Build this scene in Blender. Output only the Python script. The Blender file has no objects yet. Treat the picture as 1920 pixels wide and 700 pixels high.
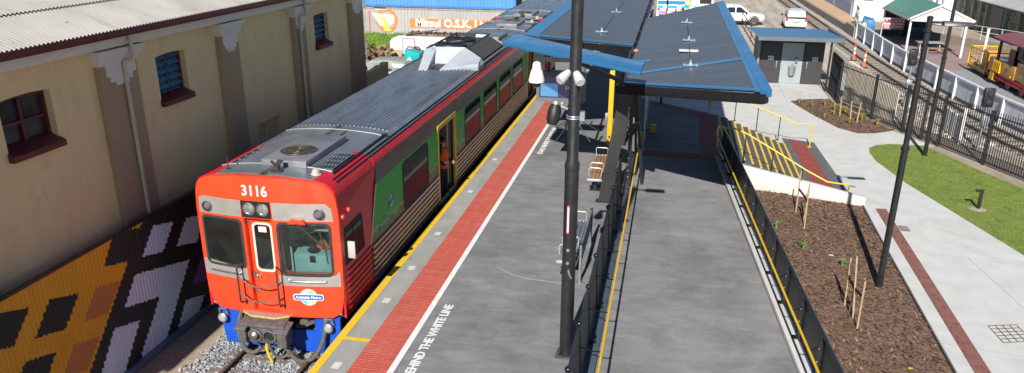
import bpy, bmesh, math, random
from mathutils import Vector, Matrix
from math import sin, cos, pi, radians as R
rnd = random.Random(11)
sc = bpy.context.scene
col = sc.collection

def H(h):
    h = h.lstrip('#')
    v = [int(h[i:i+2], 16)/255 for i in (0, 2, 4)]
    return tuple((c/12.92 if c <= .04045 else ((c+.055)/1.055)**2.4) for c in v)

def nd(nt, t, **kw):
    n = nt.nodes.new(t)
    for k, v in kw.items():
        setattr(n, k, v)
    return n

def mixrgb(nt, fac, a, b, blend='MIX'):
    n = nd(nt, 'ShaderNodeMix', data_type='RGBA', blend_type=blend)
    for sock, v in ((n.inputs[0], fac), (n.inputs[6], a), (n.inputs[7], b)):
        if hasattr(v, 'is_output'):
            nt.links.new(v, sock)
        elif isinstance(v, (int, float)):
            sock.default_value = v
        else:
            sock.default_value = (*v, 1)
    return n.outputs[2]

def ramp(nt, src, p0, p1):
    n = nd(nt, 'ShaderNodeMapRange')
    nt.links.new(src, n.inputs[0])
    n.inputs[1].default_value = p0
    n.inputs[2].default_value = p1
    return n.outputs[0]

def noise(nt, vec, scale, detail=4, rough=.55):
    n = nd(nt, 'ShaderNodeTexNoise')
    n.inputs['Scale'].default_value = scale
    n.inputs['Detail'].default_value = detail
    n.inputs['Roughness'].default_value = rough
    nt.links.new(vec, n.inputs['Vector'])
    return n.outputs['Fac']

def mp(nt, vec, scale=(1, 1, 1), rot=(0, 0, 0)):
    n = nd(nt, 'ShaderNodeMapping')
    n.inputs['Scale'].default_value = scale
    n.inputs['Rotation'].default_value = rot
    nt.links.new(vec, n.inputs['Vector'])
    return n.outputs[0]

def M(name, c1, c2=None, rough=.6, metal=0., scale=2., lo=.35, hi=.65, bump=0., bscale=60., coat=0., spec=.5,
      stretch=(1, 1, 1), c3=None, s3=9., lo3=.6, hi3=.72, fine=0., fscale=120., emit=None, extra=None, rvar=.0):
    """noise-mottled principled material; c3 adds blotches of a third colour, fine adds grain"""
    m = bpy.data.materials.new(name)
    m.use_nodes = True
    nt = m.node_tree
    b = nt.nodes['Principled BSDF']
    b.inputs['Roughness'].default_value = rough
    b.inputs['Metallic'].default_value = metal
    b.inputs['Coat Weight'].default_value = coat
    b.inputs['Coat Roughness'].default_value = .066
    b.inputs['Specular IOR Level'].default_value = spec
    tc = nd(nt, 'ShaderNodeTexCoord')
    v = mp(nt, tc.outputs['Object'], stretch)
    c = c1
    if c2 is None:
        c2 = tuple(x*.82 for x in c1)
    f = ramp(nt, noise(nt, v, scale, 5, .6), lo, hi)
    c = mixrgb(nt, f, c1, c2)
    if c3 is not None:
        c = mixrgb(nt, ramp(nt, noise(nt, v, s3, 6, .65), lo3, hi3), c, c3)
    if fine:
        g = ramp(nt, noise(nt, tc.outputs['Object'], fscale, 2), .2, .8)
        mm = nd(nt, 'ShaderNodeMath', operation='MULTIPLY_ADD')
        nt.links.new(g, mm.inputs[0])
        mm.inputs[1].default_value = 2*fine
        mm.inputs[2].default_value = 1-fine
        vm = nd(nt, 'ShaderNodeVectorMath', operation='SCALE')
        nt.links.new(c, vm.inputs[0])
        nt.links.new(mm.outputs[0], vm.inputs['Scale'])
        c = vm.outputs[0]
    if extra:
        c = extra(nt, tc.outputs['Object'], c, b)
    nt.links.new(c, b.inputs['Base Color'])
    if rvar:
        mr = nd(nt, 'ShaderNodeMapRange')
        nt.links.new(noise(nt, v, scale*1.7, 5), mr.inputs[0])
        mr.inputs[1].default_value = .3; mr.inputs[2].default_value = .7
        mr.inputs[3].default_value = max(.02, rough-rvar); mr.inputs[4].default_value = rough+rvar
        nt.links.new(mr.outputs[0], b.inputs['Roughness'])
    if bump:
        bn = nd(nt, 'ShaderNodeBump')
        bn.inputs['Strength'].default_value = min(1, bump)
        bn.inputs['Distance'].default_value = .02
        nt.links.new(noise(nt, tc.outputs['Object'], bscale, 3), bn.inputs['Height'])
        nt.links.new(bn.outputs[0], b.inputs['Normal'])
    if emit:
        b.inputs['Emission Color'].default_value = (*emit[0], 1)
        b.inputs['Emission Strength'].default_value = emit[1]
    return m

def glass(name, tint, trans=.5, rough=.02):
    m = bpy.data.materials.new(name)
    m.use_nodes = True
    nt = m.node_tree
    nt.nodes.remove(nt.nodes['Principled BSDF'])
    out = nt.nodes['Material Output']
    t = nd(nt, 'ShaderNodeBsdfTransparent')
    t.inputs[0].default_value = (*[x*trans for x in tint], 1)
    g = nd(nt, 'ShaderNodeBsdfGlossy')
    g.inputs['Roughness'].default_value = rough
    fr = nd(nt, 'ShaderNodeFresnel')
    fr.inputs[0].default_value = 1.5
    tc = nd(nt, 'ShaderNodeTexCoord')
    mx = nd(nt, 'ShaderNodeMixShader')
    nt.links.new(fr.outputs[0], mx.inputs[0])
    nt.links.new(t.outputs[0], mx.inputs[1])
    nt.links.new(g.outputs[0], mx.inputs[2])
    # a thin film of dust that varies over the pane
    d = nd(nt, 'ShaderNodeBsdfDiffuse')
    d.inputs[0].default_value = (.45, .43, .4, 1)
    f = nd(nt, 'ShaderNodeMapRange')
    nt.links.new(noise(nt, tc.outputs['Object'], 2.5, 5), f.inputs[0])
    f.inputs[3].default_value = .0
    f.inputs[4].default_value = .035
    m2 = nd(nt, 'ShaderNodeMixShader')
    nt.links.new(f.outputs[0], m2.inputs[0])
    nt.links.new(mx.outputs[0], m2.inputs[1])
    nt.links.new(d.outputs[0], m2.inputs[2])
    nt.links.new(m2.outputs[0], out.inputs[0])
    return m

def chain(o):
    v = Vector((0, 0, 0))
    while o is not None:
        v += o.location
        o = o.parent
    return v

class MB:
    def __init__(s):
        s.bm = bmesh.new()
        s.mi = 0
    def _f(s, vs):
        try:
            f = s.bm.faces.new(vs)
            f.material_index = s.mi
            return f
        except ValueError:
            return None
    def face(s, pts):
        return s._f([s.bm.verts.new(p) for p in pts])
    def hexa(s, p):
        v = [s.bm.verts.new(q) for q in p]
        for f in ((3, 2, 1, 0), (4, 5, 6, 7), (0, 1, 5, 4), (1, 2, 6, 5), (2, 3, 7, 6), (3, 0, 4, 7)):
            s._f([v[i] for i in f])
        return s
    def box(s, x0, x1, y0, y1, z0, z1):
        return s.hexa([(x0, y0, z0), (x1, y0, z0), (x1, y1, z0), (x0, y1, z0), (x0, y0, z1), (x1, y0, z1), (x1, y1, z1), (x0, y1, z1)])
    def prism(s, pts, vec):
        pts = [Vector(p) for p in pts]
        vec = Vector(vec)
        a = [s.bm.verts.new(p) for p in pts]
        b = [s.bm.verts.new(p+vec) for p in pts]
        n = len(a)
        s._f(a[::-1])
        s._f(b)
        for i in range(n):
            s._f([a[i], a[(i+1) % n], b[(i+1) % n], b[i]])
        return s
    def bar(s, p0, p1, w, h, up=(0, 0, 1)):
        p0 = Vector(p0); p1 = Vector(p1)
        d = (p1-p0).normalized()
        u = Vector(up)
        if abs(d.dot(u)) > .98:
            u = Vector((0, 1, 0))
        r = d.cross(u).normalized()
        u = r.cross(d).normalized()
        c = [(-w/2, -h/2), (w/2, -h/2), (w/2, h/2), (-w/2, h/2)]
        return s.hexa([p0+r*a+u*b for a, b in c]+[p1+r*a+u*b for a, b in c])
    def tube(s, pts, r, n=8, cap=True):
        pts = [Vector(p) for p in pts]
        rr = r if isinstance(r, (list, tuple)) else [r]*len(pts)
        rings = []
        pr = None
        for i, p in enumerate(pts):
            if i == 0: d = pts[1]-pts[0]
            elif i == len(pts)-1: d = pts[-1]-pts[-2]
            else: d = (pts[i+1]-p).normalized()+(p-pts[i-1]).normalized()
            d.normalize()
            if pr is None:
                a = Vector((0, 0, 1)) if abs(d.z) < .9 else Vector((0, 1, 0))
                pr = d.cross(a).normalized()
            pr = (pr-d*pr.dot(d)).normalized()
            q = d.cross(pr)
            rings.append([s.bm.verts.new(p+(pr*cos(2*pi*k/n)+q*sin(2*pi*k/n))*rr[i]) for k in range(n)])
        for a, b in zip(rings, rings[1:]):
            for k in range(n):
                s._f([a[k], a[(k+1) % n], b[(k+1) % n], b[k]])
        if cap:
            s._f(rings[0][::-1])
            s._f(rings[-1])
        return s
    def cyl(s, p0, p1, r0, r1=None, n=16):
        return s.tube([p0, p1], [r0, r0 if r1 is None else r1], n)
    def ball(s, c, r, u=14, v=9, sc_=(1, 1, 1)):
        m = Matrix.Translation(c) @ Matrix.Diagonal((r*sc_[0], r*sc_[1], r*sc_[2], 1))
        bmesh.ops.create_uvsphere(s.bm, u_segments=u, v_segments=v, radius=1, matrix=m)
        return s
    def lathe(s, c, prof, n=20, axis='Z'):
        c = Vector(c)
        rings = []
        for r, h in prof:
            ring = []
            for k in range(n):
                a, b = r*cos(2*pi*k/n), r*sin(2*pi*k/n)
                p = (a, b, h) if axis == 'Z' else ((a, h, b) if axis == 'Y' else (h, a, b))
                ring.append(s.bm.verts.new(c+Vector(p)))
            rings.append(ring)
        for a, b in zip(rings, rings[1:]):
            for k in range(n):
                s._f([a[k], a[(k+1) % n], b[(k+1) % n], b[k]])
        s._f(rings[0][::-1]); s._f(rings[-1])
        return s
    def fill(s, outer, holes, fn, vec, cuts=None, bend=None):
        """flat sheet with holes: 2-D loops mapped by fn, thickened by vec"""
        bm = bmesh.new()
        es = []
        for lp in [outer]+list(holes):
            vs = [bm.verts.new((p[0], p[1], 0)) for p in lp]
            es += [bm.edges.new((vs[i], vs[(i+1) % len(vs)])) for i in range(len(vs))]
        bmesh.ops.triangle_fill(bm, use_beauty=True, use_dissolve=False, edges=es)
        if cuts:
            for c in cuts:
                bmesh.ops.bisect_plane(bm, geom=bm.verts[:]+bm.edges[:]+bm.faces[:], dist=1e-5, plane_co=(c, 0, 0), plane_no=(1, 0, 0))
        vec = Vector(vec)
        mp_ = {}
        for v in bm.verts:
            p = Vector(fn(v.co.x, v.co.y))
            mp_[v] = (s.bm.verts.new(p), s.bm.verts.new(p+vec))
        for f in bm.faces:
            s._f([mp_[v][0] for v in f.verts])
            s._f([mp_[v][1] for v in reversed(f.verts)])
        for e in bm.edges:
            if len(e.link_faces) == 1:
                a, b = e.verts
                s._f([mp_[a][0], mp_[b][0], mp_[b][1], mp_[a][1]])
        bm.free()
        return s
    def build(s, name, mat, parent=None, smooth=True, bevel=0., label=None, loc=None, local=False, seg=2, angle=32):
        bm = s.bm
        bmesh.ops.recalc_face_normals(bm, faces=bm.faces[:])
        if bevel:
            ed = [e for e in bm.edges if len(e.link_faces) == 2 and e.calc_face_angle(0) > .6]
            bmesh.ops.bevel(bm, geom=ed, offset=bevel, segments=seg, affect='EDGES', profile=.5, clamp_overlap=True)
        me = bpy.data.meshes.new(name)
        if parent is None:
            if loc is None:
                xs = [v.co.x for v in bm.verts]; ys = [v.co.y for v in bm.verts]; zs = [v.co.z for v in bm.verts]
                loc = Vector(((min(xs)+max(xs))/2, (min(ys)+max(ys))/2, min(zs)))
            off = Vector(loc)
        else:
            off = Vector((0, 0, 0)) if local else chain(parent)
        if not local:
            bmesh.ops.translate(bm, verts=bm.verts[:], vec=-off)
        bm.to_mesh(me)
        bm.free()
        for mm in (mat if isinstance(mat, (list, tuple)) else [mat]):
            me.materials.append(mm)
        if smooth:
            me.polygons.foreach_set('use_smooth', [True]*len(me.polygons))
            me.set_sharp_from_angle(angle=R(angle))
        o = bpy.data.objects.new(name, me)
        col.objects.link(o)
        if parent is None:
            o.location = off
        else:
            o.parent = parent
        if label:
            o['label'] = label
        return o

def tag(o, label, cat, group=None, kind=None):
    if label: o['label'] = label
    if cat: o['category'] = cat
    if group: o['group'] = group
    if kind: o['kind'] = kind
    return o

def thing(name, loc, label, cat, group=None, rz=0.):
    o = bpy.data.objects.new(name, None)
    o.empty_display_size = .2
    col.objects.link(o)
    o.location = loc
    o.rotation_euler = (0, 0, rz)
    return tag(o, label, cat, group)

def struct(o, label=None):
    o['kind'] = 'structure'
    if label: o['label'] = label
    return o

kids = lambda o: [c for c in bpy.data.objects if c.parent is o]
def copy_tree(o, parent=None, kmap=None):
    if kmap is None:
        kmap = {}
        for c in bpy.data.objects:
            if c.parent: kmap.setdefault(c.parent.name, []).append(c)
    c = o.copy()
    col.objects.link(c)
    c.parent = parent
    for ch in kmap.get(o.name, []):
        copy_tree(ch, c, kmap)
    return c
def dup(o, loc, label, rz=None, group=None):
    c = copy_tree(o)
    c.location = loc
    if rz is not None: c.rotation_euler = (0, 0, rz)
    c['label'] = label
    if group: c['group'] = group
    return c

def text(name, body, size, mat, parent, mtx, bold=0., ext=.002, align='CENTER', spacing=1., xs=1.):
    cu = bpy.data.curves.new('t', 'FONT')
    cu.body = body; cu.size = size; cu.offset = bold; cu.extrude = ext
    cu.align_x = align; cu.align_y = 'CENTER'; cu.space_character = spacing
    cu.resolution_u = 3
    ob = bpy.data.objects.new('t', cu)
    col.objects.link(ob)
    dg = bpy.context.evaluated_depsgraph_get()
    dg.update()
    me = bpy.data.meshes.new_from_object(ob.evaluated_get(dg))
    bpy.data.objects.remove(ob)
    me.name = name
    me.transform(Matrix.Translation(-chain(parent)) @ Matrix(mtx) @ Matrix.Diagonal((xs, 1, 1, 1)))
    me.materials.clear()
    me.materials.append(mat)
    o = bpy.data.objects.new(name, me)
    col.objects.link(o)
    o.parent = parent
    return o

def frame(o, x, y):
    """4x4 from origin, text direction x and letter-up direction y"""
    x = Vector(x).normalized(); y = Vector(y).normalized(); z = x.cross(y)
    m = Matrix((x, y, z)).transposed().to_4x4()
    m.translation = Vector(o)
    return m

def rrect(x0, x1, y0, y1, r, n=4):
    pts = []
    for cx, cy, a0 in ((x1-r, y1-r, 0), (x0+r, y1-r, 90), (x0+r, y0+r, 180), (x1-r, y0+r, 270)):
        for k in range(n+1):
            a = R(a0+90*k/n)
            pts.append((cx+r*cos(a), cy+r*sin(a)))
    return pts

def disc(cx, cy, r, n=24, rx=1.):
    return [(cx+r*rx*cos(2*pi*k/n), cy+r*sin(2*pi*k/n)) for k in range(n)]

def inpoly(x, y, poly):
    c = False
    j = len(poly)-1
    for i in range(len(poly)):
        xi, yi = poly[i]; xj, yj = poly[j]
        if (yi > y) != (yj > y) and x < (xj-xi)*(y-yi)/(yj-yi)+xi:
            c = not c
        j = i
    return c

# ------------------------------------------------------------------ camera, sun, sky
cam = bpy.data.objects.new('camera', bpy.data.cameras.new('camera'))
col.objects.link(cam)
pit, yaw, rol = R(21.22926), R(11.06116), R(-.34196)
fw = Vector((-sin(yaw)*cos(pit), cos(yaw)*cos(pit), -sin(pit)))
r_ = Vector((cos(yaw), sin(yaw), 0))
d_ = fw.cross(r_)
r2 = cos(rol)*r_+sin(rol)*d_
d2 = -sin(rol)*r_+cos(rol)*d_
mm_ = Matrix((r2, -d2, -fw)).transposed().to_4x4()
mm_.translation = (0, 0, 8)
cam.matrix_world = mm_
cam.data.sensor_width = 36
cam.data.lens = 36*1482.67/1920
cam.data.shift_y = 71.06/1920
cam.data.clip_start = .1
cam.data.clip_end = 1500
sc.camera = cam

AZ, EL = R(4.2), R(34.5)
sun = bpy.data.objects.new('sun', bpy.data.lights.new('sun', 'SUN'))
col.objects.link(sun)
sun.data.energy = 5.0
sun.data.angle = R(.5)
sun.data.color = (1, .95, .87)
sun.rotation_euler = Vector((sin(AZ)*cos(EL), cos(AZ)*cos(EL), -sin(EL))).to_track_quat('-Z', 'Y').to_euler()
w = bpy.data.worlds.new('World')
sc.world = w
w.use_nodes = True
bg = w.node_tree.nodes['Background']
sk = w.node_tree.nodes.new('ShaderNodeTexSky')
sk.sky_type = 'NISHITA'
sk.sun_disc = False
sk.sun_elevation = EL
sk.sun_rotation = pi+AZ
sk.ozone_density = 3.5
sk.dust_density = .1
sk.air_density = .8
w.node_tree.links.new(sk.outputs[0], bg.inputs[0])
bg.inputs[1].default_value = .066
sc.view_settings.view_transform = 'Standard'
sc.view_settings.look = 'None'
sc.view_settings.exposure = .5
sc.view_settings.gamma = 1
sc.cycles.max_bounces = 8
sc.cycles.transparent_max_bounces = 10
sc.cycles.caustics_reflective = False
sc.cycles.caustics_refractive = False

# ------------------------------------------------------------------ shared materials
black_steel = M('black_steel', (.012, .012, .014), (.02, .02, .022), rough=.42, scale=4, spec=.5, rvar=.1)
galv = M('galvanised', (.45, .48, .5), (.33, .36, .38), rough=.42, metal=.7, scale=9, rvar=.1)
stainless = M('stainless', (.58, .57, .55), (.46, .45, .44), rough=.3, metal=.9, scale=6, stretch=(1, .3, 3), rvar=.08)
yellow_paint = M('yellow_paint', (.80, .50, .012), (.72, .42, .012), rough=.42, scale=6, c3=(.5, .3, .03), s3=14, lo3=.66, hi3=.78)
white_paint = M('white_paint', (.78, .78, .76), (.68, .68, .66), rough=.5, scale=3)
rubber = M('rubber', (.02, .019, .018), (.045, .04, .036), rough=.75, scale=8)
rust = M('rust', (.16, .055, .025), (.09, .035, .02), rough=.85, scale=5, bump=.3, bscale=30, c3=(.3, .15, .07), s3=7)
dark_void = M('dark_interior', (.012, .012, .013), rough=.8)
# ================================================================== GROUND AND PAVING (structure)
def smear(nt, tc, c, b):
    def lay(fac, k, c, colr):
        m2 = nd(nt, 'ShaderNodeMath', operation='MULTIPLY'); nt.links.new(fac, m2.inputs[0]); m2.inputs[1].default_value = k
        return mixrgb(nt, m2.outputs[0], c, colr)
    v = mp(nt, tc, (.8, 1.9, 1), (0, 0, .12))
    c = lay(ramp(nt, noise(nt, v, 1.6, 8, .74), .43, .78), .8, c, (.32, .32, .32))
    c = lay(ramp(nt, noise(nt, mp(nt, tc, (1.0, .7, 1)), .55, 7, .72), .48, .75), .75, c, (.10, .103, .11))
    c = lay(ramp(nt, noise(nt, tc, 3.4, 7, .75), .60, .72), .35, c, (.33, .32, .31))
    c = lay(ramp(nt, noise(nt, tc, 11, 3, .5), .70, .76), .55, c, (.07, .07, .072))
    return lay(ramp(nt, noise(nt, mp(nt, tc, (1, 1, 1)), 23, 2, .5), .73, .78), .6, c, (.42, .41, .40))
asphalt = M('asphalt_paving', (.215, .216, .22), (.16, .162, .167), rough=.78, scale=1.1, lo=.3, hi=.7, fine=.16, fscale=70, extra=smear, bump=.12, bscale=90)
asphalt_ramp = M('asphalt_walkway', (.232, .232, .234), (.175, .176, .18), rough=.8, scale=1.0, lo=.3, hi=.7, fine=.15, fscale=70, extra=smear, bump=.12, bscale=90)
def conc_stain(nt, tc, c, b):
    f = ramp(nt, noise(nt, tc, .35, 6, .65), .5, .78)
    m2 = nd(nt, 'ShaderNodeMath', operation='MULTIPLY'); nt.links.new(f, m2.inputs[0]); m2.inputs[1].default_value = .5
    return mixrgb(nt, m2.outputs[0], c, (.40, .39, .35))
concrete = M('pale_concrete', (.585, .585, .56), (.51, .51, .49), rough=.8, scale=1.5, fine=.06, fscale=60, extra=conc_stain, bump=.06, bscale=80)
coping_mat = M('grey_coping_concrete', (.33, .335, .315), (.255, .26, .245), rough=.8, scale=2.2, fine=.1, c3=(.34, .34, .32), s3=3.5, lo3=.55, hi3=.75, stretch=(1, .5, 1))
conc_white = M('white_rendered_concrete', (.62, .61, .58), (.54, .53, .5), rough=.75, scale=2, fine=.05)
def bricks(w_, h_, mort, ms=.012, rotz=0., c2=None, off=.5):
    def fn(nt, tc, c, b):
        br = nd(nt, 'ShaderNodeTexBrick')
        br.offset = off
        nt.links.new(mp(nt, tc, rot=(0, 0, rotz)), br.inputs['Vector'])
        br.inputs['Scale'].default_value = 1
        br.inputs['Brick Width'].default_value = w_
        br.inputs['Row Height'].default_value = h_
        br.inputs['Mortar Size'].default_value = ms
        br.inputs['Mortar Smooth'].default_value = .4
        br.inputs['Mortar'].default_value = (*mort, 1)
        nt.links.new(c, br.inputs['Color1'])
        vm = nd(nt, 'ShaderNodeVectorMath', operation='MULTIPLY')
        nt.links.new(c, vm.inputs[0]); vm.inputs[1].default_value = c2 or (.75, .72, .7)
        nt.links.new(vm.outputs[0], br.inputs['Color2'])
        bp = nd(nt, 'ShaderNodeBump'); bp.invert = True
        bp.inputs['Strength'].default_value = .5; bp.inputs['Distance'].default_value = .01
        nt.links.new(br.outputs['Fac'], bp.inputs['Height'])
        nt.links.new(bp.outputs[0], b.inputs['Normal'])
        return br.outputs['Color']
    return fn
def tact(nt, tc, c, b):
    c = bricks(.3, .3, (.50, .20, .16), .006, off=0, c2=(.93, .9, .9))(nt, tc, c, b)
    s = nd(nt, 'ShaderNodeSeparateXYZ'); nt.links.new(tc, s.inputs[0])
    pr = []
    for k in (0, 1):
        m1 = nd(nt, 'ShaderNodeMath', operation='MULTIPLY'); nt.links.new(s.outputs[k], m1.inputs[0]); m1.inputs[1].default_value = 2*pi/.075
        m2 = nd(nt, 'ShaderNodeMath', operation='SINE'); nt.links.new(m1.outputs[0], m2.inputs[0])
        pr.append(m2.outputs[0])
    mu = nd(nt, 'ShaderNodeMath', operation='ADD'); nt.links.new(pr[0], mu.inputs[0]); nt.links.new(pr[1], mu.inputs[1])
    mx = nd(nt, 'ShaderNodeMapRange'); nt.links.new(mu.outputs[0], mx.inputs[0]); mx.inputs[1].default_value = .2; mx.inputs[2].default_value = 1.4
    bp = nd(nt, 'ShaderNodeBump'); bp.inputs['Strength'].default_value = .8; bp.inputs['Distance'].default_value = .012
    nt.links.new(mx.outputs[0], bp.inputs['Height']); nt.links.new(bp.outputs[0], b.inputs['Normal'])
    f = ramp(nt, noise(nt, mp(nt, tc, (1, 2, 1)), 1.6, 6, .7), .5, .8)
    m3 = nd(nt, 'ShaderNodeMath', operation='MULTIPLY'); nt.links.new(f, m3.inputs[0]); m3.inputs[1].default_value = .45
    return mixrgb(nt, m3.outputs[0], c, (.52, .24, .2))
tactile = M('red_tactile_paving', (.56, .115, .08), (.50, .098, .068), rough=.65, scale=3, extra=tact)
red_brick = M('red_brick_paving', (.36, .075, .055), (.30, .06, .045), rough=.75, scale=4, extra=bricks(.23, .115, (.16, .08, .07), .008))
old_brick = M('brown_brick_paving', (.30, .115, .085), (.22, .085, .065), rough=.8, scale=6, extra=bricks(.115, .23, (.2, .14, .12), .01))
pink_paving = M('pink_paving', (.34, .235, .215), (.27, .19, .175), rough=.85, scale=.7, fine=.08, extra=bricks(.6, .6, (.22, .16, .15), .015, c2=(.95, .94, .94)))
line_white = M('white_line_paint', (.80, .80, .78), (.70, .70, .68), rough=.6, scale=5, c3=(.45, .45, .45), s3=18, lo3=.66, hi3=.76)
line_yellow = M('yellow_line_paint', (.82, .52, .015), (.72, .45, .015), rough=.6, scale=5, c3=(.40, .30, .1), s3=12, lo3=.64, hi3=.75)
def tracks_dirt(nt, tc, c, b):
    f = ramp(nt, noise(nt, mp(nt, tc, (1.4, .12, 1)), .8, 6, .65), .42, .7)
    c = mixrgb(nt, f, c, (.25, .205, .16))
    f = ramp(nt, noise(nt, tc, 3., 6, .7), .55, .75)
    return mixrgb(nt, f, c, (.47, .42, .35))
sand = M('sandy_ground', (.40, .325, .245), (.33, .265, .195), rough=.95, scale=.5, fine=.18, fscale=30, extra=tracks_dirt, bump=.4, bscale=14)
pale_dirt = M('pale_dirt_road', (.50, .435, .355), (.44, .375, .30), rough=.95, scale=.3, fine=.12, fscale=20, extra=tracks_dirt, bump=.3, bscale=14)
def stones(nt, tc, c, b):
    vo = nd(nt, 'ShaderNodeTexVoronoi'); vo.inputs['Scale'].default_value = 17
    nt.links.new(tc, vo.inputs['Vector'])
    hs = nd(nt, 'ShaderNodeSeparateColor'); nt.links.new(vo.outputs['Color'], hs.inputs[0])
    c = mixrgb(nt, hs.outputs[0], c, tuple(x for x in (.34, .345, .36)))
    bp = nd(nt, 'ShaderNodeBump'); bp.invert = True; bp.inputs['Strength'].default_value = 1; bp.inputs['Distance'].default_value = .05
    nt.links.new(vo.outputs['Distance'], bp.inputs['Height']); nt.links.new(bp.outputs[0], b.inputs['Normal'])
    return c
ballast = M('grey_ballast', (.24, .255, .275), (.34, .355, .375), rough=.9, scale=5, extra=stones)
def bstones(nt, tc, c, b):
    c2 = stones(nt, tc, c, b)
    return mixrgb(nt, .45, c2, c)
brown_ballast = M('brown_ballast', (.47, .425, .365), (.57, .525, .46), rough=.95, scale=1.2, extra=bstones)
def mulchx(nt, tc, c, b):
    vo = nd(nt, 'ShaderNodeTexVoronoi'); vo.inputs['Scale'].default_value = 15
    nt.links.new(mp(nt, tc, (1, 2.2, 1), (0, 0, .6)), vo.inputs['Vector'])
    hs = nd(nt, 'ShaderNodeSeparateColor'); nt.links.new(vo.outputs['Color'], hs.inputs[0])
    f = ramp(nt, hs.outputs[1], .55, 1.)
    c = mixrgb(nt, f, c, (.27, .175, .115))
    bp = nd(nt, 'ShaderNodeBump'); bp.inputs['Strength'].default_value = 1; bp.inputs['Distance'].default_value = .03
    nt.links.new(noise(nt, tc, 28, 4), bp.inputs['Height']); nt.links.new(bp.outputs[0], b.inputs['Normal'])
    return c
mulch = M('bark_mulch', (.115, .064, .042), (.19, .112, .074), rough=.95, scale=9, extra=mulchx)
grass_mat = M('lawn_grass', (.145, .20, .028), (.185, .235, .042), rough=.85, scale=1.4, fine=.35, fscale=45, bump=.6, bscale=55, c3=(.07, .11, .02), s3=2.2, lo3=.5, hi3=.75)

G = -1.2
def sheet(name, pts, z, mat, parent=None):
    m = MB(); m.face([(x, y, z) for x, y in pts])
    return m.build(name, mat, parent, smooth=False)

g = MB(); g.face([(-500, -60, G), (500, -60, G), (500, 900, G), (-500, 900, G)])
struct(g.build('ground', sand, loc=(0, 0, G), smooth=False))
struct(sheet('dirt_road', [(3.2, 50.5), (9.5, 50.5), (11.2, 58), (12.2, 66), (12.3, 80), (12.0, 105), (14, 190), (-6, 190), (0, 104), (2.5, 75)], G+.004, pale_dirt))
struct(sheet('gravel_bed', [(-9.5, 3), (-6.2, 3), (-6.2, 90), (-9.5, 90)], G+.02, ballast))

# right hand railway bed follows the curve of the track
TRK = [(12.95, 112), (13.2, 93), (13.42, 75), (13.72, 60), (13.92, 54.5), (14.45, 42), (15.25, 37), (16.7, 31), (19.6, 24), (24, 17)]
def offs(line, d):
    out = []
    for i, (x, y) in enumerate(line):
        a = line[max(0, i-1)]; b = line[min(len(line)-1, i+1)]
        dx, dy = b[0]-a[0], b[1]-a[1]; l = math.hypot(dx, dy)
        out.append((x-dy/l*d, y+dx/l*d))
    return out
def band(line, d0, d1): return offs(line, d0)+offs(line, d1)[::-1]
struct(sheet('railway_bed', band(TRK, -1.3, 1.9), G+.008, brown_ballast))

# ---- platform
plat = MB()
plat.box(-6.16, -1.16, 2, 75, -1.15, 0)
platform = struct(plat.build('platform', asphalt, smooth=False, loc=(-3.7, 2, -1.15)))
cp = MB()
y = 2.0
while y < 74:                                    # precast edge units with open joints
    cp.box(-6.22, -5.5, y, y+2.385, -.18, .006); y += 2.4
cp.build('coping', coping_mat, platform, smooth=False)
sheet('edge_line', [(-6.2, 2), (-6.045, 2), (-6.045, 75), (-6.2, 75)], .011, line_yellow, platform)
sheet('tactile_strip', [(-5.5, 2), (-4.76, 2), (-4.76, 75), (-5.5, 75)], .0105, tactile, platform)
sheet('white_line', [(-4.76, 2), (-4.635, 2), (-4.635, 75), (-4.76, 75)], .012, line_white, platform)
sheet('cross_line', [(-6.045, 13.17), (-5.5, 13.17), (-5.5, 13.29), (-6.045, 13.29)], .0115, line_yellow, platform)
pt = MB()
for yy in (12.1, 14.9, 16.7, 19.0, 22.6, 26.2):
    pt.box(-5.86, -5.7, yy, yy+.22, .006, .009)
pt.build('patch', conc_white, platform, smooth=False)
for y1 in (15.17, 31.35, 47.5):
    text('lettering', 'STAND BEHIND THE WHITE LINE', .265, line_white, platform, frame((-4.33, y1-2.05, .006), (0, 1, 0), (-1, 0, 0)), bold=.008, ext=.002, xs=1.0)
sc1 = MB()                                       # pale scuffs left in the surfacing
for pts in ([(-3.3, 16.95), (-2.9, 16.8), (-2.2, 16.72), (-1.9, 16.7)], [(-2.55, 18.85), (-2.35, 18.72), (-2.1, 18.7)], [(-2.52, 18.6), (-2.38, 18.72)], [(-3.75, 17.3), (-3.3, 16.95)]):
    for a, b in zip(pts, pts[1:]):
        sc1.bar((*a, .003), (*b, .003), .035, .004)
sc1.build('scuff', M('pale_scuff', (.33, .33, .32), rough=.8), platform, smooth=False)

# ---- walkway right of the barrier, landing and stairs
wk = MB()
wk.prism([(-1.155, 2, -1.15), (3.33, 2, -1.15), (2.96, 14.89, -1.15), (2.33, 24.44, -1.15), (2.08, 27.88, -1.15), (-1.155, 27.88, -1.15)], (0, 0, 1.15))
walkway = struct(wk.build('walkway', asphalt_ramp, smooth=False))
ld = MB()
ld.prism([(-1.155, 27.885, -1.15), (2.08, 27.885, -1.15), (2.2, 28.9, -1.15), (2.35, 35.0, -1.15), (-.45, 37.2, -1.15), (-1.155, 37.75, -1.15)], (0, 0, 1.15))
landing = struct(ld.build('landing', asphalt, smooth=False))
sheet('brick_band', [(-.8, 27.92), (2.02, 27.85), (2.24, 34.75), (-.42, 36.95), (-.6, 36.6), (1.47, 34.3), (1.38, 28.62), (-.8, 28.62)], .004, red_brick, landing)
stairs_bm = MB()
dkstep = M('dark_step_concrete', (.10, .105, .115), (.075, .078, .088), rough=.8, scale=3, fine=.12)
for i in range(10):
    x0 = 2.36+.31*i
    yn = 28.98-max(0, x0-3.4)*.30
    stairs_bm.box(x0, x0+.31, yn, 34.98+max(0, .2-i*.03), G, -.12*(i+1)+.0)
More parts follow.
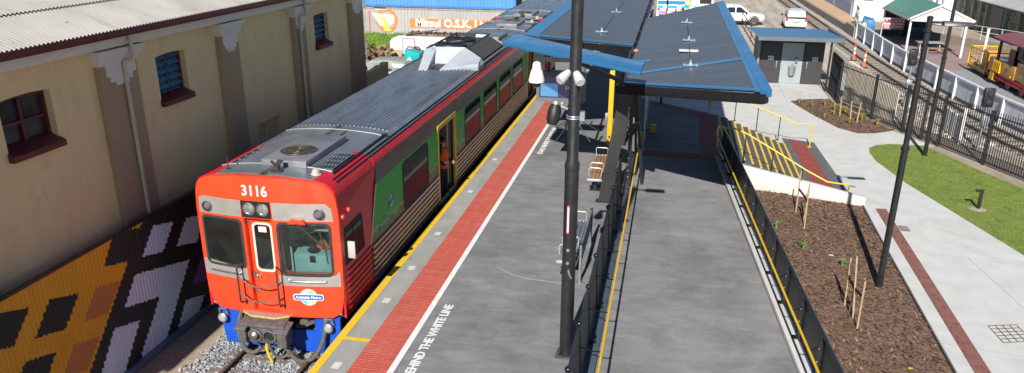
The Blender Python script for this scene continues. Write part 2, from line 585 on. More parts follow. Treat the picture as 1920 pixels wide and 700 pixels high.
stairs = struct(stairs_bm.build('stairs', dkstep, smooth=False))
for i in range(10):
    x0 = 2.36+.31*i
    yn = 29.0-max(0, x0-3.4)*.30
    m = MB(); z = -.12*i
    m.box(x0-.02, x0+.055, yn, 34.96, z-.03 if i else z-.02, z+.004)
    if i == 0: m = MB().box(x0-.08, x0-.005, yn, 34.8, -.02, .004)
    m.build('nosing', line_yellow, stairs, smooth=False)

# concrete plaza and the surfaces let into it
PZ = G+.012
fence_line = [(8.86, 47.4), (8.9, 44.27), (9.98, 40.96), (10.83, 38.51), (11.75, 36.51), (12.71, 33.68), (14.2, 29.7), (16.2, 24.4), (18.6, 18.0)]
plaza = struct(sheet('concrete_path', [(-1.2, 37.6), (-.4, 37.2), (2.3, 35), (2.35, 28.5), (6.9, 27.3), (6.84, 25.24), (6.62, 16.47), (6.3, 4), (19, 4), (18.4, 17.7), (16.0, 24.2), (14, 29.5), (12.5, 33.5), (11.55, 36.3), (10.6, 38.4), (9.8, 40.8), (8.8, 44.1), (8.8, 49.6), (-1.2, 49.6)], PZ, concrete))
sheet('brick_strip', [(7.29, 27.25), (7.64, 27.3), (7.4, 16.6), (7.1, 4), (6.75, 4), (7.04, 16.56)], PZ+.004, old_brick, plaza)
sheet('grey_border', [(5.25, 36.3), (6.55, 35.75), (6.75, 28.2), (5.2, 28.3)], PZ+.004, M('charcoal_paving', (.13, .135, .145), (.1, .105, .11), rough=.8, fine=.1), plaza)
sheet('brick_band', [(5.5, 35.95), (6.15, 35.6), (6.3, 28.6), (5.62, 28.6)], PZ+.008, red_brick, plaza)
jt = MB()
for a, b in (((6.9, 23.6), (11.0, 23.0)), ((6.7, 17.8), (12.5, 16.9)), ((7.2, 29.2), (9.4, 29.4)), ((7, 33.2), (8.6, 33.6)), ((6.7, 37.4), (8.7, 37.7)), ((6.4, 41.4), (6.5, 49.5)), ((3, 36.2), (3, 49.5)), ((0, 41.5), (6.5, 42.5)), ((9.0, 23.3), (9.6, 17.3))):
    jt.bar((*a, PZ), (*b, PZ), .018, .006)
jt.build('joint', M('joint_grey', (.36, .36, .34), rough=.9), plaza, smooth=False)  # thin grey strips mark the slab joints
gr = MB()
for k in range(5):
    gr.bar((8.09+.175*k, 18.94+.05*k, PZ+.004), (8.15+.175*k, 18.1+.06*k, PZ+.004), .02, .008)
for k in range(6):
    gr.bar((8.09+.012*k, 18.94-.165*k, PZ+.004), (8.79+.012*k, 19.14-.16*k, PZ+.004), .02, .008)
gr.build('grate', M('brown_grate', (.10, .075, .055), rough=.8), plaza, smooth=False)
gr = MB(); gr.fill(disc(7.0, 29.6, .13), [], lambda x, y: (x, y, PZ+.003), (0, 0, .006)); gr.fill(rrect(7.62, 7.92, 25.2, 25.7, .08), [], lambda x, y: (x, y, PZ+.003), (0, 0, .006))
gr.build('drain_cover', M('grey_cover', (.3, .29, .28), (.2, .16, .13), rough=.8), plaza, smooth=False)
kb = MB()
for a, b in (((6.9, 27.4), (6.82, 25.24)), ((6.82, 25.24), (6.6, 16.47)), ((6.6, 16.47), (6.27, 4))):
    kb.bar((*a, G+.03), (*b, G+.03), .04, .12)
kb.build('steel_edging', M('edging', (.12, .12, .13), rough=.7), plaza, smooth=False)

# mulch beds: gently heaped meshes with loose chips
def bed(name, outline, z, hump, label=None, chips=0, seed=1):
    rr = random.Random(seed)
    xs = [p[0] for p in outline]; ys = [p[1] for p in outline]
    bm = MB()
    bm.fill(outline, [], lambda x, y: (x, y, z), (0, 0, -.05))
    o = struct(bm.build(name, mulch, smooth=False))
    c = MB()
    n = 0
    while n < chips:
        x = rr.uniform(min(xs), max(xs)); y_ = rr.uniform(max(min(ys), 11), max(ys))
        if not inpoly(x, y_, outline): continue
        n += 1
        a = rr.uniform(0, 2*pi); L = rr.uniform(.02, .075); W = rr.uniform(.008, .022); t = rr.uniform(-.5, .5)
        c.mi = rr.choice((0, 0, 1, 1, 2, 3))
        dx, dy = cos(a)*L, sin(a)*L; ex, ey = -sin(a)*W, cos(a)*W
        zz = z+rr.uniform(.008, .035)
        c.face([(x-dx-ex, y_-dy-ey, zz-L*t), (x+dx-ex, y_+dy-ey, zz+L*t), (x+dx+ex, y_+dy+ey, zz+L*t+W*.5), (x-dx+ex, y_-dy+ey, zz-L*t+W*.5)])
    if chips:
        k = c.build('bark_chips', chipm, None, smooth=False)
        tag(k, label, 'mulch', kind='stuff')
    return o
chipm = [M('chip_a', (.125, .07, .045), rough=.95), M('chip_b', (.18, .108, .068), rough=.95), M('chip_c', (.05, .028, .018), rough=.95), M('chip_d', (.26, .175, .12), rough=.95)]
MUL = [(2.45, 28.75), (2.75, 24.4), (3.36, 15), (3.9, 4), (6.25, 4), (6.57, 16.47), (6.8, 25.24), (6.86, 27.35), (5.0, 27.95)]
bed('garden_bed', MUL, G+.03, .1, 'loose brown bark chips covering the long garden bed beside the walkway', 8500, 3)
MUL2 = [(6.62, 44.4), (7.4, 44.95), (8.75, 45.4), (8.86, 44.2), (9.85, 40.85), (10.55, 38.8), (10.2, 38.5), (9.6, 38.05), (8.8, 37.85), (8.1, 38.7), (7.4, 41.0), (6.9, 43.0)]
bed('planting_bed', MUL2, PZ+.02, .1, 'brown bark chips in the small planted bed by the black fence', 1600, 5)

struct(sheet('sandy_edge', [(11.25, 36.25), (11.6, 36.15), (12.55, 33.6), (14.0, 29.65), (16.0, 24.3), (18.4, 17.8), (18.1, 17.3), (15.6, 23.85), (13.5, 29.35), (12.1, 33.15)], PZ+.003, sand))
# lawn with standing blades
LAWN = [(8.62, 34.6), (8.75, 35.3), (9.15, 35.85), (9.8, 36.2), (11.2, 36.2), (12.2, 33.1), (13.6, 29.3), (15.7, 23.8), (18.2, 17.2), (17.6, 8), (14.8, 8), (12.3, 17.2), (10.68, 23.87), (9.06, 30.41), (8.6, 33.3)]
lw = MB(); lw.fill(LAWN, [], lambda x, y: (x, y, PZ+.012), (0, 0, -.03))
struct(lw.build('lawn_base', grass_mat, smooth=False))
bl = MB(); rr = random.Random(5); n = 0
while n < 26000:
    x = rr.uniform(8.6, 17); y = rr.uniform(17, 36.3)
    if not inpoly(x, y, LAWN): continue
    n += 1
    bl.mi = 0 if rr.random() < .6 else (1 if rr.random() < .75 else 2)
    a = rr.uniform(0, 2*pi); h_ = rr.uniform(.02, .05); wd = .009
    bl.face([(x-cos(a)*wd, y-sin(a)*wd, PZ+.01), (x+cos(a)*wd, y+sin(a)*wd, PZ+.01), (x+rr.uniform(-.03, .03), y+rr.uniform(-.03, .03), PZ+.012+h_)])
o = bl.build('grass', [M('blade_a', (.165, .235, .028), rough=.7), M('blade_b', (.215, .28, .05), rough=.7), M('blade_c', (.26, .25, .09), rough=.7)], None, smooth=False)
tag(o, 'mown green grass of the lawn between the path and the fence', 'grass', kind='stuff')
# ballast stones where the track bed shows in front of the train
st = MB(); rr = random.Random(9)
for i in range(5200):
    y = 10+rr.random()**1.0*6.2
    x = rr.uniform(-9.5, -6.35) if i % 6 else -9.45-abs(rr.gauss(0, .16))
    s_ = rr.uniform(.026, .06)
    m = Matrix.Translation((x, y, G+.02+s_*.3)) @ Matrix.Rotation(rr.uniform(0, 6), 4, (rr.random(), rr.random(), rr.random()+.1)) @ Matrix.Diagonal((s_, s_*rr.uniform(.55, .9), s_*rr.uniform(.5, .9), 1))
    nf = len(st.bm.faces)
    vs = [st.bm.verts.new(m @ Vector(p)) for p in ((1, 0, 0), (-1, .1, 0), (.1, 1, 0), (-.1, -1, .1), (.2, .1, .9), (-.1, 0, -1))]
    st.mi = rr.choice((0, 0, 1, 2))
    for f in ((0, 2, 4), (2, 1, 4), (1, 3, 4), (3, 0, 4), (2, 0, 5), (1, 2, 5), (3, 1, 5), (0, 3, 5)):
        st._f([vs[q] for q in f])
o = st.build('ballast_stones', [M('stone_a', (.30, .315, .34), rough=.9), M('stone_b', (.44, .45, .46), rough=.9), M('stone_c', (.17, .18, .20), rough=.9)], None, smooth=False)
tag(o, 'grey crushed stone ballast around the rail in front of the red train', 'gravel', kind='stuff')
# pebbles and clods on the sandy strip by the mural
st = MB()
for i in range(900):
    x = rr.uniform(-10.8, -9.4); y = rr.uniform(10, 17); s_ = rr.uniform(.008, .03)
    st.mi = rr.choice((0, 1))
    vs = [st.bm.verts.new((x+a*s_, y+b*s_, G+.004+c*s_)) for a, b, c in ((1, 0, 0), (-1, .2, 0), (.1, 1, 0), (0, -1, 0), (.1, .1, .8))]
    for f in ((0, 2, 4), (2, 1, 4), (1, 3, 4), (3, 0, 4)):
        st._f([vs[q] for q in f])
o = st.build('pebbles', [M('pebble_a', (.4, .34, .27), rough=.95), M('pebble_b', (.25, .19, .13), rough=.95)], None, smooth=False)
tag(o, 'small stones scattered on the sandy strip below the painted fence', 'pebbles', kind='stuff')

# ---- rails of both tracks
def rail_line(name, line, gauge, label, z0=G):
    t = thing(name, (line[0][0], line[0][1], z0), label, 'railway track')
    sl = MB(); dist = 0
    for (a, b) in zip(line, line[1:]):
        L = math.hypot(b[0]-a[0], b[1]-a[1]); n = max(1, int(L/.68))
        for k in range(n):
            f = k/n; x = a[0]+(b[0]-a[0])*f; y_ = a[1]+(b[1]-a[1])*f
            dx, dy = (b[0]-a[0])/L, (b[1]-a[1])/L
            w_ = gauge*.5+.4
            sl.bar((x-dy*w_, y_+dx*w_, z0+.0), (x+dy*w_, y_-dx*w_, z0+.0), .22, .1)
    sl.build('sleepers', M('sleeper', (.2, .17, .14), (.13, .11, .09), rough=.95), t, smooth=False)
    for d in (-gauge/2, gauge/2):
        r = MB(); ln = offs(line, d)
        for a, b in zip(ln, ln[1:]):
            r.bar((*a, z0+.135), (*b, z0+.135), .07, .04)
            r.bar((*a, z0+.08), (*b, z0+.08), .025, .1)
            r.bar((*a, z0+.03), (*b, z0+.03), .13, .02)
        r.build('rail', M('rail_rust', (.13, .075, .05), (.085, .05, .035), rough=.7), t, smooth=False)
    return t
rail_line('railway_track', [(-8.03, 3), (-8.03, 90)], 1.6, 'rusty rails in grey ballast running under the red train')
rail_line('railway_track', TRK, 1.07, 'brown curving rails in sandy ballast behind the black fence')
# ================================================================== LEFT WAREHOUSE
cream = M('cream_render', (.84, .66, .355), (.77, .60, .32), rough=.9, scale=1.2, bump=.5, bscale=22, c3=(.62, .48, .28), s3=2.2, lo3=.55, hi3=.8, stretch=(1, 1, .5), fine=.05, fscale=30)
brown_render = M('brown_render', (.43, .31, .185), (.38, .27, .165), rough=.9, scale=1.2, bump=.3, bscale=22)
maroon = M('maroon_paint', (.115, .014, .02), (.085, .012, .016), rough=.45, scale=4)
cream_trim = M('cream_trim', (.74, .69, .6), (.68, .63, .54), rough=.6, scale=3)
def roofrust(nt, tc, c, b):
    v = mp(nt, tc, (.5, 3, .5))
    f = ramp(nt, noise(nt, v, 1.3, 6, .72), .55, .74)
    c = mixrgb(nt, f, c, (.30, .235, .17))
    f = ramp(nt, noise(nt, tc, 2.3, 6, .75), .66, .74)
    return mixrgb(nt, f, c, (.22, .10, .045))
roof_iron = M('weathered_iron_roof', (.44, .425, .39), (.35, .33, .30), rough=.55, scale=.8, extra=roofrust, metal=.15)
dim_pane = M('dark_window_pane', (.02, .022, .026), (.05, .05, .055), rough=.12, scale=3, spec=.7)
blue_louvre = M('blue_louvre_glass', (.045, .16, .25), (.03, .11, .19), rough=.2, scale=5)

WX = -11.3
bld = thing('warehouse', (-14, 16, G), 'long cream rendered warehouse with brown pilasters and pale corrugated iron roof', 'warehouse')
W1 = (11.48, 12.72, 3.98, 5.0); W2 = (15.98, 17.12, 4.0, 5.06); W3 = (24.35, 25.45, 4.02, 5.04); VT = (20.1, 21.5, .6, 2.46)
def arched(y0, y1, z0, z1, rise=.035):
    pts = [(y0, z0), (y1, z0)]
    for k in range(7):
        t = k/6
        pts.append((y1+(y0-y1)*t, z1-rise+rise*4*t*(1-t)))
    return pts
wl = MB()
wl.fill([(3, G), (28.25, G), (28.25, 5.7), (3, 5.7)], [arched(*W1), arched(*W2), arched(*W3), [(VT[0], VT[2]), (VT[1], VT[2]), (VT[1], VT[3]), (VT[0], VT[3])]], lambda y, z: (WX, y, z), (-.3, 0, 0))
wl.box(-22, WX-.3, 27.95, 28.25, G, 5.7); wl.box(-22, WX-.3, 3, 3.3, G, 5.7); wl.box(-22.3, -22, 3, 28.25, G, 5.7)
wl.build('wall', cream, bld, smooth=False)
nb = MB(); nb.box(WX-.32, WX-.18, VT[0]-.05, VT[1]+.05, VT[2]-.1, VT[3]+.05); nb.box(WX-.18, WX-.12, (VT[0]+VT[1])/2-.02, (VT[0]+VT[1])/2+.05, VT[2], VT[3])
nb.build('bricked_up_niche', cream, bld, smooth=False)
def pilaster(y0, y1, zc0=4.72):
    p = MB(); p.box(WX, WX+.14, y0, y1, G, 5.3)
    po = p.build('pilaster', brown_render, bld, smooth=False)
    c = MB(); w_ = y1-y0
    c.box(WX-.0, WX+.30, y0-.16, y1+.16, 5.36, 5.47)
    c.box(WX, WX+.25, y0-.11, y1+.11, 5.26, 5.36)
    c.box(WX, WX+.19, y0-.05, y1+.05, 5.16, 5.26)
    c.box(WX, WX+.17, y0+.14*w_, y1-.06*w_, 4.92, 5.16)
    c.box(WX, WX+.17, y0+.22*w_, y1-.18*w_, 4.80, 4.92)
    c.box(WX, WX+.17, y0+.36*w_, y1-.30*w_, zc0, 4.80)
    c.build('capital', M('pale_capital', (.76, .71, .63), (.7, .65, .57), rough=.8), po, smooth=False)
for a in ((13.97, 15.13), (18.48, 19.36), (22.66, 23.44), (27.12, 28.28), (9.4, 10.5)): pilaster(*a)
def win(W, kind):
    y0, y1, z0, z1 = W
    f = MB()
    f.fill(arched(y0, y1, z0, z1), [arched(y0+.07, y1-.07, z0+.07, z1-.07)], lambda y, z: (WX-.21, y, z), (.07, 0, 0))
    f.box(WX-.2, WX-.155, (y0+y1)/2-.03, (y0+y1)/2+.03, z0+.07, z1-.09)
    if kind == 'sash': f.box(WX-.2, WX-.16, y0+.07, y1-.07, (z0+z1)/2-.025, (z0+z1)/2+.025)
    fo = f.build('window', maroon, bld, smooth=False)
    s = MB(); s.prism([(WX-.2, 0, z0+.17), (WX+.12, 0, z0+.02), (WX+.12, 0, z0-.09), (WX-.2, 0, z0-.09)], (0, y1-y0+.06, 0))
    for v in s.bm.verts: v.co.y += y0-.03
    s.build('sill', maroon, fo, smooth=False)
    if kind == 'sash':
        p = MB(); p.box(WX-.24, WX-.215, y0+.02, y1-.02, z0+.02, z1-.03); p.build('pane', dim_pane, fo, smooth=False)
    else:
        p = MB(); n = 6
        for k in range(n):
            zz = z0+.1+(z1-z0-.22)*k/(n-1)
            for a, b in ((y0+.08, (y0+y1)/2-.03), ((y0+y1)/2+.03, y1-.08)):
                p.hexa([(WX-.23, a, zz+.13), (WX-.12, a, zz-.02), (WX-.12, b, zz-.02), (WX-.23, b, zz+.13), (WX-.222, a, zz+.137), (WX-.112, a, zz-.013), (WX-.112, b, zz-.013), (WX-.222, b, zz+.137)])
        p.build('louvres', blue_louvre, fo, smooth=False)
        p = MB(); p.box(WX-.3, WX-.26, y0, y1, z0, z1); p.build('pane', dark_void, fo, smooth=False)
win(W1, 'sash'); win(W2, 'louvre'); win(W3, 'louvre')
fa = MB(); fa.box(-11.12, WX+.26, 3, 28.45, 5.5, 5.7); fa.box(WX, WX+.3, 3, 28.4, 5.6, 5.72); fa.build('fascia', cream_trim, bld, smooth=False)
gu = MB()
prof = [(-11.02, 5.84), (-10.98, 5.73), (-10.86, 5.71), (-10.82, 5.76), (-10.81, 5.86), (-10.83, 5.86), (-10.84, 5.77), (-10.88, 5.73), (-10.96, 5.75), (-11.0, 5.84)]
gu.prism([(x, 3, z) for x, z in prof], (0, 25.5, 0)); gu.build('gutter', maroon, bld, smooth=False)
rf = MB(); per = .105; n = int(25.4/per*6)
cols_ = []
lines = [(-10.86, 5.865), (-12.3, 6.385), (-17.0, 8.08)]
for j, (xa, za, xb, zb) in enumerate(((-10.86, 5.865, -12.1, 6.311), (-11.95, 6.283, -14.5, 7.20), (-14.3, 7.154, -17.0, 8.126))):
    prev = None
    for i in range(n+1):
        y = 3+i*per/6; dz = .017*sin(2*pi*y/per)+.006*j
        a = rf.bm.verts.new((xa, y, za+dz)); b = rf.bm.verts.new((xb, y, zb+dz))
        if prev: rf._f([prev[0], a, b, prev[1]])
        prev = (a, b)
rf.box(-17.05, -16.9, 3, 28.4, 7.9, 8.1)
rf.face([(-17, 3, 8.1), (-17, 28.4, 8.1), (-22.6, 28.4, 5.9), (-22.6, 3, 5.9)])
rfo = rf.build('roof', roof_iron, bld, angle=80)
rp = MB(); rp.prism([(-12.6, 18.9, 6.53), (-12.6, 21.6, 6.53), (-13.6, 21.3, 6.89), (-13.7, 19.2, 6.93)], (0, 0, .02)); rp.build('rusty_patch', rust, rfo, smooth=False)
for yy, zb in ((14.66, 1.2), (22.95, 1.2)):
    dp = MB()
    dp.tube([(WX+.36, yy+.1, 5.72), (WX+.36, yy+.1, 5.22), (WX+.22, yy-.02, 5.16), (WX+.20, yy-.02, 4.7), (WX+.2, yy-.02, G)], .045, 10)
    for z in (4.6, 3.9, 2.4): dp.cyl((WX+.2, yy-.02, z), (WX+.2, yy-.02, z+.06), .055)
    dp.build('downpipe', M('pipe_cream', (.58, .50, .38), (.5, .43, .32), rough=.5), bld)
# yard wall past the warehouse corner
yw = MB(); yw.box(-11.6, -11.4, 28.3, 31.2, G, 2.35); yw.box(-11.62, -11.38, 30.9, 31.3, G, 2.4)
o = yw.build('yard_wall', cream, smooth=False); tag(o, 'low cream wall continuing past the far corner of the warehouse', 'wall')

# ================================================================== PAINTED CORRUGATED FENCE
mural = thing('mural_fence', (-10.85, 15, G), 'corrugated iron fence painted with orange, black and lilac arrow shapes', 'fence')
mm = [M('mural_black', (.010, .010, .011), (.014, .013, .013), rough=.5), M('mural_orange', (.88, .38, .012), (.82, .33, .012), rough=.5),
      M('mural_brown', (.60, .21, .05), (.54, .185, .045), rough=.5), M('mural_lilac', (.71, .755, .87), (.645, .69, .80), rough=.5, c3=(.7, .68, .8), s3=1.5), M('mural_purple', (.20, .06, .33), rough=.5)]
orange_edge = [(13.12, 1.95), (12.67, 1.39), (13.39, 1.2), (11.73, -.51), (11.1, -1.3), (5, -1.3), (5, 1.95)]
shapes = [(4, [(15.41, -.28), (15.94, .2), (16.6, 0), (16.2, -.5)]),
    (3, [(14.36, 1.63), (15.09, 1.46), (14.55, .93), (13.85, 1.11)]), (3, [(15.57, 1.37), (16.25, 1.2), (15.86, .64), (15.06, .86)]),
    (3, [(13.53, .83), (15.45, .35), (14.02, -1.25), (13.3, -1.3), (13.3, -.93), (14.2, -.01), (13.03, .28)]),
    (3, [(12.62, 0), (13.43, -.21), (12.78, -.95), (12.5, -1.3), (11.55, -1.3)]), (3, [(15.09, -.54), (15.83, -.76), (15.3, -1.3), (14.4, -1.3)]),
    (3, [(17.0, .9), (17.8, .7), (16.9, -.4), (16.2, -.2)]), (3, [(16.7, 1.6), (17.5, 1.5), (17.2, 1.1), (16.4, 1.3)]),
    (0, [(9.77, 1.77), (10.71, 1.47), (10.2, .96), (9.2, 1.3)]), (0, [(11.17, 1.39), (11.9, 1.18), (11.38, .66), (10.67, .86)]), (0, [(10.35, .56), (11.06, .36), (10.4, -.35), (9.6, -.1)]),
    (2, [(12.35, 1.08), (13.07, .9), (12.53, .4), (11.85, .57)]), (2, [(11.5, .26), (12.2, .06), (11.69, -.42), (11.08, -.21)]), (1, [(13.42, 1.9), (14.11, 1.9), (13.92, 1.75)]), (1, orange_edge)]
ms = MB(); Y0, Y1, dy, dz = 8.0, 18.2, .0167, .034
ny, nz = int((Y1-Y0)/dy), int(3.07/dz)
grid = []
for i in range(ny+1):
    y = Y0+i*dy; x = -10.85+.016*sin(2*pi*y/.1)
    grid.append([ms.bm.verts.new((x, y, G+k*(3.07/nz))) for k in range(nz+1)])
for i in range(ny):
    for k in range(nz):
        yc = Y0+(i+.5)*dy; zc = G+(k+.5)*(3.07/nz)
        ms.mi = 0
        for idx, pl in shapes:
            if inpoly(yc, zc, pl): ms.mi = idx; break
        ms._f([grid[i][k], grid[i+1][k], grid[i+1][k+1], grid[i][k+1]])
ms.mi = 0
prev = None
for i in range(int(10/.025)):
    y = Y1+i*.025; x = -10.85+.016*sin(2*pi*y/.1)
    a = ms.bm.verts.new((x, y, G)); b = ms.bm.verts.new((x, y, 1.87))
    if prev: ms._f([prev[0], a, b, prev[1]])
    prev = (a, b)
ms.build('painted_sheet', mm, mural, angle=80)
c = MB(); c.box(-10.91, -10.81, 4, 28, 1.865, 1.91); c.build('capping', black_steel, mural, smooth=False)
c = MB(); c.box(-10.90, -10.74, 4, 28, G, G+.14); c.build('plinth', M('blue_grey_plinth', (.16, .2, .26), (.12, .15, .2), rough=.6), mural, smooth=False)

# ================================================================== RAILCARS
red_front = M('red_paint_sunlit_tone', (.84, .068, .022), (.78, .06, .02), rough=.3, scale=2, coat=.35, c3=(.42, .055, .03), s3=3, lo3=.56, hi3=.85, stretch=(1.6, 1, .22), rvar=.12)  # front copy of the train red, sunlit tone put into the colour
red_side = M('red_paint_shade_tone', (.60, .014, .024), (.52, .013, .021), rough=.35, scale=2, spec=.4)  # side copy of the train red, shade darkened into the colour
green_paint = M('green_livery', (.022, .30, .055), (.016, .24, .045), rough=.3, scale=1.5, coat=.3)
def swoosh(nt, tc, c, b):
    s = nd(nt, 'ShaderNodeSeparateXYZ'); nt.links.new(tc, s.inputs[0])
    n1 = noise(nt, mp(nt, tc, (.2, .9, .4)), 1.6, 6, .7)
    m1 = nd(nt, 'ShaderNodeMath', operation='MULTIPLY_ADD'); nt.links.new(n1, m1.inputs[0]); m1.inputs[1].default_value = -1.1; nt.links.new(s.outputs[2], m1.inputs[2])
    f = ramp(nt, m1.outputs[0], 2.08, 1.86)
    c = mixrgb(nt, f, c, (.14, .19, .05))
    ab = nd(nt, 'ShaderNodeMath', operation='SUBTRACT'); nt.links.new(m1.outputs[0], ab.inputs[0]); ab.inputs[1].default_value = 1.99
    aa = nd(nt, 'ShaderNodeMath', operation='ABSOLUTE'); nt.links.new(ab.outputs[0], aa.inputs[0])
    f2 = ramp(nt, aa.outputs[0], .045, .0)
    m3 = nd(nt, 'ShaderNodeMath', operation='MULTIPLY'); nt.links.new(f2, m3.inputs[0]); m3.inputs[1].default_value = .55
    return mixrgb(nt, m3.outputs[0], c, (.5, .66, .45))
green_art = M('green_livery_artwork', (.012, .45, .07), (.009, .38, .055), rough=.45, scale=1.5, spec=.25, extra=swoosh)
band_grey = M('grey_steel_band', (.17, .16, .155), (.12, .115, .11), rough=.35, metal=.6, scale=4, stretch=(1, .25, 3), rvar=.1)
silver_front = M('brushed_silver_paint', (.56, .55, .52), (.47, .46, .44), rough=.35, metal=.55, scale=4)
roof_grey = M('grey_roof_paint', (.22, .245, .275), (.16, .18, .21), rough=.38, metal=.35, scale=1.6, c3=(.25, .24, .23), s3=3, lo3=.56, hi3=.8, rvar=.12)
roof_gap = M('roof_trough', (.03, .032, .036), (.045, .04, .038), rough=.6)
roof_rib = M('ribbed_roof_steel', (.31, .335, .365), (.22, .24, .265), rough=.36, metal=.5, scale=1.5, c3=(.10, .085, .075), s3=2.4, lo3=.55, hi3=.8, stretch=(2.5, .35, 1), rvar=.1)
flute_steel = M('fluted_stainless', (.44, .395, .375), (.36, .30, .28), rough=.32, metal=.75, scale=1.2, stretch=(1, .15, .3))
flute_dark = M('flute_groove', (.10, .072, .066), (.07, .05, .045), rough=.6, scale=2)
side_glass = M('tinted_side_glass', (.010, .012, .017), (.016, .018, .024), rough=.03, spec=.04, scale=1)
clear_glass = glass('windscreen_glass', (.80, .93, .92), .92)
blue_skirt = M('blue_skirt_paint', (.012, .085, .52), (.010, .07, .44), rough=.35, scale=2, c3=(.02, .06, .3), s3=5, lo3=.6, hi3=.8)
grey_plastic = M('cab_grey', (.36, .45, .46), (.30, .38, .39), rough=.6, scale=3)
fan_grey = M('pale_grey_fairing', (.48, .52, .57), (.40, .44, .49), rough=.45, scale=1.5, c3=(.42, .42, .42), s3=3)
vest_mat = M('hi_vis_orange', (.85, .12, .015), (.78, .1, .012), rough=.8, scale=9)
skin_mat = M('skin', (.52, .29, .2), (.46, .24, .16), rough=.6)
navy_cloth = M('navy_cloth', (.018, .02, .035), (.028, .03, .05), rough=.9, scale=12)
hair_mat = M('dark_hair', (.018, .013, .010), (.03, .022, .016), rough=.7, scale=14)

XC, HW = -8.03, 1.61
half = [(1.61, 0.), (1.565, 2.80), (1.54, 2.92), (1.46, 3.02), (1.33, 3.085), (1.1, 3.135), (.7, 3.175), (.3, 3.195), (0, 3.2)]
def roofz(x):
    x = abs(x)
    for (a, za), (b, zb) in zip(half, half[1:]):
        if b <= x <= a: return za+(zb-za)*(a-x)/(a-b) if a != b else za
    return 3.2
def yb(xr): return .21*(xr/1.6)**2          # bow of the cab front

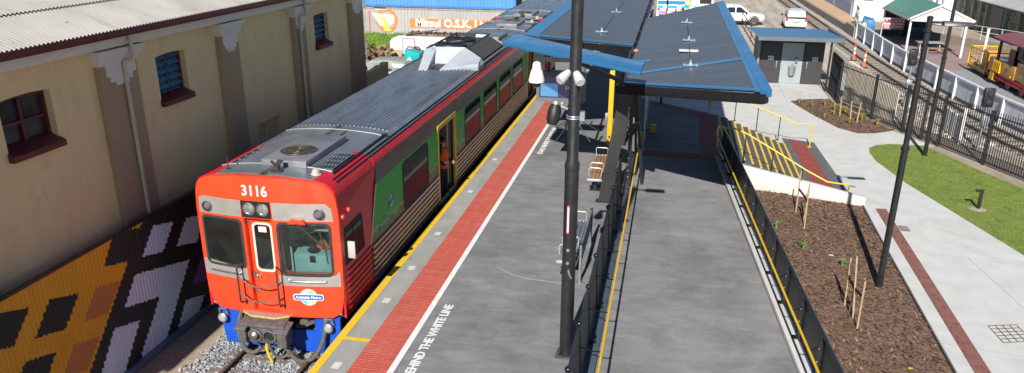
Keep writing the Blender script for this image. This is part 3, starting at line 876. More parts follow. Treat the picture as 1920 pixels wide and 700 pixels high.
def build_car(y0, length, root, detail):
    """y0 front end, +y rear; all coordinates absolute"""
    y1 = y0+length
    S = 1
    def seg(ya, yb_): return (y0+ya, y0+yb_)
    # roof and side shell above the flutes
    def strip(i0, i1, ya, yc, mat, name, off=0.):
        m = MB()
        for sgn in (1, -1):
            pts = [(XC+sgn*(x+off), z+off*.3) for x, z in half[i0:i1+1]]
            inn = [(XC+sgn*(x-.04), z-.04) for x, z in half[i0:i1+1]][::-1]
            m.prism([(x, ya, z) for x, z in pts+inn], (0, yc-ya, 0))
        return m.build(name, mat, root)
    yfr = y0+.24
    # red cap over the cab and the red cant rail stripe
    cab_end = y0+2.45
    for sgn in (1, -1):
        m = MB()
        pts = [(XC+sgn*x, z) for x, z in [(1.56, 2.8)]+half[2:6]]
        inn = [(XC+sgn*(x-.06), z-.05) for x, z in [(1.56, 2.8)]+half[2:6]][::-1]
        m.prism([(x, yfr, z) for x, z in pts+inn], (0, cab_end-yfr, 0))
        m.build('cab_cant_rail', red_side, root)
    m = MB()
    for sgn in (1, -1):
        for dx, dz_ in ((1.475, 3.022), (1.40, 3.065)):
            m.bar((XC+sgn*dx, yfr+.3, dz_), (XC+sgn*dx, y1-.2, dz_), .02, .03)
    m.build('rain_strip', black_steel, root)
    m = MB()
    for sgn in (1, -1):
        m.prism([(XC+sgn*1.572, 0, 2.83), (XC+sgn*1.555, 0, 2.925), (XC+sgn*1.495, 0, 3.0), (XC+sgn*1.46, 0, 2.96), (XC+sgn*1.52, 0, 2.83)], (0, y1-cab_end-.002, 0))
    for v in m.bm.verts: v.co.y += cab_end+.002
    m.build('red_stripe', red_side, root)
    m = MB()
    for sgn in (1, -1):
        pts = [(1.46, 2.998), (1.33, 3.085), (1.22, 3.115), (1.22, 3.06), (1.31, 3.03), (1.42, 2.96)]
        m.prism([(XC+sgn*x, cab_end+.002, z) for x, z in pts], (0, y1-cab_end-.3, 0))
    m.build('roof_edge', roof_grey, root)
    # ribbed roof between, flat plates at both ends
    ribs = (y0+4.45, y1-4.45)
    m = MB(); nr = 23; sec = []
    for k in range(nr*4+1):
        x = -1.25+2.5*k/(nr*4); ph = k % 4
        sec.append((x, roofz(x)+(.034 if ph in (1, 2) else -.006)))
    for (xa, za), (xb, zb) in zip(sec, sec[1:]):
        m.mi = 1 if max(za-roofz(xa), zb-roofz(xb)) < .01 else 0
        m.face([(XC+xa, ribs[0], za), (XC+xb, ribs[0], zb), (XC+xb, ribs[1], zb), (XC+xa, ribs[1], za)])
    bmesh.ops.remove_doubles(m.bm, verts=m.bm.verts[:], dist=1e-4)
    m.mi = 0
    for yy in (ribs[0], ribs[1]):
        for k in range(nr):
            x = -1.25+2.5*(k+.5)/nr
            m.box(XC+x-.03, XC+x+.03, yy-.03, yy+.01, roofz(x)-.02, roofz(x)+.018)
    m.build('ribbed_roof', [roof_rib, roof_gap], root, angle=25)
    for a, b in ((yfr+.02, ribs[0]-.01), (ribs[1]+.01, y1-.24)):
        m = MB(); n = 14
        for k in range(n):
            xa = -1.25+2.5*k/n; xb = xa+2.5/n
            m.hexa([(XC+xa, a, roofz(xa)-.05), (XC+xb, a, roofz(xb)-.05), (XC+xb, b, roofz(xb)-.05), (XC+xa, b, roofz(xa)-.05),
                    (XC+xa, a, roofz(xa)-.004), (XC+xb, a, roofz(xb)-.004), (XC+xb, b, roofz(xb)-.004), (XC+xa, b, roofz(xa)-.004)])
        bmesh.ops.remove_doubles(m.bm, verts=m.bm.verts[:], dist=1e-4)
        m.build('roof_plate', roof_grey, root, angle=20)
    def roof_kit(yc, d):
        """fan housing, grilles and seams on an end plate; d=+1 when the cab is at the low-y end"""
        Y = lambda v: yc+d*v
        def bx(m, x0, x1, a, b, z0, z1): m.box(XC+x0, XC+x1, min(Y(a), Y(b)), max(Y(a), Y(b)), z0, z1)
        m = MB(); bx(m, -.34, .68, .85, 3.05, 3.15, 3.315)
        m.cyl((XC+.17, Y(1.6), 3.315), (XC+.17, Y(1.6), 3.32), .42, .42, 28)
        fo = m.build('fan_housing', M('fan_housing_grey', (.27, .28, .30), (.2, .21, .225), rough=.4, metal=.3), root, bevel=.012)
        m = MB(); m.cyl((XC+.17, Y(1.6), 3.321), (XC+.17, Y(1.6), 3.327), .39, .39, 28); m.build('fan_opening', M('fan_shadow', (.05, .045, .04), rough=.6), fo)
        m = MB()
        for k in range(11):
            a = 2*pi*k/11
            m.bar((XC+.17+.08*cos(a), Y(1.6)+.08*sin(a), 3.332), (XC+.17+.37*cos(a+.35), Y(1.6)+.37*sin(a+.35), 3.333), .075, .006)
        for q in (.13, .26, .39): m.tube([(XC+.17+q*cos(2*pi*k/24), Y(1.6)+q*sin(2*pi*k/24), 3.342) for k in range(25)], .007, 5)
        m.cyl((XC+.17, Y(1.6), 3.325), (XC+.17, Y(1.6), 3.345), .07, .07)
        m.build('fan', M('fan_bronze', (.30, .26, .2), (.2, .17, .13), rough=.35, metal=.8), fo)
        for x0, x1 in ((-1.12, -.5), (.76, 1.22)):
            m = MB(); bx(m, x0, x1, .95, 2.15, 3.10, roofz(x0)+.005 if x0 < 0 else roofz(x1)+.045)
            go = m.build('grille', M('grille_black', (.03, .03, .032), rough=.6), root, smooth=False)
            m = MB(); zt = roofz(x1)+.05 if x0 > 0 else roofz(x0)+.012
            for k in range(7):
                x = x0+(x1-x0)*k/6; m.box(XC+x-.014, XC+x+.014, min(Y(.95), Y(2.15)), max(Y(.95), Y(2.15)), zt-.03, zt+.012)
            for k in range(5):
                yy = Y(.95+1.2*k/4); m.box(XC+x0, XC+x1, yy-.014, yy+.014, zt-.032, zt+.008)
            m.build('slats', roof_grey, go, smooth=False)
        for yy in (.9, 3.95):
            m = MB()
            pts = [(XC+x, Y(yy), roofz(x)+.012) for x in [-1.3+2.6*k/12 for k in range(13)]]
            m.tube(pts, .016, 6)
            m.build('seam_strip', M('seam_grey', (.30, .31, .32), (.22, .23, .24), rough=.5, metal=.3), root)
        m = MB(); m.bar((XC+1.29, Y(.8), 3.12), (XC+1.29, Y(3.9), 3.12), .05, .05); m.bar((XC+.35, Y(3.1), 3.197), (XC+.35, Y(3.9), 3.197), .02, .012); m.bar((XC+1.26, Y(3.9), 3.13), (XC+1.34, Y(4.0), 3.14), .1, .05)
        m.build('cable_duct', black_steel, root, smooth=False)
        m = MB(); m.lathe((XC+.2, Y(.48), 3.18), [(.14, 0), (.13, .03), (.07, .06), (.05, .13), (0.01, .15)]); m.bar((XC+.2, Y(.48), 3.30), (XC+.2, Y(.68), 3.38), .12, .02); m.bar((XC+.2, Y(.5), 3.28), (XC+.02, Y(.62), 3.36), .05, .03)
        m.build('horn', rubber, root)
        m = MB(); m.lathe((XC+1.0, Y(.62), 3.13), [(.12, 0), (.11, .03), (.085, .035), (.08, .09), (.045, .12), (.01, .13)]); m.build('roof_beacon', M('beacon_buff', (.5, .47, .42), rough=.5), root)
        m = MB(); m.cyl((XC-.95, Y(.55), 3.13), (XC-.95, Y(.55), 3.42), .012); m.cyl((XC-.95, Y(.55), 3.13), (XC-.95, Y(.55), 3.16), .05); m.build('aerial', rubber, root)
    roof_kit(y0, 1)
    roof_kit(y1, -1)
    # ---- sides: grey band, green band, flutes, cut round the doors
    doors = [(y0+7.52, y0+9.36), (y0+22.4, y0+24.2)]
    spans = []
    a = cab_end-.1
    for d0, d1 in doors:
        spans.append((a, d0)); a = d1
    spans.append((a, y1-.05))
    bnd = lambda z: y0+1.83+(z-1.0)*.405        # raked edge of the red cab end
    for sgn in (1, -1):
        X = XC+sgn*HW
        m = MB()
        m.prism([(X, bnd(2.40), 2.40), (X, y1-.05, 2.40), (X-sgn*.042, y1-.05, 2.83), (X-sgn*.042, bnd(2.83), 2.83)], (-sgn*.05, 0, 0))
        m.build('grey_band', band_grey, root, smooth=False)
        for i, (ya, yc) in enumerate(spans):
            m = MB()
            if i == 0: m.prism([(X, bnd(1.06), 1.06), (X, yc, 1.06), (X, yc, 2.398), (X, bnd(2.40), 2.398)], (-sgn*.05, 0, 0))
            else: m.box(min(X, X-sgn*.05), max(X, X-sgn*.05), ya, yc, 1.06, 2.398)
            m.build('green_panel', green_art, root, smooth=False)
            m = MB()
            lo = y0+1.95 if i == 0 else ya
            m.box(min(X, X-sgn*.06), max(X, X-sgn*.06)-0 if sgn < 0 else X-.012, lo, yc, .0, 1.058)
            po = m.build('fluted_panel', flute_dark, root, smooth=False)
            m = MB()
            for k in range(7):
                z = .09+k*.14
                m.prism([(X-sgn*.02, lo, z), (X+sgn*.028, lo, z+.012), (X+sgn*.034, lo, z+.05), (X+sgn*.028, lo, z+.09), (X-sgn*.02, lo, z+.1)], (0, yc-lo, 0))
            m.build('flutes', flute_steel, po, smooth=False)
        # red cab side with flutes of its own
        m = MB()
        m.prism([(X, y0+.24, .03), (X, y0+1.945, .03), (X, bnd(1.06)-.002, 1.06), (X, bnd(2.4)-.002, 2.4), (X-sgn*.042, bnd(2.83)-.002, 2.83), (X-sgn*.042, y0+.24, 2.83), (X, y0+.24, 2.4)], (-sgn*.05, 0, 0))
        co = m.build('cab_side', red_side, root, smooth=False)
        m = MB()
        for k in range(7):
            z = .09+k*.14
            m.prism([(X-sgn*.02, y0+.35, z+.07), (X+sgn*.028, y0+.42, z+.08), (X+sgn*.034, y0+.42, z+.1), (X+sgn*.028, y0+.42, z+.13), (X-sgn*.02, y0+.35, z+.14)], (0, 1.52, 0))
        m.build('cab_flutes', red_side, co, smooth=False)
        m = MB(); e = MB()
        p = [(bnd(1.06)-.025, 1.06), (bnd(1.06)+.03, 1.06), (bnd(2.4)+.03, 2.4), (bnd(2.4)-.025, 2.4)]
        m.prism([(X+sgn*.004, a, b) for a, b in p], (-sgn*.01, 0, 0)); m.build('edge_trim', silver_front, root, smooth=False)
        # windows
        wins = [(y0+4.32, y0+6.42)]+[(y0+10.68+2.72*k, y0+12.78+2.72*k) for k in range(4)]
        for wa, wb in wins:
            f = MB(); f.fill(rrect(wa-.05, wb+.05, 1.07, 2.33, .14), [rrect(wa+.01, wb-.01, 1.13, 2.27, .11)], lambda y, z: (X+sgn*.012, y, z), (-sgn*.03, 0, 0))
            fo = f.build('window', rubber, root, smooth=False)
            g_ = MB(); g_.fill(rrect(wa, wb, 1.12, 2.28, .11), [], lambda y, z: (X+sgn*.004, y, z), (-sgn*.02, 0, 0)); g_.build('pane', side_glass, fo, smooth=False)
        f = MB(); f.fill([(y0+.38, 1.2), (y0+1.5, 1.2), (y0+1.42, 2.04), (y0+.44, 2.04)], [[(y0+.44, 1.25), (y0+1.43, 1.25), (y0+1.36, 1.99), (y0+.5, 1.99)]], lambda y, z: (X+sgn*.014, y, z), (-sgn*.03, 0, 0))
        f.box(min(X, X+sgn*.014), max(X, X+sgn*.014), y0+.88, y0+.92, 1.22, 2.02)
        fo = f.build('cab_window', rubber, root, bevel=.012)
        g_ = MB(); g_.fill([(y0+.42, 1.23), (y0+1.45, 1.23), (y0+1.38, 2.01), (y0+.48, 2.01)], [], lambda y, z: (X+sgn*.005, y, z), (-sgn*.02, 0, 0)); g_.build('pane', side_glass, fo, smooth=False)
        for yy, zz in ((.36, 2.33), (.68, 2.38)):
            m = MB(); m.lathe((X, y0+yy, zz), [(.055, 0), (.06, sgn*.03), (.05, sgn*.06), (.02, sgn*.075)], 14, 'X')
            m.build('side_lamp', M('red_lens', (.75, .05, .03), rough=.15), root)
        # doors
        for d0, d1 in doors:
            f = MB(); yl = M('yellow_door_frame', (.72, .47, .02), (.6, .4, .03), rough=.4)
            f.fill([(d0-.10, .06), (d1+.08, .06), (d1+.08, 2.5), (d0-.10, 2.5)], [[(d0+.04, .14), (d1-.05, .14), (d1-.05, 2.36), (d0+.04, 2.36)]], lambda y, z: (X+sgn*.02, y, z), (-sgn*.08, 0, 0))
            do = f.build('doorway', yl, root, bevel=.01)
            m = MB(); m.box(min(X+sgn*.10, X-sgn*.3), max(X+sgn*.1, X-sgn*.3), d0+.02, d1-.02, .04, .10); m.build('step', M('step_dark', (.05, .07, .1), (.03, .045, .07), rough=.5), do, smooth=False)
            m = MB()                                 # folded leaves inside
            m.box(min(X-sgn*.12, X-sgn*.66), max(X-sgn*.12, X-sgn*.66), d1-.16, d1-.10, .14, 2.3)
            m.box(min(X-sgn*.2, X-sgn*.72), max(X-sgn*.2, X-sgn*.72), d1-.30, d1-.25, .14, 2.3)
            m.build('door_leaf', M('leaf_grey', (.28, .3, .33), (.22, .24, .27), rough=.4, metal=.3), do, smooth=False)
            m = MB(); m.tube([(X-sgn*.15, d1-.36, .3), (X-sgn*.15, d1-.36, 2.2)], .02, 8); m.build('grab_pole', yellow_paint, do)
    # floor, ends and inside partitions
    m = MB(); m.box(XC-1.55, XC+1.55, y0+.3, y1-.1, .02, .08); m.build('floor', M('floor_lino', (.035, .05, .075), (.05, .065, .09), rough=.5), root, smooth=False)
    pmat = M('partition_blue_grey', (.16, .2, .26), (.12, .15, .2), rough=.5)
    for yy in [v for d0, d1 in doors for v in (d0-.3, d1+.25)]+[y0+2.38]:
        m = MB(); m.box(XC-1.5, XC+1.5, yy-.03, yy+.03, .09, 3.0)
        m.build('partition', pmat, root, smooth=False)
    m = MB(); m.prism([(XC+s*x, y1-.06, z) for s, x, z in [(1, x, z) for x, z in half]+[(-1, x, z) for x, z in half[::-1][1:]]], (0, .05, 0)); m.build('end_wall', M('end_grey', (.1, .1, .11), rough=.6), root, smooth=False)
    m = MB(); m.box(XC-1.15, XC+1.15, y0+3, y1-3, -.8, -.02)
    for yy in (y0+2.5, y0+5, y1-2.5, y1-5):
        for s in (-.8, .8): m.lathe((XC+s, yy, -.62), [(.05, -.08), (.42, -.08), (.46, -.05), (.42, .04), (.42, .06), (.05, .06)], 24, 'X')
    m.build('underframe', M('underframe_black', (.02, .02, .022), (.035, .03, .028), rough=.85), root, smooth=False)
    if not detail: return

    # ---- cab front, bowed outwards at the middle
    cuts = [-1.6+.16*k for k in range(21)]
    F = lambda dy: (lambda x, z: (XC+x, y0+dy+yb(x), z))
    outline = [(-1.30, .05), (1.34, .05), (1.52, .16), (1.59, .5), (1.61, 1.3), (1.60, 2.40), (1.57, 2.74), (1.52, 2.90), (1.42, 3.01), (1.28, 3.08), (1.05, 3.13), (.6, 3.175), (0, 3.19),
               (-.6, 3.175), (-1.05, 3.13), (-1.28, 3.08), (-1.42, 3.01), (-1.52, 2.90), (-1.57, 2.74), (-1.60, 2.40), (-1.61, 1.3), (-1.59, .5), (-1.5, .16)]
    WL = (-1.47, -.50, 1.12, 2.22); WR = (.32, 1.42, 1.05, 2.22); DR = (-.42, .20, .12, 2.28)
    m = MB()
    m.fill(outline, [rrect(*WL, .12), rrect(*WR, .12), rrect(*DR, .02, 1)], F(0), (0, .2, 0), cuts=cuts)
    m.build('cab_front', red_front, root, bevel=.05, seg=3, angle=60)
    def plate(name, pts, mat, dy=-.006, th=.03, par=root, holes=(), bevel=0.):
        mm_ = MB(); mm_.fill(pts, holes, F(dy), (0, th, 0), cuts=cuts)
        return mm_.build(name, mat, par, smooth=True, bevel=bevel, angle=40)
    plate('silver_panel', [(-1.52, 2.28), (-.47, 2.30), (-.45, 2.66), (-1.40, 2.66), (-1.50, 2.60)], silver_front)
    plate('silver_panel', [(.25, 2.28), (1.50, 2.28), (1.47, 2.56), (1.36, 2.66), (.23, 2.66)], silver_front)
    plate('silver_panel', [(-1.585, .84), (-.48, .84), (-.48, 1.11), (-1.585, 1.20)], silver_front)
    plate('silver_panel', [(.25, .80), (1.55, .80), (1.55, 1.16), (1.46, 1.04), (.25, 1.04)], silver_front)
    hb = plate('headlight_box', [(-.44, 2.31), (.215, 2.31), (.215, 2.67), (-.44, 2.67)], black_steel, -.02, .05)
    for x in (-.26, .05):
        m = MB(); m.lathe((XC+x, y0+yb(x), 2.5), [(.13, -.01), (.14, -.035), (.12, -.04), (.11, -.015)], 20, 'Y')
        l = m.build('headlight', stainless, hb)
        m = MB(); m.lathe((XC+x, y0+yb(x), 2.5), [(.115, -.016), (.09, -.032), (.02, -.038)], 20, 'Y'); m.build('lens', M('lamp_lens', (.55, .56, .56), (.3, .31, .32), rough=.06, metal=.6, scale=25), l)
    for x in (-1.29, 1.23):
        m = MB(); m.lathe((XC+x, y0+yb(x), 2.44), [(.11, 0), (.12, -.03), (.095, -.04), (.09, -.01)], 20, 'Y')
        l = m.build('marker_lamp', M('marker_rim', (.08, .05, .05), rough=.4), root)
        m = MB(); m.lathe((XC+x, y0+yb(x), 2.44), [(.088, -.012), (.06, -.05), (.02, -.06)], 20, 'Y'); m.build('lens', M('marker_lens', (.16, .13, .17), rough=.08), l)
    # windscreens with black rubber
    for Wn in (WL, WR):
        fo = plate('windscreen', rrect(Wn[0]-.025, Wn[1]+.025, Wn[2]-.025, Wn[3]+.025, .13), rubber, -.012, .03, holes=[rrect(Wn[0]+.03, Wn[1]-.03, Wn[2]+.03, Wn[3]-.03, .1)])
        g_ = MB(); g_.fill(rrect(Wn[0]+.01, Wn[1]-.01, Wn[2]+.01, Wn[3]-.01, .1), [], F(.004), (0, .008, 0), cuts=cuts); g_.build('pane', clear_glass, fo, angle=60)
    # recessed gangway door
    m = MB(); m.fill(rrect(DR[0], DR[1], DR[2], DR[3], .02, 1), [rrect(-.305, .105, 1.05, 2.12, .09)], lambda x, z: (XC+x, y0+.15, z), (0, .04, 0)); 
    do = m.build('gangway_door', red_front, root, smooth=False)
    m = MB(); m.fill(rrect(-.33, .13, 1.02, 2.15, .11), [rrect(-.28, .08, 1.07, 2.10, .08)], lambda x, z: (XC+x, y0+.135, z), (0, .02, 0)); m.build('window_trim', M('cream_rim', (.66, .6, .52), rough=.5), do, smooth=False)
    m = MB(); m.fill(rrect(-.30, .10, 1.05, 2.12, .09), [], lambda x, z: (XC+x, y0+.16, z), (0, .008, 0)); m.build('pane', clear_glass, do, smooth=False)
    m = MB(); m.box(XC-.19, XC-.01, y0+.15, y0+.158, 1.93, 2.05); m.build('notice', white_paint, do, smooth=False)
    m = MB(); m.bar((XC-.33, y0+.11, .92), (XC-.24, y0+.11, .90), .03, .03); m.box(XC-.35, XC-.31, y0+.12, y0+.15, .82, 1.0); m.build('handle', stainless, do, smooth=False)
    for z in (.5, 2.1, .9):
        m = MB(); m.box(XC-.405, XC-.37, y0+.11, y0+.15, z, z+.13); m.build('hinge', stainless, do, smooth=False)
    # grab rails and chains
    for x, d in ((-.62, -.1), (.30, .1)):
        m = MB(); b = y0+yb(x)
        m.tube([(XC+x-d, b, 1.22), (XC+x, b-.17, 1.24), (XC+x, b-.2, 1.18), (XC+x, b-.2, .42), (XC+x, b-.16, .36), (XC+x-d*.5, b, .34)], .021, 8)
        m.build('grab_rail', M('rail_dark', (.10, .09, .085), rough=.4, metal=.6), root)
    for z, sag in ((1.0, .22), (.62, .2)):
        m = MB(); pts = []
        for k in range(25):
            t = k/24; pts.append((XC-.62+.92*t, y0-.17, z-sag*4*t*(1-t)))
        for i, (a, b) in enumerate(zip(pts, pts[1:])):
            m.bar(a, b, .035 if i % 2 else .016, .016 if i % 2 else .035)
        m.build('chain', M('chain_steel', (.22, .15, .13), (.3, .27, .25), rough=.45, metal=.6, scale=30), root, smooth=False)
    for x0, x1, z in ((-1.38, -.66, .985), (.46, 1.26, .93)):
        m = MB(); pts = [(XC+x0, y0+yb(x0), z), (XC+x0, y0+yb(x0)-.05, z)]+[(XC+x0+(x1-x0)*k/6, y0+yb(x0+(x1-x0)*k/6)-.055, z) for k in range(7)]+[(XC+x1, y0+yb(x1)-.05, z), (XC+x1, y0+yb(x1), z)]
        m.tube(pts, .018, 8); m.build('hand_bar', stainless, root)
    # wiper
    m = MB(); x = .68
    m.prism([(XC+.58, y0-.01, 2.24), (XC+.98, y0+.01, 2.24), (XC+.90, y0, 2.36), (XC+.66, y0-.01, 2.36)], (0, -.05, 0)); m.build('wiper_cover', red_front, root, bevel=.01)
    m = MB(); m.tube([(XC+.75, y0-.05, 2.28), (XC+1.05, y0-.03, 2.0), (XC+1.33, y0+.05, 1.72)], .014, 6); m.tube([(XC+.80, y0-.05, 2.28), (XC+1.10, y0-.03, 2.0), (XC+1.36, y0+.05, 1.72)], .012, 6); m.tube([(XC+1.24, y0-.0, 2.1), (XC+1.34, y0+.05, 1.72), (XC+1.36, y0+.07, 1.36)], .016, 6); m.tube([(XC+.86, y0-.03, 2.0), (XC+1.2, y0, 2.12)], .01, 6)
    m.build('wiper', rubber, root)
    # number and operator badge
    text('lettering', '3116', .315, line_white, root, frame((XC-.10, y0-.006, 2.885), (1, 0, 0), (0, 0, 1)), bold=.006, ext=.004, xs=.92)
    bx_, bz = .86, .55
    byy = y0+yb(bx_)-.012
    tilt = Vector((1, .21*2*bx_/2.56, 0)).normalized()
    P = lambda u, v, d=0: tuple(Vector((XC+bx_, byy, bz))+tilt*(u*.84)+Vector((0, -d, v*.84)))
    m = MB(); m.fill(disc(0, 0, .23, 28), [], lambda u, v: P(u, v), (0, -.006, 0)); bo = m.build('badge', line_white, root, smooth=False)
    m = MB(); m.fill([(.02, .05), (.0, .20), (.1, .19), (.18, .11), (.2, .03), (.1, .07)], [], lambda u, v: P(u, v, .008), (0, -.004, 0)); m.build('green_swirl', M('badge_green', (.30, .62, .25), rough=.4), bo, smooth=False)
    m = MB(); m.fill([(-.2, -.05), (-.19, -.1), (-.1, -.2), (0, -.21), (-.05, -.12), (-.1, -.06)], [], lambda u, v: P(u, v, .008), (0, -.004, 0)); m.build('blue_swirl', M('badge_blue', (.15, .5, .75), rough=.4), bo, smooth=False)
    m = MB(); m.fill([(.02, -.21), (.12, -.17), (.19, -.08), (.08, -.1)], [], lambda u, v: P(u, v, .008), (0, -.004, 0)); m.build('orange_swirl', M('badge_orange', (.75, .5, .2), rough=.4), bo, smooth=False)
    m = MB(); m.fill(rrect(-.37, .37, -.07, .07, .05), [], lambda u, v: P(u, v, .013), (0, -.005, 0)); m.build('banner', M('badge_navy', (.02, .13, .42), rough=.4), bo, smooth=False)
    m = MB(); m.fill(rrect(-.395, .395, -.09, .09, .06), [], lambda u, v: P(u, v, .009), (0, -.004, 0)); m.build('banner_edge', line_white, bo, smooth=False)
    text('lettering', 'Adelaide Metro', .088, line_white, bo, frame(P(0, 0, .02), tilt, (0, 0, 1)), bold=.002, ext=.002)
    # small side emblem, script scribble and mirror on the platform side
    X = XC+HW
    m = MB(); m.fill([(y0+3.22, 1.56), (y0+3.34, 1.5), (y0+3.46, 1.6), (y0+3.46, 1.76), (y0+3.34, 1.82), (y0+3.22, 1.74)], [], lambda y, z: (X+.004, y, z), (.004, 0, 0)); eo = m.build('emblem', M('emblem_pale', (.5, .6, .7), rough=.5), root, smooth=False)
    m = MB(); m.bar((X+.012, y0+3.17, 1.6), (X+.012, y0+3.5, 1.72), .01, .08); m.build('emblem_bar', M('emblem_blue', (.03, .15, .55), rough=.5), eo, smooth=False)
    m = MB()
    for s0, zz in ((2.5, 1.28), (9.75, 1.75)):
        r3 = random.Random(4)
        for k in range(6):
            a = y0+s0+k*.11
            m.tube([(X+.008, a, zz-.1+r3.uniform(-.03, .03)), (X+.008, a+.03, zz+.12+r3.uniform(-.03, .05)), (X+.008, a+.07, zz-.02), (X+.008, a+.1, zz+.06)], .013, 4)
    m.build('script_mark', M('script_pale', (.36, .52, .36), rough=.5), root, smooth=False)
    m = MB(); m.tube([(X, y0+.62, 1.62), (X+.14, y0+.55, 1.62), (X+.14, y0+.52, 1.5)], .02, 8); m.box(X+.04, X+.20, y0+.46, y0+.51, 1.36, 1.74)
    mo = m.build('mirror', M('mirror_back', (.50, .47, .42), (.42, .4, .36), rough=.5), root, bevel=.012)
    m = MB(); m.box(X+.06, X+.18, y0+.512, y0+.516, 1.39, 1.71); m.build('mirror_glass', side_glass, mo, smooth=False)
    # ---- headstock, coupler, hoses
    m = MB(); b0 = y0+.26
    m.fill([(-1.36, -.88), (1.10, -.93), (1.40, -.55), (1.44, .04), (-1.44, .04)], [[(.20, -.40), (.82, -.40), (.85, -.03), (.24, -.03)]], lambda x, z: (XC+x, b0, z), (0, .06, 0))
    m.build('skirt', blue_skirt, root, smooth=False)
    m = MB(); m.box(XC-.1, XC+1.05, b0+.35, b0+.4, -.7, .02); m.bar((XC+.35, b0+.1, -.38), (XC+.62, b0+.2, -.1), .16, .12); m.bar((XC+.45, b0+.06, -.36), (XC+.78, b0+.12, -.2), .06, .08)
    m.build('draw_gear', M('oily_metal', (.22, .19, .16), (.09, .08, .07), rough=.6, metal=.4, scale=14), root, smooth=False)
    m = MB()
    pts = [(-.74, .10), (-.62, .02), (-.2, -.0), (.28, -.0), (.44, .05), (.56, .16), (.50, .20), (-.66, .20)]
    m.fill([(-.70, y0+.25), (-.66, y0-.02), (-.42, y0-.16), (.14, y0-.18), (.40, y0-.03), (.50, y0+.25)], [], lambda x, y: (XC+x, y, .06), (0, 0, .03)); so = m.build('tread_plate', M('tread_steel', (.35, .34, .38), (.26, .25, .28), rough=.55, metal=.3, fine=.3, fscale=60), root, smooth=False)
    m = MB(); ed = [(-.70, y0+.25), (-.66, y0-.02), (-.42, y0-.16), (.14, y0-.18), (.40, y0-.03), (.50, y0+.25)]
    m.tube([(XC+x, y, .075) for x, y in ed], .028, 6); m.build('tread_edge', M('worn_yellow', (.55, .40, .10), (.3, .2, .08), rough=.6, scale=14), so, smooth=False)
    cg = M('coupler_grey', (.15, .153, .158), (.09, .087, .084), rough=.6, metal=.3, scale=9, c3=(.16, .1, .06), s3=11, lo3=.52, hi3=.68)
    m = MB(); cy = y0-.35
    m.box(XC-.44, XC+.34, cy, cy+.3, -.46, -.04); m.box(XC-.16, XC+.1, cy+.3, b0+.1, -.38, -.10)
    m.prism([(XC-.55, cy-.08, .02), (XC+.46, cy-.08, .02), (XC+.40, cy+.4, .08), (XC-.5, cy+.4, .08)], (0, 0, -.07))
    co = m.build('coupler', cg, root, bevel=.015)
    m = MB(); m.box(XC-.60, XC-.42, cy-.13, cy+.15, -.42, -.06); m.prism([(XC-.66, cy-.2, -.05), (XC-.38, cy-.2, -.05), (XC-.36, cy+.2, .06), (XC-.6, cy+.2, .06)], (0, 0, -.05)); m.build('electric_head', cg, co, bevel=.02)
    m = MB(); m.box(XC+.30, XC+.52, cy-.15, cy+.15, -.45, -.06); m.prism([(XC+.24, cy-.2, -.05), (XC+.58, cy-.2, -.05), (XC+.56, cy+.2, .03), (XC+.24, cy+.2, .06)], (0, 0, -.05)); m.build('electric_head', cg, co, bevel=.02)
    for x in (-.25, .08):
        m = MB(); m.lathe((XC+x, cy, -.26), [(.15, 0), (.16, -.05), (.12, -.06), (.11, .0)], 22, 'Y'); fo = m.build('coupler_ring', cg, co)
        m = MB(); m.lathe((XC+x, cy, -.26), [(.115, -.005), (.05, -.008)], 18, 'Y'); m.build('bore', dark_void, fo)
    m = MB(); m.lathe((XC-.26, cy-.0, -.24), [(.1, -.0), (.08, -.09), (.02, -.13)], 18, 'Y'); m.build('cone', M('cone_steel', (.5, .48, .45), (.35, .3, .27), rough=.4, metal=.7), co)
    for k, x in enumerate((-.38, -.16, .06, .26)):
        m = MB(); m.bar((XC+x, cy-.02, -.04), (XC+x+.12, cy+.34, .03), .05, .06); m.build('coupler_rib', cg, co, smooth=False)
    def arc(pts, r, mat, name):
        from mathutils.geometry import interpolate_bezier
        out = []
        for a, b, c_, d in pts: out += [tuple(q) for q in interpolate_bezier(Vector(a), Vector(b), Vector(c_), Vector(d), 14)]
        m_ = MB(); m_.tube(out, r, 8); return m_.build(name, mat, root)
    hose = M('hose_rubber', (.075, .068, .06), (.11, .1, .088), rough=.7, scale=10)
    arc([((XC-.85, b0, .02), (XC-1.05, b0-.3, -.55), (XC-.6, b0-.5, -1.15), (XC-.30, b0-.35, -.70))], .05, hose, 'hose')
    arc([((XC-.75, b0, -.0), (XC-.9, b0-.25, -.5), (XC-.62, b0-.4, -.75), (XC-.45, b0-.45, -.45))], .02, hose, 'hose')
    arc([((XC+1.12, b0, .0), (XC+1.2, b0-.35, -.85), (XC+.62, b0-.5, -1.35), (XC+.30, b0-.45, -.48))], .05, hose, 'hose')
    arc([((XC+.36, b0-.35, -.5), (XC+.5, b0-.4, -.9), (XC+.7, b0-.3, -1.1), (XC+.75, b0-.2, -1.12))], .022, hose, 'hose')
    arc([((XC-.05, b0-.5, -.5), (XC+.1, b0-.55, -1.0), (XC+.3, b0-.4, -.95), (XC+.45, b0-.3, -.6))], .035, hose, 'hose')
    arc([((XC-.08, b0-.45, -.45), (XC-.14, b0-.5, -.65), (XC-.08, b0-.52, -.75), (XC+.0, b0-.5, -.98))], .03, yellow_paint, 'strap')
    m = MB(); m.lathe((XC-.86, b0-.02, -.02), [(.06, -.06), (.06, .08)], 12, 'Z'); m.lathe((XC+1.12, b0-.02, -.03), [(.06, -.3), (.06, .08)], 12, 'Z'); m.build('hose_coupling', galv, root)
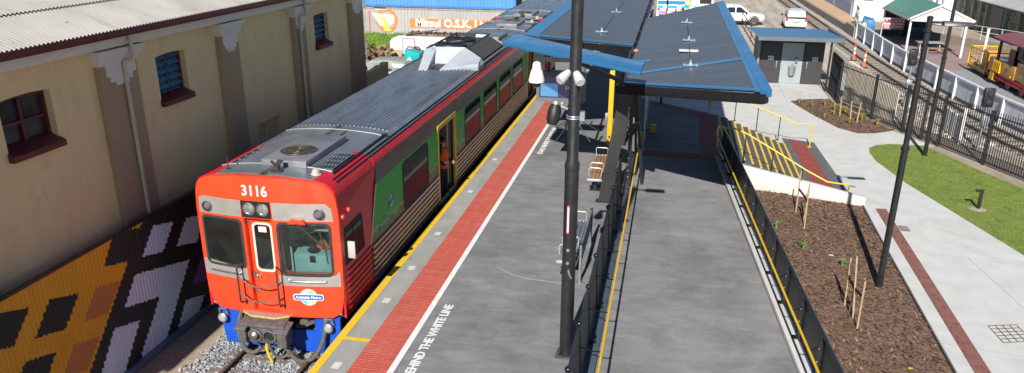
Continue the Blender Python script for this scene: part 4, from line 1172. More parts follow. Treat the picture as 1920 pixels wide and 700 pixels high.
    for x in (-1.31, 1.20):
        m = MB(); m.lathe((XC+x, b0-.0, -.22), [(.08, 0), (.1, -.09), (.11, -.14), (.08, -.16)], 16, 'Y'); m.tube([(XC+x-.1, b0-.05, -.16), (XC+x-.08, b0-.08, -.02), (XC+x+.08, b0-.08, -.02), (XC+x+.1, b0-.05, -.16)], .022, 6)
        l = m.build('buffer_lamp', galv, root)
        m = MB(); m.lathe((XC+x, b0, -.22), [(.085, -.155), (.05, -.17), (.01, -.172)], 16, 'Y'); m.build('lens', M('lamp_glass', (.6, .58, .5), (.4, .38, .35), rough=.1, metal=.4), l)
    # ---- cab interior
    m = MB(); m.box(XC-1.52, XC+1.52, y0+.3, y0+2.3, .09, .12); m.box(XC-1.52, XC+1.52, y0+.2, y0+.28, .1, 1.02)
    m.prism([(XC+.40, y0+.45, .1), (XC+.40, y0+.45, 1.35), (XC+.40, y0+.68, 1.42), (XC+.40, y0+.8, 1.2), (XC+.40, y0+.8, .1)], (1.02, 0, 0))
    m.box(XC-1.5, XC-.5, y0+.3, y0+.42, .1, 1.16)
    co = m.build('cab_console', grey_plastic, root, bevel=.02)
    m = MB(); m.lathe((XC+.82, y0+.55, 1.42), [(.12, 0), (.13, .03), (.08, .05), (.06, .16), (.02, .18)], 16); m.box(XC+.78, XC+.9, y0+.42, y0+.5, 1.2, 1.34); m.build('instrument', black_steel, co)
    m = MB(); m.box(XC+.38, XC+1.45, y0+.34, y0+.37, 1.98, 2.26); m.build('sun_blind', M('blind_grey', (.46, .5, .46), rough=.7), root, smooth=False)
    m = MB(); m.box(XC-1.2, XC-.65, y0+1.1, y0+1.6, .55, .68); m.hexa([(XC-1.2, y0+1.5, .65), (XC-.65, y0+1.5, .65), (XC-.65, y0+1.64, .65), (XC-1.2, y0+1.64, .65), (XC-1.15, y0+1.65, 1.65), (XC-.7, y0+1.65, 1.65), (XC-.7, y0+1.75, 1.65), (XC-1.15, y0+1.75, 1.65)]); m.box(XC-1.0, XC-.85, y0+1.3, y0+1.45, .12, .55)
    m.build('seat', M('seat_black', (.02, .02, .024), rough=.8), root, bevel=.04)
    m = MB(); m.box(XC+.54, XC+1.06, y0+1.1, y0+1.5, .64, .75); m.box(XC+.72, XC+.88, y0+1.2, y0+1.4, .12, .64); m.hexa([(XC+.54, y0+1.42, .72), (XC+1.06, y0+1.42, .72), (XC+1.06, y0+1.54, .72), (XC+.54, y0+1.54, .72), (XC+.58, y0+1.48, 1.45), (XC+1.02, y0+1.48, 1.45), (XC+1.02, y0+1.6, 1.45), (XC+.58, y0+1.6, 1.45)]); m.build('seat', M('seat_black', (.02, .02, .024), rough=.8), root, bevel=.04)
    m = MB(); m.box(XC-.44, XC+.24, y0+1.9, y0+1.95, .1, 2.9); m.box(XC-1.52, XC+1.52, y0+.22, y0+.4, 2.35, 2.6); m.build('cab_bulkhead', M('cab_panel', (.44, .47, .46), (.36, .39, .39), rough=.6), root, smooth=False)

    # ---- air conditioning pack on the roof
    a0 = y0+12.2
    m = MB()
    # raked fairing with a notched middle
    L = (-.52, .72)
    def q(*p): m.face([(XC+x, a0+y, z) for x, y, z in p])
    zl = 3.19
    q((-.45, 0, zl), (-.12, -.0, zl), (-.48, 2.0, 3.72), (-.62, 2.0, 3.68))
    m.hexa([(XC-.42, a0, 3.12), (XC-.10, a0, 3.12), (XC-.36, a0+2.05, 3.12), (XC-.80, a0+2.05, 3.12), (XC-.42, a0, 3.23), (XC-.10, a0, 3.23), (XC-.36, a0+2.05, 3.72), (XC-.80, a0+2.05, 3.62)])
    m.hexa([(XC-.36, a0+1.3, 3.12), (XC+.50, a0+1.3, 3.12), (XC+.72, a0+2.05, 3.12), (XC-.36, a0+2.05, 3.12), (XC-.32, a0+1.3, 3.28), (XC+.46, a0+1.3, 3.28), (XC+.72, a0+2.0, 3.74), (XC-.36, a0+2.0, 3.72)])
    m.prism([(XC+.32, a0+.05, 3.10), (XC+1.42, a0+1.15, 3.04), (XC+1.42, a0+2.05, 3.04), (XC+.5, a0+2.05, 3.1)], (0, 0, .15))
    m.hexa([(XC+.32, a0+.05, 3.24), (XC+1.42, a0+1.15, 3.19), (XC+1.42, a0+2.05, 3.19), (XC+.46, a0+1.3, 3.24), (XC+.34, a0+.09, 3.27), (XC+1.40, a0+1.3, 3.3), (XC+1.32, a0+2.04, 3.36), (XC+.72, a0+2.0, 3.74)])
    m.build('fairing', fan_grey, root, smooth=False)
    m = MB(); m.box(XC-.12, XC+.36, a0+.15, a0+1.3, 3.18, 3.235); m.build('intake', black_steel, root, smooth=False)
    pk = M('pack_dark', (.05, .052, .056), (.08, .08, .082), rough=.45, metal=.5, scale=4)
    m = MB(); m.box(XC-.72, XC+.66, a0+2.06, a0+6.4, 3.15, 3.42)
    for yy in (2.1, 3.6, 5.1, 6.3): m.box(XC-.78, XC+.7, a0+yy, a0+yy+.07, 3.4, 3.66)
    for x in (-.78, .64): m.box(XC+x, XC+x+.06, a0+2.1, a0+6.37, 3.60, 3.66)
    po = m.build('cooling_pack', pk, root, smooth=False)
    for yy in (2.9, 4.35):
        m = MB(); cx, cyy = XC-.05, a0+yy
        m.tube([(cx+.58*cos(2*pi*k/28), cyy+.58*sin(2*pi*k/28), 3.68) for k in range(29)], .05, 6)
        for k in range(8):
            a = pi*k/8; m.bar((cx-.57*cos(a), cyy-.57*sin(a), 3.69), (cx+.57*cos(a), cyy+.57*sin(a), 3.69), .012, .012)
        for rr_ in (.2, .4): m.tube([(cx+rr_*cos(2*pi*k/20), cyy+rr_*sin(2*pi*k/20), 3.7) for k in range(21)], .01, 4)
        fo = m.build('fan_ring', black_steel, po)
        m = MB()
        for k in range(7):
            a = 2*pi*k/7; m.bar((cx+.1*cos(a), cyy+.1*sin(a), 3.58), (cx+.5*cos(a+.3), cyy+.5*sin(a+.3), 3.58), .16, .01, up=(.3, .1, 1))
        m.cyl((cx, cyy, 3.45), (cx, cyy, 3.62), .13); m.build('fan', M('fan_black', (.03, .03, .032), rough=.4), fo)
    m = MB(); m.hexa([(XC+.70, a0+2.5, 3.60), (XC+1.30, a0+2.3, 3.22), (XC+1.30, a0+5.9, 3.22), (XC+.70, a0+5.8, 3.60), (XC+.74, a0+2.5, 3.66), (XC+1.34, a0+2.3, 3.28), (XC+1.34, a0+5.9, 3.28), (XC+.74, a0+5.8, 3.66)])
    ro = m.build('radiator', black_steel, root, smooth=False)
    m = MB()
    for k in range(22):
        yy = a0+2.5+k*.155; m.bar((XC+.77, yy, 3.655), (XC+1.33, yy, 3.30), .03, .02)
    m.build('radiator_fins', M('fins', (.07, .07, .075), rough=.5, metal=.4), ro, smooth=False)
    m = MB(); m.prism([(XC+.68, a0+2.3, 3.18), (XC+1.30, a0+2.3, 3.18), (XC+.72, a0+2.3, 3.62)], (0, .05, 0)); m.cyl((XC+.85, a0+2.2, 3.28), (XC+.85, a0+2.2, 3.36), .09); m.tube([(XC+.9, a0+2.2, 3.3), (XC+.6, a0+2.15, 3.5), (XC+.2, a0+2.15, 3.5)], .05, 8); m.build('pipework', M('pipe_grey', (.35, .34, .33), (.2, .19, .18), rough=.5, metal=.4, scale=12), root)
    m = MB(); m.hexa([(XC-.6, a0+6.4, 3.15), (XC+1.2, a0+6.0, 3.10), (XC+1.1, a0+7.4, 3.1), (XC-.6, a0+7.6, 3.15), (XC-.6, a0+6.42, 3.62), (XC+.7, a0+6.2, 3.62), (XC+.66, a0+7.0, 3.42), (XC-.6, a0+7.2, 3.42)]); m.build('fairing', M('white_fairing', (.62, .64, .66), (.55, .57, .6), rough=.5), root, smooth=False)
    m = MB(); m.box(XC+.05, XC+.8, a0+7.5, a0+9.4, 3.16, 3.34); m.build('roof_hatch', roof_grey, root, bevel=.02)
    m = MB()
    for k in range(26):
        yy = a0+2.2+k*.17; m.box(XC+1.02, XC+1.38, yy, yy+.05, 3.14, 3.22)
    m.build('side_grille', M('grille_brown', (.14, .12, .11), rough=.6), root, smooth=False)

Y0F = 14.03
ZS = -.15
car1 = thing('railcar', (XC, Y0F, G), 'red fronted railcar with open door and guard standing nearest the camera', 'railcar', 'coupled railcars')
build_car(Y0F, 27.55, car1, True)
car2 = thing('railcar', (XC, 42.04, G), 'second railcar coupled behind the red fronted one, mostly under the canopy', 'railcar', 'coupled railcars')
build_car(42.04, 27.55, car2, False)
m = MB(); m.box(XC-.5, XC+.5, 41.5, 42.1, .1, 2.5); m.build('gangway', rubber, car2, smooth=False)
car1.location.z += ZS; car2.location.z += ZS       # floor a little below the platform edge
# ================================================================== CANOPY SHELTER
canopy_grey = M('charcoal_roof_sheet', (.088, .099, .114), (.076, .086, .10), rough=.42, scale=.8, spec=.45, stretch=(.3, 2, 1), rvar=.06)
canopy_sky_tint = M('sky_tinted_flashing', (.045, .22, .45), (.038, .19, .39), rough=.32, scale=1.2, metal=.35, spec=.6, rvar=.08)  # blue sky reflection put into the colour of dark grey flashing
def wrinkle(nt, tc, c, b):
    bp = nd(nt, 'ShaderNodeBump'); bp.inputs['Strength'].default_value = .6; bp.inputs['Distance'].default_value = .04
    nt.links.new(noise(nt, mp(nt, tc, (.5, 2.2, 1)), 2.4, 3), bp.inputs['Height']); nt.links.new(bp.outputs[0], b.inputs['Normal'])
    f = ramp(nt, noise(nt, mp(nt, tc, (.4, 3, 1)), 2., 4), .55, .75)
    return mixrgb(nt, f, c, (.10, .24, .38))
canopy_wrinkled = M('wrinkled_sky_tinted_flashing', (.06, .25, .46), (.05, .21, .40), rough=.35, metal=.35, scale=1.2, extra=wrinkle)  # the same sky reflection coloured into the wrinkled flashing
beam_black = M('beam_black', (.010, .010, .012), (.016, .016, .018), rough=.4, scale=3)

shel = thing('platform_canopy', (-1.3, 28, 0), 'black steel platform canopy with two butterfly roofs edged in sky-tinted flashing', 'canopy')
zr = lambda x: 3.75+.153*(x+1.23)              # right roof, rising to the right
zl = lambda x: 3.75+.158*(-1.15-x)             # left roof, rising to the left
def roof_sheet(name, pts, zf, dy=0., th=.06, mat=canopy_grey, par=shel, lift=0.):
    m = MB(); m.prism([(x, y, zf(x)+lift) for x, y in pts], (0, 0, -th)); return m.build(name, mat, par, smooth=False)
def ribbed(name, x0, x1, ya, yb0, zf, parent, mat=canopy_grey):
    """trimdek style sheet: ribs run along x (down the fall); ends given as y(x)"""
    m = MB(); Y = 0; per = .36; n = 200
    ys = []
    y = min(ya(x0), ya(x1))-.2
    ymax = max(yb0(x0), yb0(x1))+.2
    prof = []
    while y < ymax:
        prof += [(y, 0), (y+per-.07, 0), (y+per-.055, .006), (y+per-.015, .006)]
        y += per
    for (a, ha), (b, hb) in zip(prof, prof[1:]):
        def xr(v):                              # x interval inside the splayed ends at this y
            lo, hi = x0, x1
            out = []
            for k in range(41):
                x = x0+(x1-x0)*k/40
                if ya(x) <= v <= yb0(x): out.append(x)
            return (min(out), max(out)) if out else None
        ra, rb = xr(a), xr(b)
        if ra is None or rb is None: continue
        m.face([(ra[0], a, zf(ra[0])+ha), (ra[1], a, zf(ra[1])+ha), (rb[1], b, zf(rb[1])+hb), (rb[0], b, zf(rb[0])+hb)])
    return m.build(name, mat, parent, smooth=False)
RF = lambda x: 21.94+(x+1.24)*(18.95-21.94)/(2.30+1.24)      # front and rear ends are splayed
RB = lambda x: 37.45+(x+.95)*(40.4-37.45)/(2.25+.95)
R0, R1 = -1.13, 2.02
rs = roof_sheet('roof_sheet', [(R0, RF(R0)), (R1+.02, RF(R1)), (R1+.02, RB(R1)), (R0, RB(R0))], zr, lift=.0)
ribbed('ribbed_sheet', R0, R1, lambda x: RF(x)+.03, lambda x: RB(x)-.03, lambda x: zr(x)+.006, shel)
roof_sheet('edge_flashing', [(R1, RF(R1)-.05), (2.14, RF(2.14)-.05), (2.14, RB(2.14)), (R1, RB(R1))], zr, mat=canopy_wrinkled, lift=.03, th=.05)
roof_sheet('edge_fascia', [(2.143, RF(2.14)-.06), (2.38, RF(2.38)-.06), (2.38, RB(2.38)), (2.143, RB(2.14))], zr, mat=canopy_sky_tint, lift=.035, th=.16)
roof_sheet('ridge_flashing', [(-.95, 22.98), (2.02, 23.45), (2.02, 23.78), (-.95, 23.3)], zr, mat=canopy_wrinkled, lift=.036, th=.015)
roof_sheet('front_flashing', [(R0, RF(R0)-.05), (R1, RF(R1)-.06), (R1, RF(R1)+.10), (R0, RF(R0)+.10)], zr, mat=canopy_sky_tint, lift=.034, th=.04)
roof_sheet('flashing_patch', [(-1.0, 24.9), (-.55, 24.95), (-.55, 25.35), (-1.0, 25.3)], zr, mat=canopy_wrinkled, lift=.034, th=.01)
m = MB(); m.bar((-1.35, 22.0, 3.58), (2.30, 18.92, 4.12), .12, .2); m.bar((-1.3, 22.02, 3.46), (2.27, 18.95, 4.0), .2, .03); m.build('front_beam', beam_black, shel, smooth=False)
m = MB(); m.bar((2.2, 19.3, 4.05), (2.2, 40.2, 4.05), .1, .2); m.build('edge_beam', beam_black, shel, smooth=False)
m = MB()
for yy in (26, 29.5, 33, 36.5): m.bar((-1.0, yy, 3.62), (2.2, yy, 4.1), .08, .16)
m.build('purlins', beam_black, shel, smooth=False)
# left roof, over the platform
LF = lambda x: 28.9+(x+1.2)*(28.9-26.8)/(4.6-1.2) if x < -1.2 else 28.9
L0, L1 = -4.38, -1.27
LB = lambda x: 54
roof_sheet('roof_sheet', [(L0, LF(L0)), (L1, LF(L1)), (L1, 54), (L0, 54)], zl)
ribbed('ribbed_sheet', L0, L1, lambda x: LF(x)+.03, lambda x: 54, lambda x: zl(x)+.006, shel)
roof_sheet('edge_flashing', [(L0-.45, LF(L0-.45)), (L0, LF(L0)), (L0, 54), (L0-.45, 54)], zl, mat=canopy_wrinkled, lift=.03, th=.05)
roof_sheet('front_flashing', [(L0, LF(L0)-.04), (L1, LF(L1)-.04), (L1, LF(L1)+.05), (L0, LF(L0)+.05)], zl, mat=canopy_sky_tint, lift=.033, th=.04)
m = MB(); m.bar((L0-.4, LF(L0-.4)+.1, 4.12), (L1, LF(L1)+.1, 3.56), .1, .24); m.bar((-4.7, 26.9, 4.15), (-4.7, 54, 4.15), .1, .18)
for yy in (31, 35, 39, 43, 47): m.bar((-4.7, yy, 4.16), (-1.3, yy, 3.62), .08, .16)
m.build('roof_frame', beam_black, shel, smooth=False)
# raised front blade over the platform edge
bl_pts = [(-4.80, 22.90, 4.60), (-.66, 19.55, 4.50), (-.62, 21.0, 4.50), (-4.76, 24.75, 4.62)]
m = MB(); m.prism(bl_pts, (0, 0, -.09)); m.build('front_blade', canopy_sky_tint, shel, bevel=.01)
m = MB(); m.bar((-4.5, 23.9, 4.42), (-.9, 20.9, 4.32), .1, .16); m.bar((-1.15, 21.1, 4.3), (-1.25, 21.9, 3.65), .1, .14); m.bar((-3.2, 22.9, 4.36), (-1.3, 23.0, 3.6), .08, .12); m.bar((-4.3, 23.9, 4.4), (-4.5, 27.0, 4.15), .08, .1); m.bar((-3.0, 22.9, 4.36), (-3.0, 27.9, 3.98), .08, .1); m.build('blade_bracket', beam_black, shel, smooth=False)
# box gutter with its brackets
m = MB(); m.prism([(-1.30, 0, 3.70), (-1.30, 0, 3.55), (-1.06, 0, 3.55), (-1.06, 0, 3.72), (-1.08, 0, 3.72), (-1.08, 0, 3.57), (-1.28, 0, 3.57), (-1.28, 0, 3.70)], (0, 28, 0))
for v in m.bm.verts: v.co.y += 26
m.build('box_gutter', galv, shel, smooth=False)
m = MB(); m.bar((-1.2, 21.9, 3.48), (-1.2, 54, 3.48), .16, .2)
for yy in (27.5, 30, 33, 36.5, 40, 44): m.bar((-1.36, yy, 3.74), (-1.0, yy, 3.74), .12, .06)
m.build('spine_beam', beam_black, shel, smooth=False)
m = MB(); m.ball((-1.12, 27.6, 3.76), .1, sc_=(1, 1.2, .8)); m.ball((-1.2, 22.0, 3.42), .06); m.build('sensor', M('salmon_cap', (.7, .22, .15), rough=.5), shel)
# raking blade columns
def column(y):
    m = MB()
    m.prism([(-1.78, y, 0), (-1.42, y, 0), (-.92, y, 3.62), (-1.27, y, 3.62)], (0, .16, 0))
    m.build('column', M('column_black', (.02, .02, .021), (.03, .029, .028), rough=.5, scale=1.5), shel, smooth=False)
    m = MB(); m.box(-1.85, -1.35, y-.08, y+.24, 0, .02); m.build('foot_plate', beam_black, shel, smooth=False)
column(22.62)
for yy in (29.2, 35.8, 42.4): column(yy)
m = MB(); m.prism([(-1.02, 24.2, 0), (-.9, 24.2, 0), (-.98, 24.2, 3.5), (-1.1, 24.2, 3.5)], (0, .14, 0)); m.bar((-1.1, 24.3, 1.9), (-.75, 24.3, 2.1), .12, .08); po = m.build('slotted_post', beam_black, shel, smooth=False)
m = MB()
for k in range(14): m.cyl((-1.0-.018*k*.35, 24.195, .35+k*.2), (-1.0-.018*k*.35, 24.205, .35+k*.2), .022, n=10)
m.build('bolt_heads', galv, po)
m = MB(); m.bar((-.55, 24.6, .0), (-.95, 24.6, 3.5), .1, .1); m.bar((-.8, 25.6, .0), (-1.0, 25.6, 3.5), .08, .12); m.build('raking_strut', beam_black, shel, smooth=False)
m = MB()
for x, yy in ((2.0, 36.7), (-.2, 36.9)): m.cyl((x, yy, 0), (x, yy, zr(x)-.1), .06)
m.build('rear_post', beam_black, shel)
# static line anchors lying on the roofs
for (x, y) in ((.62, 23.35), (.63, 28.4), (.60, 33.5)):
    z = zr(x)+.04
    m = MB(); m.box(x-.18, x+.18, y-.08, y+.08, z, z+.025); m.box(x-.21, x-.14, y-.12, y+.15, z+.005, z+.04); m.box(x+.14, x+.21, y-.12, y+.15, z+.005, z+.04)
    m.prism([(x-.05, y, z), (x+.05, y, z), (x, y+.02, z+.18)], (0, .05, 0)); m.build('roof_anchor', M('anchor_zinc', (.36, .45, .55), (.28, .36, .45), rough=.4, metal=.5), shel, smooth=False)
for (x, y) in ((-2.55, 30.4), (-2.5, 37.3), (-2.5, 44)):
    z = zl(x)+.035
    m = MB(); m.box(x-.19, x+.19, y-.08, y+.08, z, z+.025); m.box(x-.22, x-.15, y-.12, y+.15, z+.005, z+.04); m.box(x+.15, x+.22, y-.12, y+.15, z+.005, z+.04)
    m.prism([(x-.05, y, z), (x+.05, y, z), (x, y+.02, z+.18)], (0, .05, 0)); m.build('roof_anchor', M('anchor_zinc', (.36, .45, .55), (.28, .36, .45), rough=.4, metal=.5), shel, smooth=False)
m = MB(); x = .6; z = zr(x)+.04; m.box(x-.3, x+.3, 25.9, 26.25, z, z+.02); po = m.build('roof_plate', white_paint, shel, smooth=False)
m = MB(); m.tube([(.62, 23.35, zr(.62)+.13), (.62, 26.1, zr(.62)+.09), (.63, 28.4, zr(.63)+.12), (.6, 33.5, zr(.6)+.12)], .012, 5); m.tube([(-2.55, 30.4, zl(-2.55)+.12), (-2.5, 37.3, zl(-2.5)+.1), (-2.5, 44, zl(-2.5)+.12)], .012, 5); m.build('static_line', M('cable', (.05, .05, .055), rough=.5), shel)
# glass wind screen standing on the landing, under the canopy
ws = thing('wind_screen', (-.6, 30, 0), 'clear glass wind screen standing under the canopy with a yellow foot block', 'glass screen')
pane_glass = glass('screen_glass', (.62, .78, .82), .8)
m = MB(); m.box(-.685, -.67, 28.3, 32.0, .12, 2.05); m.build('pane', pane_glass, ws, smooth=False)
m = MB(); m.box(-.55, -.3, 31.3, 31.65, .0, .28); m.build('foot_block', yellow_paint, ws, bevel=.02)
for yy in (28.3, 30.1, 31.96):
    m = MB(); m.box(-.70, -.655, yy, yy+.04, 0, 2.1); m.build('clamp', galv, ws, smooth=False)
# information display hung from the blade
ds = thing('information_display', (-3.2, 24.1, 2.7), 'grey information screen showing 14, hung under the canopy beside the camera pole', 'display screen')
casing = M('display_casing', (.14, .15, .165), (.11, .12, .13), rough=.5)
m = MB(); m.fill(rrect(-3.95, -2.45, 2.68, 3.56, .02, 1), [rrect(-3.86, -2.56, 2.80, 3.42, .02, 1)], lambda x, z: (x, 24.0, z), (0, .05, 0)); m.box(-3.95, -2.45, 24.05, 24.3, 2.68, 3.56); m.box(-3.97, -2.43, 23.9, 24.35, 3.56, 3.6); m.build('casing', casing, ds, smooth=False)
scr = M('screen_face', (.022, .028, .060), (.030, .036, .07), rough=.15, scale=2, emit=((.03, .04, .12), .35))
m = MB(); m.box(-3.87, -2.55, 24.02, 24.04, 2.79, 3.43); so = m.build('screen', scr, ds, smooth=False)
m = MB(); m.box(-3.82, -3.28, 24.012, 24.018, 2.84, 3.24); m.build('picture_panel', M('screen_blue', (.06, .17, .30), (.05, .13, .25), rough=.2, emit=((.08, .22, .42), .5)), so, smooth=False)
text('lettering', '14', .17, M('screen_text', (.3, .34, .5), rough=.4, emit=((.35, .4, .6), .4)), so, frame((-2.98, 24.015, 3.12), (1, 0, 0), (0, 0, 1)), bold=.003)
m = MB(); m.cyl((-3.6, 24.15, 3.6), (-3.6, 24.15, 4.35), .04); m.cyl((-2.8, 24.15, 3.6), (-2.8, 24.15, 4.3), .04); m.build('hanger', beam_black, ds)
# second, darker box behind it
s2 = MB(); s2.box(-3.75, -2.75, 26.6, 26.9, 3.1, 3.62); so = s2.build('platform_sign', casing, bevel=.02); tag(so, 'dark sign box hanging under the canopy just behind the information screen', 'sign')
m = MB(); m.cyl((-3.4, 26.75, 3.6), (-3.4, 26.75, 4.1), .03); m.cyl((-3.0, 26.75, 3.6), (-3.0, 26.75, 4.05), .03); m.build('hanger', beam_black, so)
# yellow post under the canopy
yp = MB(); yp.box(-2.06, -1.88, 28.95, 29.12, 0, 2.82); yo = yp.build('yellow_post', M('post_yellow', (.80, .42, .012), (.74, .38, .012), rough=.4), bevel=.012); tag(yo, 'tall square yellow help point post standing under the canopy', 'post')
m = MB(); m.box(-2.16, -2.05, 28.9, 29.1, .95, 1.25); m.build('call_box', galv, yo, bevel=.01)
m = MB(); m.box(-2.0, -1.94, 28.94, 28.955, .3, .4); m.build('vent', dark_void, yo, smooth=False)

# ================================================================== BARRIERS
bracket_black = M('bracket_black', (.008, .008, .009), rough=.85, spec=.1)
panel_black = M('perforated_black_panel', (.014, .014, .016), (.02, .02, .022), rough=.5, scale=30)
kerb_sky_tint = M('steel_kerb', (.11, .145, .19), (.09, .12, .16), rough=.4, metal=.35, scale=2, rvar=.1)  # bluish tone is sky reflection put into the steel's colour
b1 = thing('platform_barrier', (-1.1, 16, 0), 'black barrier with ball topped posts and yellow handrail between platform and walkway', 'barrier')
m = MB(); m.box(-1.15, -.93, 6, 27.8, .0, .10); m.build('kerb', kerb_sky_tint, b1, bevel=.012)
posts = [7.75+1.54*k for k in range(11)]
for y in posts:
    m = MB(); m.bar((-1.14, y, .1), (-1.19, y, 1.26), .045, .07, up=(0, 1, 0)); m.box(-1.19, -1.0, y-.07, y+.07, .10, .125); po = m.build('post', black_steel, b1, smooth=False)
    m = MB(); m.ball((-1.195, y, 1.32), .062); m.build('ball_cap', M('glossy_black', (.012, .013, .018), rough=.15), po)
    m = MB(); m.tube([(-1.17, y, .86), (-.95, y, .80), (-.80, y, .80), (-.77, y, .86)], .012, 6); m.build('handrail_bracket', bracket_black, po)
m = MB(); m.tube([(-1.195, 6, 1.28), (-1.195, 23.3, 1.28)], .028, 8); m.build('top_rail', M('rail_blueblack', (.02, .025, .035), rough=.25), b1)
m = MB(); m.hexa([(-1.16, 6, .14), (-1.14, 6, .14), (-1.14, 23.3, .14), (-1.16, 23.3, .14), (-1.2, 6, 1.18), (-1.18, 6, 1.18), (-1.18, 23.3, 1.18), (-1.2, 23.3, 1.18)]); m.build('panel', panel_black, b1, smooth=False)
m = MB(); m.tube([(-.77, 5, .88), (-.77, 20, .88), (-.765, 26.5, .88), (-.76, 28.0, .86), (-.76, 28.2, .5), (-.76, 28.15, .2)], .024, 8); m.build('handrail', yellow_paint, b1)
b2 = thing('walkway_barrier', (2.7, 18, 0), 'black panelled barrier with yellow handrail along the garden side of the walkway', 'barrier')
bx = lambda y: 2.33+(24.44-y)*.0660
m = MB(); m.prism([(bx(5)-.20, 5, 0), (bx(5)-.0, 5, 0), (bx(28.0)-.0, 28.0, 0), (bx(28)-.22, 28, 0)], (0, 0, .13)); m.build('kerb', conc_white, b2, bevel=.01)
m = MB(); m.prism([(bx(5)-.0, 5, -1.2), (bx(5)+.13, 5, -1.2), (bx(28.6)+.13, 28.6, -1.2), (bx(28.6)-.0, 28.6, -1.2)], (0, 0, 1.25)); m.build('edge_channel', kerb_sky_tint, b2, smooth=False)
rposts = [14.89-1.56*k for k in range(1, 6)]+[14.89+1.56*k for k in range(9)]
for y in rposts:
    x = bx(y)
    m = MB(); m.bar((x+.02, y, .05), (x+.03, y, 1.05), .05, .06, up=(0, 1, 0)); m.box(x-.1, x+.09, y-.07, y+.07, .13, .155); po = m.build('post', black_steel, b2, smooth=False)
    m = MB(); m.tube([(x+.0, y, .80), (x-.14, y, .74), (x-.235, y, .76), (x-.245, y, .82)], .012, 6); m.build('handrail_bracket', bracket_black, po)
    m = MB()
    for z in (.5, .78): m.ball((x-.012, y, z), .018, 8, 6)
    m.build('bolt_heads', galv, po)
m = MB(); m.tube([(bx(5)+.03, 5, 1.07), (bx(28.6)+.03, 28.6, 1.07)], .032, 8); m.build('top_rail', M('rail_blueblack', (.02, .025, .035), rough=.25), b2)
m = MB(); m.prism([(bx(5)+.055, 5, .12), (bx(5)+.07, 5, .12), (bx(28.6)+.07, 28.6, .12), (bx(28.6)+.055, 28.6, .12)], (0, 0, .9)); m.build('panel', panel_black, b2, smooth=False)
m = MB(); m.tube([(bx(5)-.25, 5, .85), (bx(15)-.245, 15, .85), (bx(28.2)-.22, 28.2, .86), (1.98, 29.3, .9), (1.97, 29.55, .86), (2.0, 29.6, .4), (2.02, 29.55, .05)], .024, 8); m.build('handrail', yellow_paint, b2)

# ---- stair handrails
def stair_rail(name, pts, posts_, label, foot):
    t = thing(name, (pts[0][0], pts[0][1], foot), label, 'handrail', 'yellow stair handrails')
    m = MB(); m.tube(pts, .026, 8); m.build('rail', yellow_paint, t)
    for (x, y, z0, z1) in posts_:
        m = MB(); m.tube([(x, y, z0), (x, y, z1)], .02, 8); m.cyl((x, y, z0), (x, y, z0+.015), .06); m.build('post', black_steel, t)
    m = MB(); e = pts[-1]; m.cyl((e[0], e[1], e[2]), (e[0], e[1], e[2]+.015), .09); m.build('foot', yellow_paint, t)
    return t
stair_rail('stair_handrail', [(2.72, 34.95, .88), (2.97, 34.95, .80), (5.62, 34.95, -.19), (6.16, 34.95, -.15), (6.24, 34.95, -.22), (6.24, 34.95, G+.01)],
    [(3.0, 34.95, -.20, .78), (3.95, 34.95, -.6, .43), (4.9, 34.95, -.95, .07)], 'yellow handrail with black posts on the plaza side of the steps', G)
stair_rail('stair_handrail', [(1.98, 29.0, .92), (2.52, 29.0, .92), (2.98, 28.85, .77), (4.0, 28.4, .30), (5.05, 28.0, -.22), (5.72, 27.75, -.50), (6.40, 27.75, -.56), (6.44, 27.75, -.64), (6.44, 27.75, G+.02)],
    [(2.95, 28.87, -.24, .78), (3.9, 28.45, -.6, .34), (4.9, 28.05, -.98, -.16)], 'yellow handrail with black posts on the garden wall side of the steps', G)
m = MB(); m.tube([(1.9, 35.05, 0), (1.9, 35.05, 1.9)], .03, 8); m.cyl((1.9, 35.05, 0), (1.9, 35.05, .02), .09); o = m.build('marker_pole', M('dull_yellow', (.6, .36, .02), rough=.5)); tag(o, 'thin yellow pole rising from the red brick band of the landing', 'pole')
# garden wall between the steps and the mulch
m = MB(); m.prism([(2.45, 28.95, 0), (2.45, 28.72, 0), (4.4, 28.15, 0), (6.95, 27.32, 0), (6.98, 27.55, 0), (4.45, 28.38, 0)], (0, 0, 1))
for v in m.bm.verts:
    top = -.28-(v.co.x-2.45)*.13
    v.co.z = top if v.co.z > .5 else G
o = m.build('garden_wall', conc_white, bevel=.012); tag(o, 'low white concrete wall stepping down beside the stairs above the mulch', 'wall')

# ================================================================== POLES AND LAMPS
cp_ = thing('camera_pole', (-1.55, 13.5, 0), 'thick black platform lamp pole carrying cameras, a loudspeaker and a bird spike ring', 'lamp pole')
m = MB(); m.lathe((-1.55, 13.5, 0), [(.128, .02), (.128, 3.86), (.122, 3.9)], 28); m.build('lower_shaft', black_steel, cp_)
m = MB(); m.lathe((-1.55, 13.5, 0), [(.135, 3.82), (.135, 3.92), (.105, 3.98), (.105, 7.35), (.03, 7.38)], 28); m.build('upper_shaft', black_steel, cp_)
m = MB(); m.box(-1.74, -1.36, 13.31, 13.69, 0, .025)
for x in (-1.69, -1.41):
    for y in (13.36, 13.64): m.cyl((x, y, .025), (x, y, .08), .022, n=8)
m.build('base_plate', M('plate_steel', (.05, .05, .052), (.1, .1, .1), rough=.5), cp_, smooth=False)
m = MB(); m.box(-1.45, -1.15, 13.46, 13.54, 7.2, 7.26); m.box(-1.18, -.58, 13.36, 13.64, 7.19, 7.28); m.build('lamp_head', black_steel, cp_, bevel=.02)
m = MB(); m.box(-2.28, -1.6, 13.47, 13.53, 5.70, 5.77); ao = m.build('camera_arm', black_steel, cp_, smooth=False)
